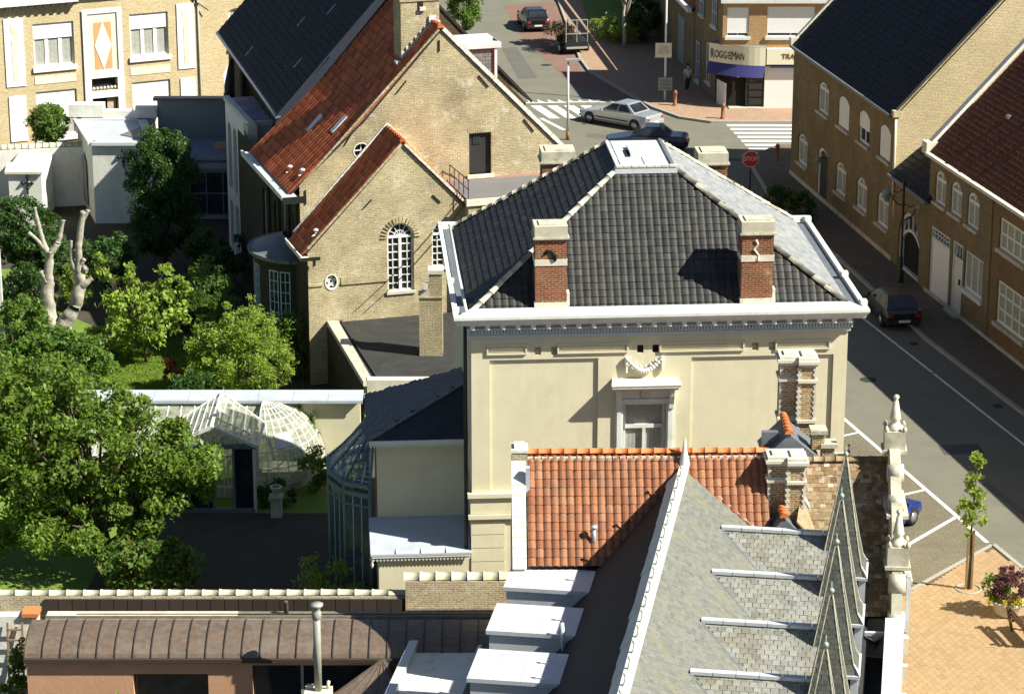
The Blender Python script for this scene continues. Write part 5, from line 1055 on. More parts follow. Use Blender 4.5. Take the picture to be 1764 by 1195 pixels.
m.build('frame', M['white'], d); MB().face([f(*p, .165) for p in rect(2.7, 3.85, 2.75, 3.35)]).build('pane', M['glass'], d); part('letterbox', M['black'], d, fbox, f, 3.3, 3.5, 1.5, 1.75, .07, .1); part('step', M['stone'], d, fbox, f, 2.55, 4.0, .12, .22, -.3, .1)
boxpart('plinth', M['stone'], H2, (-.6, -.06, 0), (L2, 0, .28)); boxpart('pilaster', M['brick_right'], H2, (6.8, -.06, .28), (7.1, 0, ez))
for x in (-.6, L2): m = MB(); m.add([(x, 0, 0), (x, 12, 0), (x, 12, ez), (x, 6, ez + 6.2), (x, 0, ez)], [(0, 1, 2, 3, 4)]); m.build('gable_wall', M['brick_right'], H2)
q2 = [(-.4, -.2, ez - .05), (L2, -.2, ez - .05), (L2, 6, ez + 6.35), (-.4, 6, ez + 6.35)]
m = MB(); m.slab(q2, (0, .1, -.1)); m.slab([(L2, 12.2, ez), (-.6, 12.2, ez), (-.6, 6, ez + 6.3), (L2, 6, ez + 6.3)], (0, -.1, -.1)); m.build('roof_deck', M['under'], H2)
lay(H2, 'roof_tile', M['tile_rust'], lay_grid(q2, .22, .26, 0, .02, .003), tile_shape(.21, .3, .02, .03, 2), limit=0, stuffname='roof_tiles')
m = MB(); m.slab([(-.75, -.3, ez), (-.35, -.3, ez), (-.35, 6, ez + 6.55), (-.75, 6, ez + 6.55)], (0, 0, .22)); m.build('verge_coping', M['whitewash'], H2)
m = MB(); m.box((-.85, -.35, ez - .1), (-.25, .2, ez + .45)); m.build('kneeler', M['stonepale'], H2)
m = MB(); m.box((-.3, -.42, ez - .12), (L2, -.05, ez + .02)); m.build('gutter', M['stonepale'], H2)
for i in range(3): z = ez + 2.2 + i * 1.2; y = 2.1 + i * 1.15; boxpart('glass_tile', M['glassbright'], H2, (3.2 + i * 2.3, y - .15, z - .02), (3.5 + i * 2.3, y + .1, z + .22))
# ------------------------------------------------------------------ corner shop
S = thing('corner_shop', 'corner shop with curved cream signboard, navy awning and white roller shutters', 'shop', (0, 0, 0))
YF = 159.25; f = lambda u, z, d: (u, YF + d, z)
w1, w2, w3 = rect(12.68, 14.0, 4.4, 6.15), rect(15.05, 17.9, 4.4, 6.2), rect(19.2, 21.2, 4.4, 6.2)
part('wall', M['brick_shop'], S, wall, [(12.45, 3.88), (15.05, 3.88), (15.05, 2.2), (26, 2.2), (26, 7.9), (12.45, 7.9)], [w1, w2, w3], f, .2)
MB().face([(12.45, 159.25, 7.9), (26, 159.25, 7.9), (26, 167.2, 7.9), (11.35, 167.2, 7.9)]).build('flat_roof', M['gravelroof'], S)
for q in (w1, w2, w3): window(S, f, q, 2, 1, .08, .06, .16, shutter=.88, sill=.16, sillm='white')
boxpart('white_band', M['white'], S, (12.3, 158.95, 6.45), (26, 159.25, 6.75))
part('wall', M['brick_right'], S, lambda m: m.add([(12.45, YF, 3.88), (11.35, 167.2, 3.88), (11.35, 167.2, 7.9), (12.45, YF, 7.9), (12.2, 160.9, 0), (11.35, 167.2, 0), (11.35, 167.2, 3.88), (12.2, 160.9, 3.88)], [(0, 1, 2, 3), (4, 5, 6, 7)]))
part('rear_wall', M['brick_right'], S, lambda m: m.add([(11.35, 167.2, 0), (26, 167.2, 0), (26, 167.2, 7.9), (11.35, 167.2, 7.9)], [(0, 1, 2, 3)]))
fl2 = fl((11.35, 167.2), (12.45, 159.25))
for (a, b, z0, z1) in ((5.2, 6.5, 4.6, 6.3), (1.6, 2.8, 4.6, 6.3), (3.9, 5.2, .9, 3.3), (.8, 1.9, .3, 2.8)):
    fw_ = (lambda u, z, d: fl2(u, z, d - .06)); window(S, fw_, rect(a, b, z0, z1), 2, 2, .09, .06, .05, fm='whitecool', sill=.1)
boxpart('shopfront', M['darkgap'], S, (12.9, 159.5, .1), (15.0, 159.6, 2.3)); boxpart('step', M['stone'], S, (12.9, 158.9, .1), (15.0, 159.5, .18))
m = MB(); m.box((13.9, 159.3, .15), (15.0, 159.48, 2.15)); dd = m.build('shop_door', M['dkwood'], S)
for i in range(4): boxpart('door_panel', M['signgrey'] if i == 9 else M['dkwood'], dd, (14.1, 159.25, .35 + i * .45), (14.9, 159.3, .7 + i * .45))
boxpart('door_number', M['sign'], dd, (13.35, 159.4, 1.95), (13.55, 159.45, 2.05))
m = MB(); m.box((15.0, 159.2, 0), (18.5, 159.3, 2.62)); m.build('white_shutter', M['shutter'], S); part('white_pillar', M['white'], S, lambda m: m.slab([(12.75, 159.3, .1), (12.35, 160.6, .1), (12.35, 160.6, 1.6), (12.75, 159.3, 1.6)], (-.08, -.02, 0)))
boxpart('wall_end', M['brick_shop'], S, (18.5, 159.2, 0), (26, 159.3, 2.3))
arcp = [(11.75 + 3.25 * s_, 158.84 + 1.5 * (1 - s_) ** 2) for s_ in [i / 10 for i in range(11)]]
def fasc(m, z0, z1, out0, out1):
    for (a, b) in zip(arcp[:-1], arcp[1:]): m.add([(a[0] - out0 * .5, a[1] - out0, z0), (b[0] - out0 * .5, b[1] - out0, z0), (b[0] - out1 * .5, b[1] - out1, z1), (a[0] - out1 * .5, a[1] - out1, z1)], [(0, 1, 2, 3)])
part('signboard', M['sign'], S, fasc, 2.75, 3.85, .02, .02)
m = MB(); fasc(m, 2.08, 2.75, .3, .02); m.build('awning', M['awn'], S)
m = MB(); m.prism(arcp + [(15.1, 159.4), (12.3, 161.2)], 3.845, 3.87); m.build('canopy_top', M['greyrender'], S)
m = MB(); m.box((15.06, 158.85, 2.82), (18.5, 159.24, 3.75)); m.build('signboard', M['sign'], S); boxpart('awning', M['awn'], S, (15.3, 158.9, 2.6), (18.5, 159.2, 2.81))
word = 'ROGGEMAN'
for i, chh in enumerate(word):
    t = .06 + i * .075; s_ = t * 10; k_ = int(s_); fr = s_ - k_; a = Vec(arcp[k_]).lerp(Vec(arcp[k_ + 1]), fr); dv = Vec(arcp[k_ + 1]) - Vec(arcp[k_]); an = math.atan2(dv.y, dv.x)
    mt = Matrix.Translation((a.x - .02, a.y - .05, 3.22)) @ Matrix.Rotation(an, 4, 'Z') @ Matrix.Rotation(rad(90), 4, 'X'); text(chh, .78 if chh in 'RM' else .62, M['ink'], S, mt, 'sign_letter', .012, .62)
text('TRAITEUR', .42, M['ink'], S, Matrix.Translation((16.9, 158.83, 3.3)) @ Matrix.Rotation(rad(90), 4, 'X'), 'sign_letters')
# neighbour of the shop with an orange roof
S2 = thing('small_house_past_shop', 'small dark house with orange tiled roof and white gutter up the side street', 'house', (0, 0, 0))
m = MB(); m.prism([(11.3, 167.3), (9.15, 186.2), (7.6, 199), (14, 200), (18, 168)], 0, 4.4); m.build('wall', M['brick_right'], S2)
q = [(11.1, 167.3, 4.45), (7.3, 199, 4.45), (11.0, 200, 8.3), (14.8, 167.5, 8.3)]
m = MB(); m.slab(q, (.1, 0, -.1)); m.build('roof_deck', M['under'], S2); lay(S2, 'roof_tile', M['tile_orange'], lay_grid(q, .26, .3), tile_shape(.25, .34, .04, .03, 2), limit=0, stuffname='roof_tiles')
m = MB(); m.bar((11.0, 167.3, 4.45), (7.2, 199, 4.45), .25); m.build('gutter', M['white'], S2); m = MB(); fbox(m, fl((9.15, 186.2), (11.3, 167.3)), 13.6, 15.8, .3, 3.3, -.04, .05); m.build('garage_door', M['signgrey'], S2)
# ------------------------------------------------------------------ left-hand terrace beyond the garden
T = thing('sandy_brick_terrace', 'sunlit sandy brick terrace with white window panels and an orange diamond ornament', 'house', (-24.86, 145.38, 0), 26)
f = fy(0)
wu = [rect(-1.02, 1.25, 5.55, 7.92), rect(4.42, 6.62, 5.62, 8.0)]; wd = [rect(-1.02, 1.25, 1.7, 4.2), rect(4.42, 6.62, 1.8, 4.22)]; w3 = arch(10.15, 11.2, 5.6, 7.85, .15); dq = rect(2.12, 3.56, .3, 3.55); tq = rect(2.12, 3.56, 3.95, 4.65)
w4 = [rect(-6.2, -4.2, 5.55, 7.9), rect(-6.2, -4.2, 1.8, 4.2)]
part('wall', M['brick_left'], T, wall, rect(-12, 22, 0, 9.3), wu + wd + [w3, dq, tq] + w4, f, .25)
for q in wu + w4[:1]: window(T, f, q, 3, 1, .1, .2, .2, shutter=.36, sill=.26, sillm='white', curtain=True)
for q in wd + w4[1:]: window(T, f, q, 3, 1, .1, .2, .2, shutter=.62, sill=.26, sillm='white', curtain=True)
window(T, f, w3, 2, 1, .12, .12, .2, transom=.72, sill=.15, sillm='white', curtain=True)
for (u0, u1, z0, z1) in ((-2.62, -1.55, 4.62, 8.35), (7.12, 8.12, 4.72, 8.35), (-2.55, -1.6, 1.6, 4.1), (7.2, 8.1, 1.7, 4.2)):
    m = MB(); fbox(m, f, u0, u1, z0, z1, -.06, 0); p = m.build('white_panel', M['white'], T)
    if z0 > 4.3: part('inner_strip', M['stonepale'], p, fbox, f, (u0 + u1) / 2 - .15, (u0 + u1) / 2 + .15, z0 + .35, z1 - .35, -.075, -.06)
m = MB(); ring(m, rect(1.72, 3.96, 4.75, 8.5), .28, f, -.1, .0); fbox(m, f, 1.72, 2.1, .2, 4.74, -.1, .0); fbox(m, f, 3.58, 3.96, .2, 4.74, -.1, .0); fbox(m, f, 2.1, 3.58, 3.56, 3.94, -.1, .05); fbox(m, f, 2.1, 3.58, 4.66, 4.74, -.1, 0); s_ = m.build('door_surround', M['white'], T)
m = MB(); fbox(m, f, 2.0, 3.7, 5.0, 8.24, -.03, 0); m.build('cream_panel', M['stonepale'], s_); m = MB(); fbox(m, f, 2.36, 3.34, 5.15, 7.72, -.045, -.03); m.build('orange_panel', M['panel'], s_)
m = MB(); m.slab([f(2.85, 5.1, -.046), f(3.32, 6.45, -.046), f(2.85, 7.78, -.046), f(2.38, 6.45, -.046)], (0, -.02, 0)); m.build('diamond', M['white'], s_)
m = MB(); fbox(m, f, 2.12, 3.56, .3, 3.55, .2, .26); d = m.build('doorway', M['darkgap'], T); m = MB(); fbox(m, f, 3.0, 3.5, .3, 3.5, .14, .2); m.build('door_leaf', M['brick_tan'], d); MB().face([f(*p, .24) for p in tq]).build('fanlight', M['glass'], d)
m = MB()
for i in range(7): m.ball(f(2.25 + i * .2, 4.08, .05), .09, 6)
m.build('fanlight_flowers', M['stonepale'], d)
for u in (.1, 5.5): m = MB(); fbox(m, f, u - 1.15, u + 1.15, 4.62, 5.05, -.03, 0); m.build('cream_panel', M['stonepale'], T)
m = MB(); fbox(m, f, -12, 1.45, 9.05, 9.45, -.5, 0); fbox(m, f, -12, 1.45, 8.95, 9.05, -.25, 0); fbox(m, f, 1.5, 8.4, 9.2, 9.5, -.3, 0); m.build('cornice', M['white'], T)
for i in range(18): part('cornice_bracket', M['dkwood'], T, fbox, f, 1.2 - i * .42, 1.4 - i * .42, 8.88, 9.04, -.45, -.26)
part('downpipe', M['verdigris'], T, lambda m: m.tube([f(8.35, 9.3, -.07), f(8.35, .2, -.07)], .05)); part('wall_bracket', M['black'], T, lambda m: (m.bar(f(8.0, 8.6, -.03), f(8.9, 7.9, -.3), .05), m.bar(f(8.1, 7.9, -.03), f(8.1, 8.9, -.03), .05)))
part('downpipe', M['black'], T, lambda m: m.tube([f(11.6, 9.3, -.07), f(11.6, 5.2, -.07)], .06))
m = MB(); m.add([f(-12, 9.3, 0), f(22, 9.3, 0), f(22, 9.3, 9), f(-12, 9.3, 9)], [(0, 1, 2, 3)]); m.build('roof', M['tile_rust'], T)
# front garden walls below it
W1 = thing('whitewashed_garden_wall', 'bright whitewashed garden wall with clay coping, a sloped buttress and iron cross ties', 'wall', (0, 0, 0))
m = MB(); m.prism([(-32, 135.0), (-21.6, 137.0), (-21.6, 137.4), (-32, 135.4)], 0, 3.12); m.build('wall_body', M['whitewash'], W1)
ridge(W1, 'coping_tile', M['cap'], (-32, 135.2, 3.14), (-21.7, 137.2, 3.16), 30, .2)
bt = MB(); bt.slab([(-25.25, 132.9, 0), (-25.25, 132.9, 2.75), (-25.25, 133.5, 2.95), (-25.25, 136.3, 2.98), (-25.25, 136.3, 0)], (1.65, .0, 0)); b = bt.build('buttress', M['whitewash'], W1)
m = MB(); m.slab([(-25.4, 132.75, 2.7), (-23.5, 132.75, 2.7), (-23.5, 133.6, 3.0), (-25.4, 133.6, 3.0)], (0, 0, .12)); m.build('buttress_cap', M['stonepale'], b)
def cross_tie(root, x, y, z, s=.5):
    m = MB(); m.bar((x, y, z - s), (x, y, z + s), .07, .05); m.bar((x - s * .5, y, z + s * .25), (x + s * .5, y, z + s * .25), .07, .05)
    for a, b in ((-.5, .25), (.5, .25), (0, 1), (0, -.3)): m.ball((x + a * s, y, z + b * s), .1, 6)
    m.build('iron_cross', M['black'], root)
cross_tie(W1, -24.3, 132.85, 2.1, .45)
W2 = thing('white_garden_tower', 'square whitewashed garden tower with grey sunken roof tray and iron cross tie', 'tower', (0, 0, 0))
tp_ = [(-21.05, 133.3), (-18.08, 133.3), (-19.2, 138.6), (-22.6, 138.6)]
m = MB(); m.prism(tp_, 0, 4.1); m.build('wall', M['whitewash'], W2)
m = MB(); 
for i in range(4): a, b = tp_[i], tp_[(i + 1) % 4]; m.bar((*a, 4.16), (*b, 4.16), .42, .16)
m.build('parapet', M['zincwhite'], W2); m = MB(); m.face([(*p, 4.115) for p in tp_]); m.build('roof_tray', M['zinc'], W2)
m = MB(); m.slab([(-19.9, 135.2, 4.13), (-18.55, 134.2, 4.13), (-19.1, 136.9, 4.13)], (0, 0, .03)); m.build('dark_triangle', M['lead'], W2)  # flat dark triangle lying on the roof tray
m = MB(); m.slab([(-21.7, 135.3, .4), (-22.1, 136.8, .4), (-22.1, 136.8, 2.6), (-21.9, 136.05, 3.0), (-21.7, 135.3, 2.6)], (-.04, -.02, 0)); m.build('blind_arch', M['greyrender'], W2)
cross_tie(W2, -19.5, 133.24, 3.35, .42)
m = MB(); m.box((-22.5, 138.6, 0), (-18.6, 139.2, 4.6)); m.box((-19.6, 138.3, 4.3), (-18.4, 139.3, 4.75)); m.box((-23.0, 138.5, 4.3), (-21.2, 139.3, 4.95)); m.build('rear_parapet', M['whitewash'], W2)
W3 = thing('grey_parapet_wall', 'shaded grey rendered wall with dark coping above the blue grey flat roof', 'wall', (0, 0, 0))
m = MB(); m.box((-18.4, 138.6, 0), (-13.9, 139.0, 5.15)); m.build('wall_body', M['greyrender'], W3); boxpart('coping', M['lead'], W3, (-18.6, 138.5, 5.16), (-13.9, 139.1, 5.3)); boxpart('pier', M['lead'], W3, (-14.9, 138.2, 0), (-14.3, 138.6, 5.6))
W4 = thing('blue_grey_roofed_lean_to', 'dark glazed garden room with blue grey flat roof and a rusty patch', 'building', (0, 0, 0))
m = MB(); m.box((-18.4, 134.2, 0), (-13.6, 138.5, 3.1)); m.build('wall', M['greyrender'], W4); boxpart('roof_sheet', M['bluegrey'], W4, (-18.5, 134.0, 3.12), (-13.5, 138.55, 3.25)); boxpart('rust_patch', M['panel'], W4, (-15.3, 135.8, 3.252), (-14.3, 137.4, 3.262)); boxpart('fascia', M['bluegrey'], W4, (-18.5, 133.9, 2.7), (-13.5, 134.0, 3.0))
window(W4, lambda u, z, d: (u, 134.15 + d, z), rect(-18, -13.8, .2, 2.5), 5, 2, .07, .05, .04, fm='ghblue', glass='glass')
# ------------------------------------------------------------------ long garden wall and glasshouse
Z = thing('zinc_capped_wall', 'long cream garden wall with a broad sloping white zinc capping behind the glasshouse', 'wall', (0, 0, 0))
boxpart('wall_body', M['stucco'], Z, (-17.5, 97.6, 0), (-5.75, 98.0, 2.7))
for i in range(9): x0 = -17.5 + i * 1.32; m = MB(); m.slab([(x0, 97.35, 2.78), (x0 + 1.31, 97.35, 2.78), (x0 + 1.31, 98.3, 2.88), (x0, 98.3, 2.88)], (0, 0, .04)); m.box((x0, 97.33, 2.7), (x0 + 1.31, 97.36, 2.80)); m.build('zinc_sheet', M['zinc'], Z)
GH = thing('white_glasshouse', 'old white glasshouse with a gabled porch and a curved glass end', 'glasshouse', (0, 0, 0))
gf = MB(); gt = MB()
x0, x1, yb, yf, zb_, zf = -16.4, -9.5, 97.5, 94.6, 2.62, 1.6
for i in range(15):
    x = x0 + (x1 - x0) * i / 14; gt.bar((x, yf, zf), (x, yb, zb_), .045); gt.bar((x, yf, .4), (x, yf, zf), .045)
for i in range(14):
    xa, xb = x0 + (x1 - x0) * i / 14, x0 + (x1 - x0) * (i + 1) / 14
    for t0, t1 in ((0, .48), (.48, 1)): MB().face([(xa, yf + (yb - yf) * t0, zf + (zb_ - zf) * t0), (xb, yf + (yb - yf) * t0, zf + (zb_ - zf) * t0), (xb, yf + (yb - yf) * t1, zf + (zb_ - zf) * t1), (xa, yf + (yb - yf) * t1, zf + (zb_ - zf) * t1)]).build('glass_pane', M['greenhouse'], GH)
    MB().face([(xa, yf, .4), (xb, yf, .4), (xb, yf, zf), (xa, yf, zf)]).build('glass_pane', M['greenhouse'], GH)
for (z, y) in ((zf, yf), (zb_, yb), (.4, yf), (zf + (zb_ - zf) * .48, yf + (yb - yf) * .48)): gf.bar((x0, y, z), (x1, y, z), .08)
gf.build('frame', M['ghwhite'], GH); gf = MB()
# gabled porch
px0, px1, pyf, pyb, pz, pr = -12.35, -9.35, 93.0, 95.6, 2.55, 3.3; pc = (px0 + px1) / 2
gp_ = MB()
for x in (px0, pc - .9, pc, pc + .75): gp_.bar((x, pyf, 0), (x, pyf, pz - .08), .09)
gp_.bar((px0 - .1, pyf, pz), (px1 + .1, pyf, pz), .16); gp_.bar((px0, pyf, .08), (px1, pyf, .08), .16); gp_.build('porch_posts', M['ghblue'], GH)
gf.bar((px1, pyf, 0), (px1, pyf, pz - .08), .10)
for s_, xe in ((-1, px0 - .15), (1, px1 + .15)):
    gf.bar((pc, pyf - .05, pr), (xe, pyf - .05, pz), .12); gf.bar((pc, pyb + 1.2, pr), (xe, pyb, pz), .06); gf.bar((xe, pyf, pz), (xe, pyb, pz), .09)
    for i in range(1, 7): t = i / 7; gt.bar((pc + (xe - pc) * t, pyf, pr + (pz - pr) * t), (pc + (xe - pc) * t, pyb + 1.2 * (1 - t), pr + (pz - pr) * t), .04)
    MB().face([(pc, pyf, pr), (xe, pyf, pz), (xe, pyb, pz), (pc, pyb + 1.2, pr)]).build('glass_pane', M['greenhouse'], GH)
gf.bar((pc, pyf - .1, pr), (pc, pyb + 1.2, pr), .12)
for i in range(-5, 6): x = pc + i * .26; gt.bar((x, pyf, pz), (x, pyf, pr - abs(i) * .26 / 1.65 * (pr - pz)), .04)
MB().face([(px0, pyf + .02, pz), (px1, pyf + .02, pz), (pc, pyf + .02, pr)]).build('glass_pane', M['greenhouse'], GH)
for a, b in ((px0, pc - .9), (pc - .9, pc), (pc + .75, px1)): MB().face([(a, pyf + .03, .1), (b, pyf + .03, .1), (b, pyf + .03, pz), (a, pyf + .03, pz)]).build('glass_pane', M['glass'], GH)
# quarter dome end
hx, hy = -9.4, 97.45; NA, NB = 9, 6; RX, RY = 2.3, 2.8
def dome(i, j): a = rad(-90 + 90 * i / NA); b = rad(90 * j / NB); return (hx + RX * cos(b) ** .9 * cos(a) if i < NA else hx + RX * cos(b) ** .9, hy + RY * cos(b) ** .9 * sin(a), .35 + 2.45 * sin(b))
for i in range(NA):
    for j in range(NB):
        q = [dome(i, j), dome(i + 1, j), dome(i + 1, j + 1), dome(i, j + 1)]
        if j == NB - 1: q = q[:3]
        mt = M['greenhouse']
        MB().face(q).build('glass_pane', mt, GH)
        n3 = 2
        for k_ in range(1, n3): t = k_ / n3; gt.bar(Vec(dome(i, j)).lerp(Vec(dome(i, j + 1)), t), Vec(dome(i + 1, j)).lerp(Vec(dome(i + 1, j + 1)), t), .015)
        gf.bar(dome(i, j), dome(i, j + 1), .035); gt.bar(dome(i, j), dome(i + 1, j), .03)
        if i == NA - 1: gf.bar(dome(NA, j), dome(NA, j + 1), .055)
m = MB(); m.slab([dome(2, 2.1), dome(4, 2.1), dome(4, 3.0), dome(2, 3.0)], (-.01, -.03, .03)); m.build('whitened_pane', M['zincwhite'], GH)
gf.bar((hx, hy - RY, 0), (hx, hy - RY, 2.5), .12)
gf.build('frame', M['ghwhite'], GH); gt.build('glazing_bars', M['ghwhite'], GH)
m = MB(); m.prism([(hx + 2.1 * cos(rad(a)), hy + 2.8 * sin(rad(a))) for a in range(-90, 1, 15)] + [(hx, hy)], 0, .36); m.box((x0, yf - .1, 0), (x1, yf + .1, .38)); m.build('base_wall', M['stone'], GH)
for (x, y) in ((-10.6, 94.3), (-11.6, 94.2), (-9.9, 94.4)): part('shelf_post', M['sign'], GH, lambda m: (m.bar((x, y, .2), (x, y, 2.2), .04), m.bar((x - .25, y, 1.7), (x + .25, y, 1.7), .04), m.bar((x - .25, y, .9), (x + .25, y, .9), .03)))
# ------------------------------------------------------------------ cars
def car(name, label, loc, rz, L, W, H, paint, tail=.5, trunk=True, estate=False):
    t = thing(name, label, 'car', loc, rz, 'cars on the streets'); hw = W / 2; hL = L / 2
    st = [(hL, .36, .55, .72), (hL - .12, .24, .66, .88), (hL - .6, .2, .74, .97), (hL * .42, .2, .86, 1.0), (hL * .3, .2, .9, 1.0), (-hL * .3, .2, .92, 1.0)]
    st += [(-hL * .58, .2, .94, .99), (-hL + .5, .22, .93, .97), (-hL + .1, .26, .9, .92), (-hL, .38, .82, .84)] if trunk else [(-hL + .45, .22, .95, .97), (-hL + .1, .26, .93, .93), (-hL, .38, .8, .86)]
    m = MB(); rings = []
    for (x, zl, zt, k) in st:
        w = hw * k; h = zt - zl; rings.append([(x, -w * .9, zl), (x, -w, zl + h * .25), (x, -w, zl + h * .62), (x, -w * .94, zt - .04), (x, -w * .8, zt), (x, w * .8, zt), (x, w * .94, zt - .04), (x, w, zl + h * .62), (x, w, zl + h * .25), (x, w * .9, zl)])
    n = 10
    for a, b in zip(rings[:-1], rings[1:]):
        for i in range(n): m.add([a[i], a[(i + 1) % n], b[(i + 1) % n], b[i]], [(0, 1, 2, 3)], True)
    m.add(rings[0], [tuple(range(n))]); m.add(rings[-1], [tuple(range(n))[::-1]])
    zb = .9; xf, xr = hL * .36, (-hL * .62 if trunk else -hL + .28); rf, rr = hL * .04, (-hL * .38 if trunk else -hL + (.75 if not estate else .5))
    bw, tw = hw * .9, hw * .7
    base = [(xf, -bw, zb), (xf, bw, zb), (xr, bw * .94, zb + .03), (xr, -bw * .94, zb + .03)]; top = [(rf, -tw, H - .05), (rf, tw, H - .05), (rr, tw * .97, H - .04), (rr, -tw * .97, H - .04)]
    for i in range(4): m.add([base[i], base[(i + 1) % 4], top[(i + 1) % 4], top[i]], [(0, 1, 2, 3)])
    tc = [(rf - .15, -tw * .85, H), (rf - .15, tw * .85, H), (rr + .12, tw * .85, H), (rr + .12, -tw * .85, H)]
    for i in range(4): m.add([top[i], top[(i + 1) % 4], tc[(i + 1) % 4], tc[i]], [(0, 1, 2, 3)], True)
    m.add(tc, [(0, 1, 2, 3)])
    body = m.build('body', paint, t)
    def glass(q, a, b, c, d):
        q = [Vec(p) for p in q]; B = lambda s, v: (q[0].lerp(q[1], s)).lerp(q[3].lerp(q[2], s), v); nn = (q[1] - q[0]).cross(q[3] - q[0]).normalized() * .012
        cc = sum(q, Vec()) / 4
        if nn.dot(cc - Vec((0, 0, 1))) < 0: nn = -nn
        MB().face([B(a, c) + nn, B(b, c) + nn, B(b, d) + nn, B(a, d) + nn]).build('window', M['glass'], t)
    glass([base[0], base[1], top[1], top[0]], .06, .94, .06, .94); glass([base[2], base[3], top[3], top[2]], .08, .92, .12, .92)
    for s in (0, 1):
        q = [base[1], base[2], top[2], top[1]] if s else [base[3], base[0], top[0], top[3]]
        for a, b in ((.07, .47), (.51, .9)): glass(q, a, b, .1, .9)
    for sx in (hL - .86, -hL + .85):
        for sy in (-1, 1):
            w = MB(); y = sy * (hw - .1); w.tube([(sx, y - .1, .31), (sx, y + .1, .31)], .315, 16); wh = w.build('wheel', M['tyre'], t); r = MB(); r.tube([(sx, y + sy * .085, .31), (sx, y + sy * .112, .31)], .2, 12); r.build('rim', M['rim'], wh)
            a = MB(); yo = sy * (hw + .004); a.add([(sx + .37 * cos(q), yo, .33 + .37 * sin(q)) for q in [pi * i / 8 for i in range(9)]], [tuple(range(9))]); a.build('wheel_arch', M['tyre'], t)
    for sy in (-1, 1):
        boxpart('tail_light', M['lamp_red'], t, (-hL - .012, sy * hw * .82 - .22 * (sy > 0), .62), (-hL + .1, sy * hw * .82 + .22 * (sy < 0), .78)); boxpart('headlight', M['glassbright'], t, (hL - .14, sy * hw * .8 - .2 * (sy > 0), .5), (hL + .006, sy * hw * .8 + .2 * (sy < 0), .62))
        boxpart('wing_mirror', paint, t, (hL * .26, sy * (hw + .06) - .07, .9), (hL * .26 + .12, sy * (hw + .06) + .07, 1.03)); boxpart('side_strip', M['tyre'], t, (-hL * .48, sy * (hw + .006) - .008, .45), (hL * .48, sy * (hw + .006) + .008, .52))
    boxpart('bumper', M['c_silver'] if paint == M['c_silver'] else M['tyre'], t, (-hL - .06, -hw * .84, .36), (-hL + .12, hw * .84, .54)); boxpart('bumper', M['tyre'], t, (hL - .12, -hw * .78, .3), (hL + .04, hw * .78, .44))
    boxpart('number_plate', M['white'], t, (-hL - .075, -.26, .42), (-hL - .06, .26, .53)); return t
car('silver_saloon', 'silver saloon turning across the zebra crossing at the street junction', (6.35, 155.5, 0), 141, 4.95, 1.86, 1.43, M['c_silver'])
car('navy_saloon', 'navy blue car half hidden behind the top of the villa roof', (7.55, 149.3, 0), 172, 4.6, 1.75, 1.42, M['c_navy'])
car('black_hatchback', 'black hatchback with reddish rear window parked up the side street ahead of the trailer', (1.45, 185.0, 0), 99, 4.2, 1.75, 1.42, M['c_black'], trunk=False)
car('dark_green_estate', 'very dark green car parked in shade along the right hand houses', (17.05, 117.2, 0), 97, 4.3, 1.74, 1.42, M['c_green'], trunk=False)
car('blue_hatchback', 'bright blue hatchback in a parking bay mostly hidden by the stone gable', (13.12, 91.35, 0), 52, 3.9, 1.7, 1.4, M['c_blue'], trunk=False)
t = thing('cage_trailer', 'dark open trailer with upright rails and a heap of brushwood beside the kerb', 'trailer', (3.95, 176.6, 0), 103)
m = MB(); m.box((-1.2, -.75, .5), (1.3, .75, .85)); m.build('bed', M['black'], t)
m = MB()
for y in (-.72, 0, .72): m.bar((-1.2, y, .85), (-1.2, y, 2.3), .05); m.bar((1.25, y, .85), (1.25, y, 1.9), .05)
for z in (1.4, 2.3): m.bar((-1.2, -.72, z), (-1.2, .72, z), .05)
m.bar((1.3, 0, .5), (2.9, 0, .5), .08); m.build('rails', M['greygreen'], t)
for sy in (-1, 1):
    w = MB(); w.tube([(-.4, sy * .88 - .09, .33), (-.4, sy * .88 + .09, .33)], .33, 14); wh = w.build('wheel', M['tyre'], t); r = MB(); r.tube([(-.4, sy * .88 + sy * .08, .33), (-.4, sy * .88 + sy * .1, .33)], .2, 12); r.build('rim', M['white'], wh)
boxpart('light_bar', M['kerb'], t, (-1.3, -.7, .42), (-1.22, .7, .54))
o = leaves('brushwood_load', clumps((.3, .55, 1.25), (1.2, 1.0, .5), 26, 60, .4), .3, M['lf_brown'], t, 0, .2); o['kind'] = 'stuff'
# ------------------------------------------------------------------ posts, signs, lamps
t = thing('street_light', 'slim pale street light standing by the zebra crossing', 'street light', (3.17, 151.55, 0))
m = MB(); m.tube([(0, 0, 0), (0, 0, .5)], .11, 10); m.build('base', M['bollard'], t); m = MB(); m.tube([(0, 0, .5), (0, 0, 4.55)], [.085, .06], 10); m.build('pole', M['pole'], t); m = MB(); m.slab([(-.15, -.2, 4.55), (.7, -.15, 4.6), (.75, .15, 4.6), (-.15, .2, 4.55)], (0, 0, .1)); m.build('lamp_head', M['greyrender'], t)
t = thing('sign_pole', 'tall blue grey pole carrying two rectangular boards by the shaded pavement', 'sign pole', (9.2, 161.0, .1))
m = MB(); m.tube([(0, 0, 0), (0, 0, 9)], .07, 10); m.build('pole', M['whitecool'], t)
m = MB(); m.box((-.62, -.1, 2.75), (.36, -.06, 3.6)); b = m.build('upper_board', M['stonepale'], t); m = MB(); m.slab([(-.5, -.12, 2.95), (.25, -.12, 2.95), (.1, -.12, 3.4), (-.35, -.12, 3.45)], (0, -.015, 0)); m.build('faded_picture', M['stone'], b)
for i in range(12): boxpart('board_edging', M['white'], b, (-.66 + i * .086, -.115, 2.7), (-.62 + i * .086, -.05, 2.76))
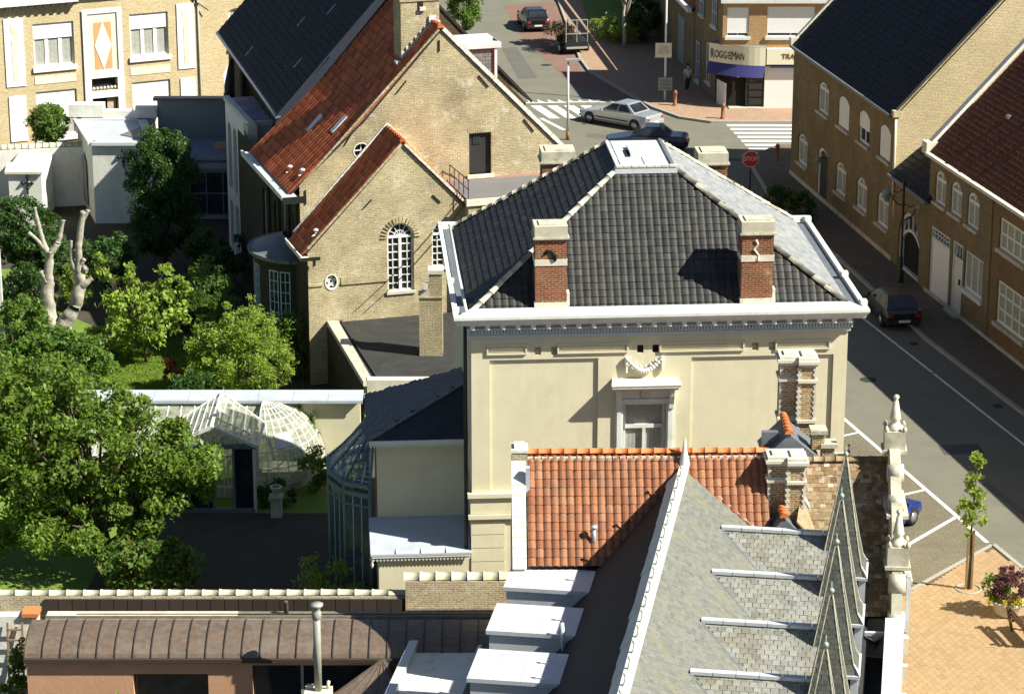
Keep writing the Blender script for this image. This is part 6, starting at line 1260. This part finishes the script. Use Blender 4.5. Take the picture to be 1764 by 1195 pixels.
m = MB(); m.box((-.42, -.1, .72), (.42, -.06, 1.5)); b = m.build('lower_board', M['signgrey'], t)
for i, (z, w_) in enumerate(((1.3, .34), (1.08, .3), (.86, .36))): boxpart('lettering_line', M['lead'], b, (-w_, -.112, z - .06), (w_, -.1, z + .06))
t = thing('stop_sign', 'red octagonal stop sign on a dark post behind the villa', 'stop sign', (12.45, 138.5, .1))
m = MB(); m.tube([(0, .05, 0), (0, .05, 2.35)], .04, 8); m.build('post', M['black'], t)
def octa(r, y): return [(r * cos(rad(22.5 + 45 * i)), y, 1.98 + r * sin(rad(22.5 + 45 * i))) for i in range(8)]
m = MB(); m.slab(octa(.46, -.02), (0, .02, 0)); b = m.build('rim', M['white'], t); m = MB(); m.slab(octa(.425, -.035), (0, .012, 0)); b = m.build('plate', M['signred'], t)
text('STOP', .33, M['white'], b, Matrix.Translation((0, -.045, 1.98)) @ Matrix.Rotation(rad(90), 4, 'X'), 'lettering', .004, .9)
def bollard(loc, label):
    t = thing('bollard', label, 'bollard', loc); m = MB(); m.lathe([(.15, 0), (.15, .08), (.11, .1), (.11, .72), (.13, .74), (.13, .8), (.1, .88), (.04, .93), (.001, .94)], (0, 0, 0), 12); m.build('post', M['bollard'], t); return t
bollard((12.35, 156.4, .12), 'sunlit rust red bollard on the corner before the shop'); bollard((14.6, 146.2, .12), 'bollard in deep shade at the corner of the black roofed house'); bollard((9.75, 159.9, .12), 'small bollard in shade near the two board sign pole')
t = thing('ornate_street_lamp', 'ornate black street lamp with two scrolled arms before the gateway', 'street lamp', (18.13, 122.4, .12))
m = MB(); m.lathe([(.16, 0), (.16, .5), (.1, .55), (.1, 1.2), (.06, 1.25), (.05, 4.6), (.08, 4.65), (.02, 5.0)], (0, 0, 0), 12); m.build('post', M['black'], t)
for s in (-1, 1):
    z = 4.2 if s < 0 else 3.5; m = MB(); m.tube([(0, 0, z - .5), (s * .25, 0, z - .45), (s * .5, 0, z - .2), (s * .55, 0, z), (s * .8, 0, z + .1)], .03, 6); m.tube([(0, 0, z + .3), (s * .3, 0, z + .1), (s * .5, 0, z + .2)], .025, 6); a = m.build('arm', M['black'], t)
    m = MB(); m.lathe([(.02, -.5), (.12, -.42), (.2, -.1), (.24, -.05), (.12, .1), (.03, .2)], (s * .8, 0, z + .15), 10); m.build('lantern', M['signgrey'], a)
# ------------------------------------------------------------------ square: young tree, planter, bench
t = thing('young_street_tree', 'young staked tree with bright yellow green leaves on the paved square', 'tree', (15.48, 85.69, .03))
m = MB(); m.tube([(0, 0, 0), (.02, 0, 1.2), (0, .02, 2.4), (.05, 0, 3.6), (.1, 0, 4.9)], [.05, .045, .035, .025, .008], 8)
for i in range(12): z = 2.3 + i * .2; a = i * 2.4; m.tube([(0, 0, z), (.45 * cos(a) * (1.1 - i * .06), .45 * sin(a) * (1.1 - i * .06), z + .35)], [.015, .004], 5)
m.build('trunk', M['bark'], t)
P = np.concatenate([clumps((0, 0, 2.75), (.55, .5, .35), 12, 26, .2), clumps((-.05, 0, 3.3), (.45, .4, .4), 9, 24, .18), clumps((.05, 0, 4.0), (.3, .3, .4), 8, 22, .16), clumps((.1, 0, 4.7), (.22, .22, .35), 7, 20, .14), clumps((-.12, -.05, 2.0), (.1, .1, .2), 2, 14, .12)])
leaves('crown', P, .17, M['lf_lime'], t, .3, .7)
for s in (-.09, .09): boxpart('stake', M['stake'], t, (s - .035, -.06, 0), (s + .035, .01, 2.15))
m = MB(); m.tube([(.42 * cos(a), .42 * sin(a), .02) for a in [2 * pi * i / 20 for i in range(21)]], .04, 6); m.build('root_ring', M['kerb'], t); m = MB(); m.lathe([(.001, .012), (.4, .012)], (0, 0, 0), 20); m.build('root_soil', M['earth'], t)
t = thing('flower_planter', 'round pale planter overflowing with purple shrub and yellow flowers beside the bench', 'planter', (16.42, 83.5, .03))
m = MB(); m.lathe([(.3, 0), (.42, .1), (.5, .42), (.54, .45), (.54, .52), (.46, .53), (.46, .48)], (0, 0, 0), 18); m.build('bowl', M['concrete'], t)
leaves('purple_shrub', clumps((.05, .1, 1.1), (.7, .62, .5), 46, 50, .19), .11, M['lf_pur'], t); leaves('green_foliage', clumps((-.4, .1, 1.0), (.42, .42, .45), 22, 44, .18), .12, M['lf_mid'], t); leaves('yellow_flowers', clumps((0, -.15, .58), (.75, .5, .1), 22, 30, .12), .1, M['lf_flow'], t)
t = thing('park_bench', 'dark brown slatted wooden bench on the sandy paving next to the planter', 'bench', (16.72, 81.5, .03), 102)
for i in range(4): boxpart('seat_slat', M['wood'], t, (-.85, -.24 + i * .125, .43), (.85, -.14 + i * .125, .47))
for i in range(2): m = MB(); m.slab([(-.85, .28 + i * .045, .58 + i * .17), (.85, .28 + i * .045, .58 + i * .17), (.85, .31 + i * .045, .7 + i * .17), (-.85, .31 + i * .045, .7 + i * .17)], (0, .03, 0)); m.build('back_slat', M['wood'], t)
for x in (-.68, .68):
    boxpart('leg', M['wood'], t, (x - .05, -.22, 0), (x + .05, -.13, .43)); m = MB(); m.slab([(x - .05, .2, 0), (x + .05, .2, 0), (x + .05, .42, .92), (x - .05, .42, .92)], (0, .08, 0)); m.build('leg', M['wood'], t); boxpart('seat_rail', M['wood'], t, (x - .05, -.24, .38), (x + .05, .28, .429))
# ------------------------------------------------------------------ person by the shop wall
def skin_mesh(name, chains, mat, parent, lvl=2):
    vs, es, rs = [], [], []
    idx = {}
    for ch in chains:
        prev = None
        for (p, r) in ch:
            k_ = tuple(round(x, 4) for x in p)
            if k_ not in idx: idx[k_] = len(vs); vs.append(p); rs.append(r)
            i = idx[k_]
            if prev is not None and prev != i: es.append((prev, i))
            prev = i
    me = bpy.data.meshes.new(name); me.from_pydata(vs, es, []); o = bpy.data.objects.new(name, me); COL.objects.link(o)
    mo = o.modifiers.new('s', 'SKIN'); sv = me.skin_vertices[0].data
    for i, r in enumerate(rs): sv[i].radius = (r, r) if not isinstance(r, tuple) else r
    sv[0].use_root = True; o.modifiers.new('d', 'SUBSURF').levels = lvl
    me2 = bpy.data.meshes.new_from_object(o.evaluated_get(bpy.context.evaluated_depsgraph_get())); bpy.data.objects.remove(o)
    me2.materials.clear(); me2.materials.append(mat); me2.name = name; q = bpy.data.objects.new(name, me2); COL.objects.link(q); q.parent = parent
    for p in me2.polygons: p.use_smooth = True
    return q
t = thing('person', 'person in a pale blue shirt and dark trousers walking by the shaded shop wall', 'person', (10.72, 163.5, .12), 25)
sh_l, sh_r = (-.2, 0, 1.42), (.2, 0, 1.42)
def hand(w, e):
    d = Vec(e) - Vec(w); d.normalize(); c = Vec(w) + d * .07; ch = [[(tuple(w), .03), (tuple(c), .035)]]
    for k_ in range(4): s = Vec((0, (k_ - 1.5) * .02, 0)); ch.append([(tuple(c), .035), (tuple(c + s + d * .05), .011), (tuple(c + s + d * (.09 - abs(k_ - 1.5) * .01)), .009)])
    ch.append([(tuple(w), .03), (tuple(Vec(w) + d * .04 + Vec((0, -.045, 0))), .012), (tuple(Vec(w) + d * .075 + Vec((0, -.055, 0))), .01)]); return ch
body = [[((0, 0, .98), .13), ((0, 0, 1.2), .13), ((0, 0, 1.4), .14), ((0, -.01, 1.5), .06), ((0, -.02, 1.6), .085), ((0, -.02, 1.72), .085)], [((0, 0, 1.4), .14), (sh_l, .06), ((-.25, .02, 1.14), .045), ((-.24, -.1, .93), .032)], [((0, 0, 1.4), .14), (sh_r, .06), ((.27, .0, 1.14), .045), ((.3, -.14, .95), .032)],
        [((0, 0, .98), .13), ((-.1, 0, .9), .09), ((-.1, -.06, .5), .06), ((-.1, .06, .1), .04), ((-.1, -.1, .04), .035)], [((0, 0, .98), .13), ((.1, 0, .9), .09), ((.1, .1, .5), .06), ((.1, .2, .12), .04), ((.1, .08, .04), .035)]]
body += hand((-.24, -.1, .93), (-.24, -.16, .83)) + hand((.3, -.14, .95), (.31, -.22, .87))
skin_mesh('body', body, M['skin'], t)
skin_mesh('shirt', [[((0, 0, .95), .155), ((0, 0, 1.2), .155), ((0, 0, 1.41), .16)], [((0, 0, 1.41), .16), (sh_l, .08), ((-.24, .01, 1.2), .06)], [((0, 0, 1.41), .16), (sh_r, .08), ((.255, .0, 1.2), .06)]], M['shirt'], t)
skin_mesh('trousers', [[((0, 0, 1.0), .145), ((-.1, 0, .9), .11), ((-.1, -.06, .5), .08), ((-.1, .06, .12), .06)], [((0, 0, 1.0), .145), ((.1, 0, .9), .11), ((.1, .1, .5), .08), ((.1, .2, .14), .06)]], M['trousers'], t)
m = MB(); m.ball((0, .01, 1.72), .105, 10); m.build('hair', M['hair'], t); m = MB(); m.ball((-.035, -.105, 1.68), .014, 6); m.ball((.035, -.105, 1.68), .014, 6); m.build('eyes', M['black'], t); m = MB(); m.ball((0, -.115, 1.645), .018, 6); m.build('nose', M['skin'], t)
# ------------------------------------------------------------------ trees and shrubs
tree('large_broadleaf_tree', 'large broad leaved green tree filling the lower left garden', 'tree', (-13.9, 87.6, 0), [(-1.0, 0, 4.3, 2.9, 2.4, 2.4, 80, 72, .55), (-3.0, .5, 5.0, 2.0, 2.0, 2.4, 50, 72, .52), (-1.6, .3, 6.6, 1.2, 1.2, 1.0, 16, 66, .42), (1.6, -.2, 4.6, 1.6, 1.5, 1.1, 29, 69, .45), (3.0, -.3, 3.9, 1.2, 1.2, .7, 18, 66, .38), (2.0, -.4, 3.0, 1.6, 1.4, .7, 23, 66, .4), (-.8, -.5, 2.2, 3.0, 2.0, 1.2, 52, 69, .5), (-3.4, .5, 2.2, 1.8, 1.8, 1.6, 32, 69, .5), (.9, .2, 5.7, .9, .9, .7, 11, 60, .36)], 'lf_big', .20, .2, limbs=7, droop=.5)
tree('turning_shrub', 'lower lighter shrub with a few orange leaves under the large tree', 'shrub', (-11.9, 85.3, 0), [(-.3, 0, 1.1, 1.9, .9, .8, 44, 60, .38)], 'lf_or', .22, .06, droop=.4)
t = thing('pollarded_tree', 'bare pale pollarded trunk with stubby cut limbs and no leaves', 'tree', (-20.0, 113.3, 0))
m = MB()
def limb(pts, rs, k=16):
    """a knotty limb: points and radii resampled along a smooth curve, surface pushed in and out"""
    P = [Vec(p) for p in pts]; n = 7; Q = []; R = []
    for a in range(len(P) - 1):
        p0, p1, p2, p3 = P[max(a - 1, 0)], P[a], P[a + 1], P[min(a + 2, len(P) - 1)]
        for q in range(n):
            u = q / n; Q.append(.5 * ((2 * p1) + (p2 - p0) * u + (2 * p0 - 5 * p1 + 4 * p2 - p3) * u * u + (3 * p1 - p0 - 3 * p2 + p3) * u ** 3)); R.append((rs[a] * (1 - u) + rs[a + 1] * u) * random.uniform(.76, .96))
    Q.append(P[-1]); R.append(rs[-1] * 1.15); b = len(m.v); m.tube(Q, R, k)
    for v in range(b, len(m.v)):
        x, y, z = m.v[v]; c = Q[(v - b) // k]; s_ = 1 + .22 * sin(5 * x + 3.1 * z) * sin(2.3 * z + 7 * y) + random.uniform(-.07, .07); m.v[v] = (c.x + (x - c.x) * s_, c.y + (y - c.y) * s_, z)
limb([(.1, 0, -.2), (.02, 0, .7), (-.12, 0, 1.6), (-.1, 0, 2.6), (.0, 0, 3.4), (.05, 0, 4.2)], [.62, .46, .36, .32, .24, .2])
limb([(.1, 0, -.1), (.35, -.05, .7), (.85, -.1, 1.35), (1.2, -.1, 2.1), (1.32, 0, 3.0), (1.3, 0, 3.9), (1.38, 0, 4.8), (1.62, 0, 5.95)], [.5, .42, .34, .32, .30, .2, .18, .12])
limb([(.0, 0, 4.0), (-.22, .05, 4.7), (-.38, .05, 5.4), (-.48, .05, 6.1)], [.19, .14, .11, .09]); limb([(.05, 0, 4.0), (.4, 0, 4.5), (.58, 0, 5.0), (.72, 0, 5.55)], [.18, .14, .11, .09]); limb([(-.08, 0, 4.2), (-.42, 0, 4.65), (-.8, 0, 5.0)], [.14, .1, .08])
limb([(1.3, 0, 3.0), (1.02, 0, 3.7), (1.0, 0, 4.2), (1.03, 0, 4.65)], [.2, .13, .1, .09]); limb([(1.25, -.1, 2.5), (1.55, -.15, 2.75), (1.85, -.1, 3.0)], [.24, .16, .12]); limb([(1.3, 0, 3.2), (1.6, -.1, 3.45)], [.2, .15]); limb([(1.3, -.05, 3.5), (1.55, -.1, 3.85)], [.16, .09]); limb([(-.1, -.1, 2.8), (-.36, -.1, 3.3)], [.2, .11]); limb([(1.6, 0, 5.6), (1.82, 0, 6.0)], [.1, .08]); limb([(.6, -.1, 1.1), (.7, -.2, .5), (.6, -.25, -.1)], [.25, .2, .22])
m.build('trunk', M['barkpale'], t)
tree('dark_conifer', 'tall dense dark green conifer before the white garden tower', 'tree', (-16.55, 125.5, 0), [(0, 0, 4.4, 1.75, 1.6, 2.4, 95, 130, .42), (-.1, -.2, 2.2, 1.6, 1.4, 1.7, 52, 130, .42), (.1, 0, 5.9, .9, .9, .9, 24, 110, .35)], 'lf_dark', .14, .18, droop=.6)
tree('dark_evergreen', 'dark rounded evergreen at the left edge behind the pollarded trunk', 'tree', (-22.2, 119.5, 0), [(0, 0, 3.6, 1.7, 1.5, 1.5, 50, 90, .4), (.6, -.3, 2.3, 1.7, 1.4, 1.2, 40, 90, .4)], 'lf_dark', .17, .15)
tree('maroon_shrub', 'reddish brown shrub under the dark evergreen', 'shrub', (-22.3, 116.3, 0), [(0, 0, 1.4, .9, .7, .9, 16, 60, .3)], 'lf_brown', .15, .05)
tree('bushy_shrub', 'dense bright yellow green bushy shrub beside the house corner', 'shrub', (-11.2, 106.2, 0), [(0, 0, 1.7, 2.1, 1.4, 1.5, 70, 70, .42), (.3, 0, 2.7, 1.3, 1.0, 1.0, 34, 60, .35), (1.5, -.2, 1.3, 1.0, 1.0, 1.0, 24, 60, .33), (-1.2, 0, 2.2, .9, .8, .9, 18, 60, .33), (.6, 0, 3.6, .3, .3, .6, 6, 30, .2), (-.4, 0, 3.5, .25, .3, .5, 5, 30, .2)], 'lf_yel', .16, .05, droop=.1, aspect=.3)
tree('golden_leaved_tree', 'small tree with large sunlit golden green leaves in mid garden', 'tree', (-15.6, 110.6, 0), [(0, 0, 2.2, 1.8, 1.4, 1.3, 40, 26, .42), (-1.3, 0, 3.3, .35, .4, 1.0, 9, 16, .26), (-1.75, 0, 4.3, .16, .2, .7, 5, 14, .2), (.9, 0, 3.7, .3, .4, .8, 8, 16, .24), (-.4, 0, 3.7, .25, .3, .7, 7, 16, .22), (1.7, 0, 3.2, .3, .3, .6, 6, 16, .22), (-.9, 0, 1.3, 1.2, 1.0, .8, 16, 24, .36)], 'lf_yel', .24, .07, droop=.6)
tree('feathery_shrub', 'fine feathery pale green shrub rising behind the bamboo like bush', 'shrub', (-13.0, 111.5, 0), [(0, 0, 2.7, 1.1, 1.0, 1.5, 40, 60, .35)], 'lf_mid', .2, .05, droop=-.6, aspect=.18)
for (x, y, z, r, h, mt, lf, nm, lb_) in ((-17.6, 107.6, 0, 1.1, 1.1, 'lf_mid', .18, 'garden_shrub', 'mid green shrub at the edge of the small lawn, nearest the pollarded trunk'), (-17.3, 104.9, 0, .8, .8, 'lf_dark', .15, 'garden_shrub', 'dark green shrub between the small lawn and the large tree'), (-19.0, 109.6, 0, 1.2, 1.0, 'lf_mid', .2, 'garden_shrub', 'low leafy shrub covering the foot of the pollarded trunk'), (-21.2, 110.5, 0, 1.5, 1.6, 'lf_mid', .18, 'garden_shrub', 'broad shrub on the left edge below the maroon bush'), (-17.9, 112.0, 0, .55, .6, 'lf_yel', .12, 'golden_shrub', 'small golden yellow shrub beside the pollarded trunk'), (-13.0, 104.8, 0, .9, .8, 'lf_dark', .14, 'garden_shrub', 'dark shrub in front of the yellow green bush by the red flowers'), (-9.2, 108.4, 0, .8, 1.6, 'lf_mid', .12, 'garden_shrub', 'thin upright shrub against the shaded house wall'), (-19.6, 118.3, 0, .7, 1.2, 'lf_yel', .14, 'garden_shrub', 'yellowish shrub glimpsed between the pollarded limbs')):
    tree(nm, lb_, 'shrub', (x, y, z), [(0, 0, h, r, r * .9, h * .85, int(26 * r + 8), 60, .32)], mt, lf, .05, limbs=3, group='shrubs in the garden beds')
tree('red_flowering_shrub', 'small shrub with red flowers on the lawn edge', 'shrub', (-14.0, 106.6, 0), [(0, 0, .95, .5, .4, .4, 9, 36, .16)], 'lf_red', .13, .03, limbs=3)
tree('planter_side_shrub', 'sparse sunlit shrub behind the coping tiles near the zinc porch', 'shrub', (-5.75, 83.6, 0), [(0, 0, 1.0, 1.25, .6, .9, 34, 26, .3), (-.9, 0, 1.8, .3, .3, .5, 5, 18, .2)], 'lf_yel', .14, .04, aspect=.5)
tree('topiary_ball_tree', 'clipped ball shaped tree showing above the whitewashed wall', 'tree', (-24.1, 138.6, 0), [(0, 0, 3.95, 1.02, 1.0, .95, 70, 60, .28)], 'lf_mid', .15, .1)
tree('potted_bush', 'small bright green bush below the right hand shuttered window', 'bush', (-18.0, 143.0, 0), [(0, 0, 3.4, .6, .5, .5, 14, 40, .2)], 'lf_lime', .12, .05, limbs=2)
tree('roadside_tree', 'round bright green tree behind the big brick chimney', 'tree', (-3.2, 184, 0), [(0, 0, 2.0, 1.2, 1.2, 1.7, 50, 60, .4)], 'lf_mid', .2, .1)
tree('pavement_tree', 'thin trunked tree shading the garden beside the side street', 'tree', (7.4, 177.2, .1), [(0, 0, 4.9, 1.6, 1.5, 1.3, 40, 60, .45)], 'lf_dark', .2, .16, bark='barkpale')
tree('sunlit_bush', 'sunlit yellow green bush at the pavement edge near the trailer', 'bush', (6.4, 180.5, .1), [(0, 0, .8, 1.3, 1.6, .8, 34, 50, .3), (1.2, -2.0, .7, 1.0, 1.0, .7, 18, 50, .3)], 'lf_lime', .15, .05)
tree('dark_hedge', 'dark hedge in the shade before the small orange roofed house', 'hedge', (8.7, 179.5, .1), [(0, 1, 1.4, 1.2, 3.0, 1.3, 50, 60, .4)], 'lf_dark', .2, .05)
g2 = rng.random((2500, 2)); leaves('lawn_grass', np.stack([8 + g2[:, 0] * 4, 183 + g2[:, 1] * 12, np.full(2500, .16)], 1), .4, M['grass'], None, -1, .4, 'stuff'); sheet('lawn', [(8, 182.5), (8.9, 184.5), (7.2, 198), (4.8, 198), (5.3, 186)], .14, M['lawn'])
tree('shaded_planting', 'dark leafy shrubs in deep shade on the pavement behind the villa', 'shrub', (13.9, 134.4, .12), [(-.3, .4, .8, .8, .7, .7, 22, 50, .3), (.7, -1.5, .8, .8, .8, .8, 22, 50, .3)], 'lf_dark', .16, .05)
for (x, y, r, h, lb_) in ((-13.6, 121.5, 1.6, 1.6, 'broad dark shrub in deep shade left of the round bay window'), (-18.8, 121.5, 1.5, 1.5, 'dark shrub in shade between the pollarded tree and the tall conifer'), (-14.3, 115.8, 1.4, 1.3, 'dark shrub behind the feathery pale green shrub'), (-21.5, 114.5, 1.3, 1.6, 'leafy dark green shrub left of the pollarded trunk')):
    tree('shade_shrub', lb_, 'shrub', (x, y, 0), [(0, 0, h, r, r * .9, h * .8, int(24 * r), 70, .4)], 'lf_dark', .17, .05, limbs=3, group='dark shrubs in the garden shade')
for k_, (x, lb_) in enumerate(((-8.05, 'left hand ivy column climbing the cream wall'), (-7.55, 'right hand ivy column climbing the cream wall'))):
    t = thing('climbing_ivy', lb_, 'ivy', (x, 97.52, 0)); m = MB(); m.tube([(0, 0, 0), (.05, 0, 2.3)], [.03, .01], 6); m.build('stem', M['bark'], t)
    P = np.stack([rng.normal(0, .13, 420) * (1.2 if k_ == 0 else 1), rng.uniform(-.12, -.01, 420), rng.uniform(.2, 2.65 if k_ == 0 else 2.3, 420)], 1); P[:, 0] *= (2.9 - P[:, 2]) / (1.4 if k_ == 0 else 1.8); leaves('foliage', P, .14, M['lf_mid'], t)
tree('corner_vine', 'leafy vine climbing the whitewashed wall at the lower left corner', 'vine', (-14.75, 74.8, 0), [(0, 0, 1.6, .25, .3, 1.6, 24, 26, .2), (-.5, 0, .9, .5, .4, .8, 16, 26, .22)], 'lf_mid', .16, .03)
tree('young_saplings', 'thin sunlit sapling tips before the orange rendered wall', 'sapling', (-11.9, 72.2, 0), [(0, 0, 1.2, .9, .4, .8, 18, 12, .2), (.45, 0, 2.1, .15, .1, .45, 6, 12, .12)], 'lf_yel', .13, .03, limbs=4)
tree('yard_shrub', 'leafy plants at the foot of the glasshouse dome', 'shrub', (-7.3, 95.2, 0), [(0, 0, .9, .5, .7, .9, 18, 40, .25)], 'lf_mid', .15, .04)
tree('dome_plant', 'dark pointed plants in front of the curved glass end', 'plant', (-8.6, 93.6, 0), [(0, 0, .5, .9, .4, .6, 16, 40, .22)], 'lf_dark', .14, .03)
t = thing('white_post', 'pale post cut off by the left edge of the view', 'post', (-21.95, 112.0, 0)); m = MB(); m.box((-.3, -.1, 0), (.12, .1, 4.6)); m.build('post', M['white'], t)
t = thing('garden_urn', 'pale stone pedestal in the dark yard before the glasshouse', 'pedestal', (-8.55, 92.6, 0)); m = MB(); m.box((-.2, -.2, 0), (.2, .2, .7)); m.box((-.25, -.25, .7), (.25, .25, .8)); m.build('pedestal', M['stone'], t); m = MB(); m.lathe([(.1, .8), (.1, .9), (.22, 1.1), (.24, 1.15), (.15, 1.15)], (0, 0, 0), 12); m.build('urn', M['stone'], t)
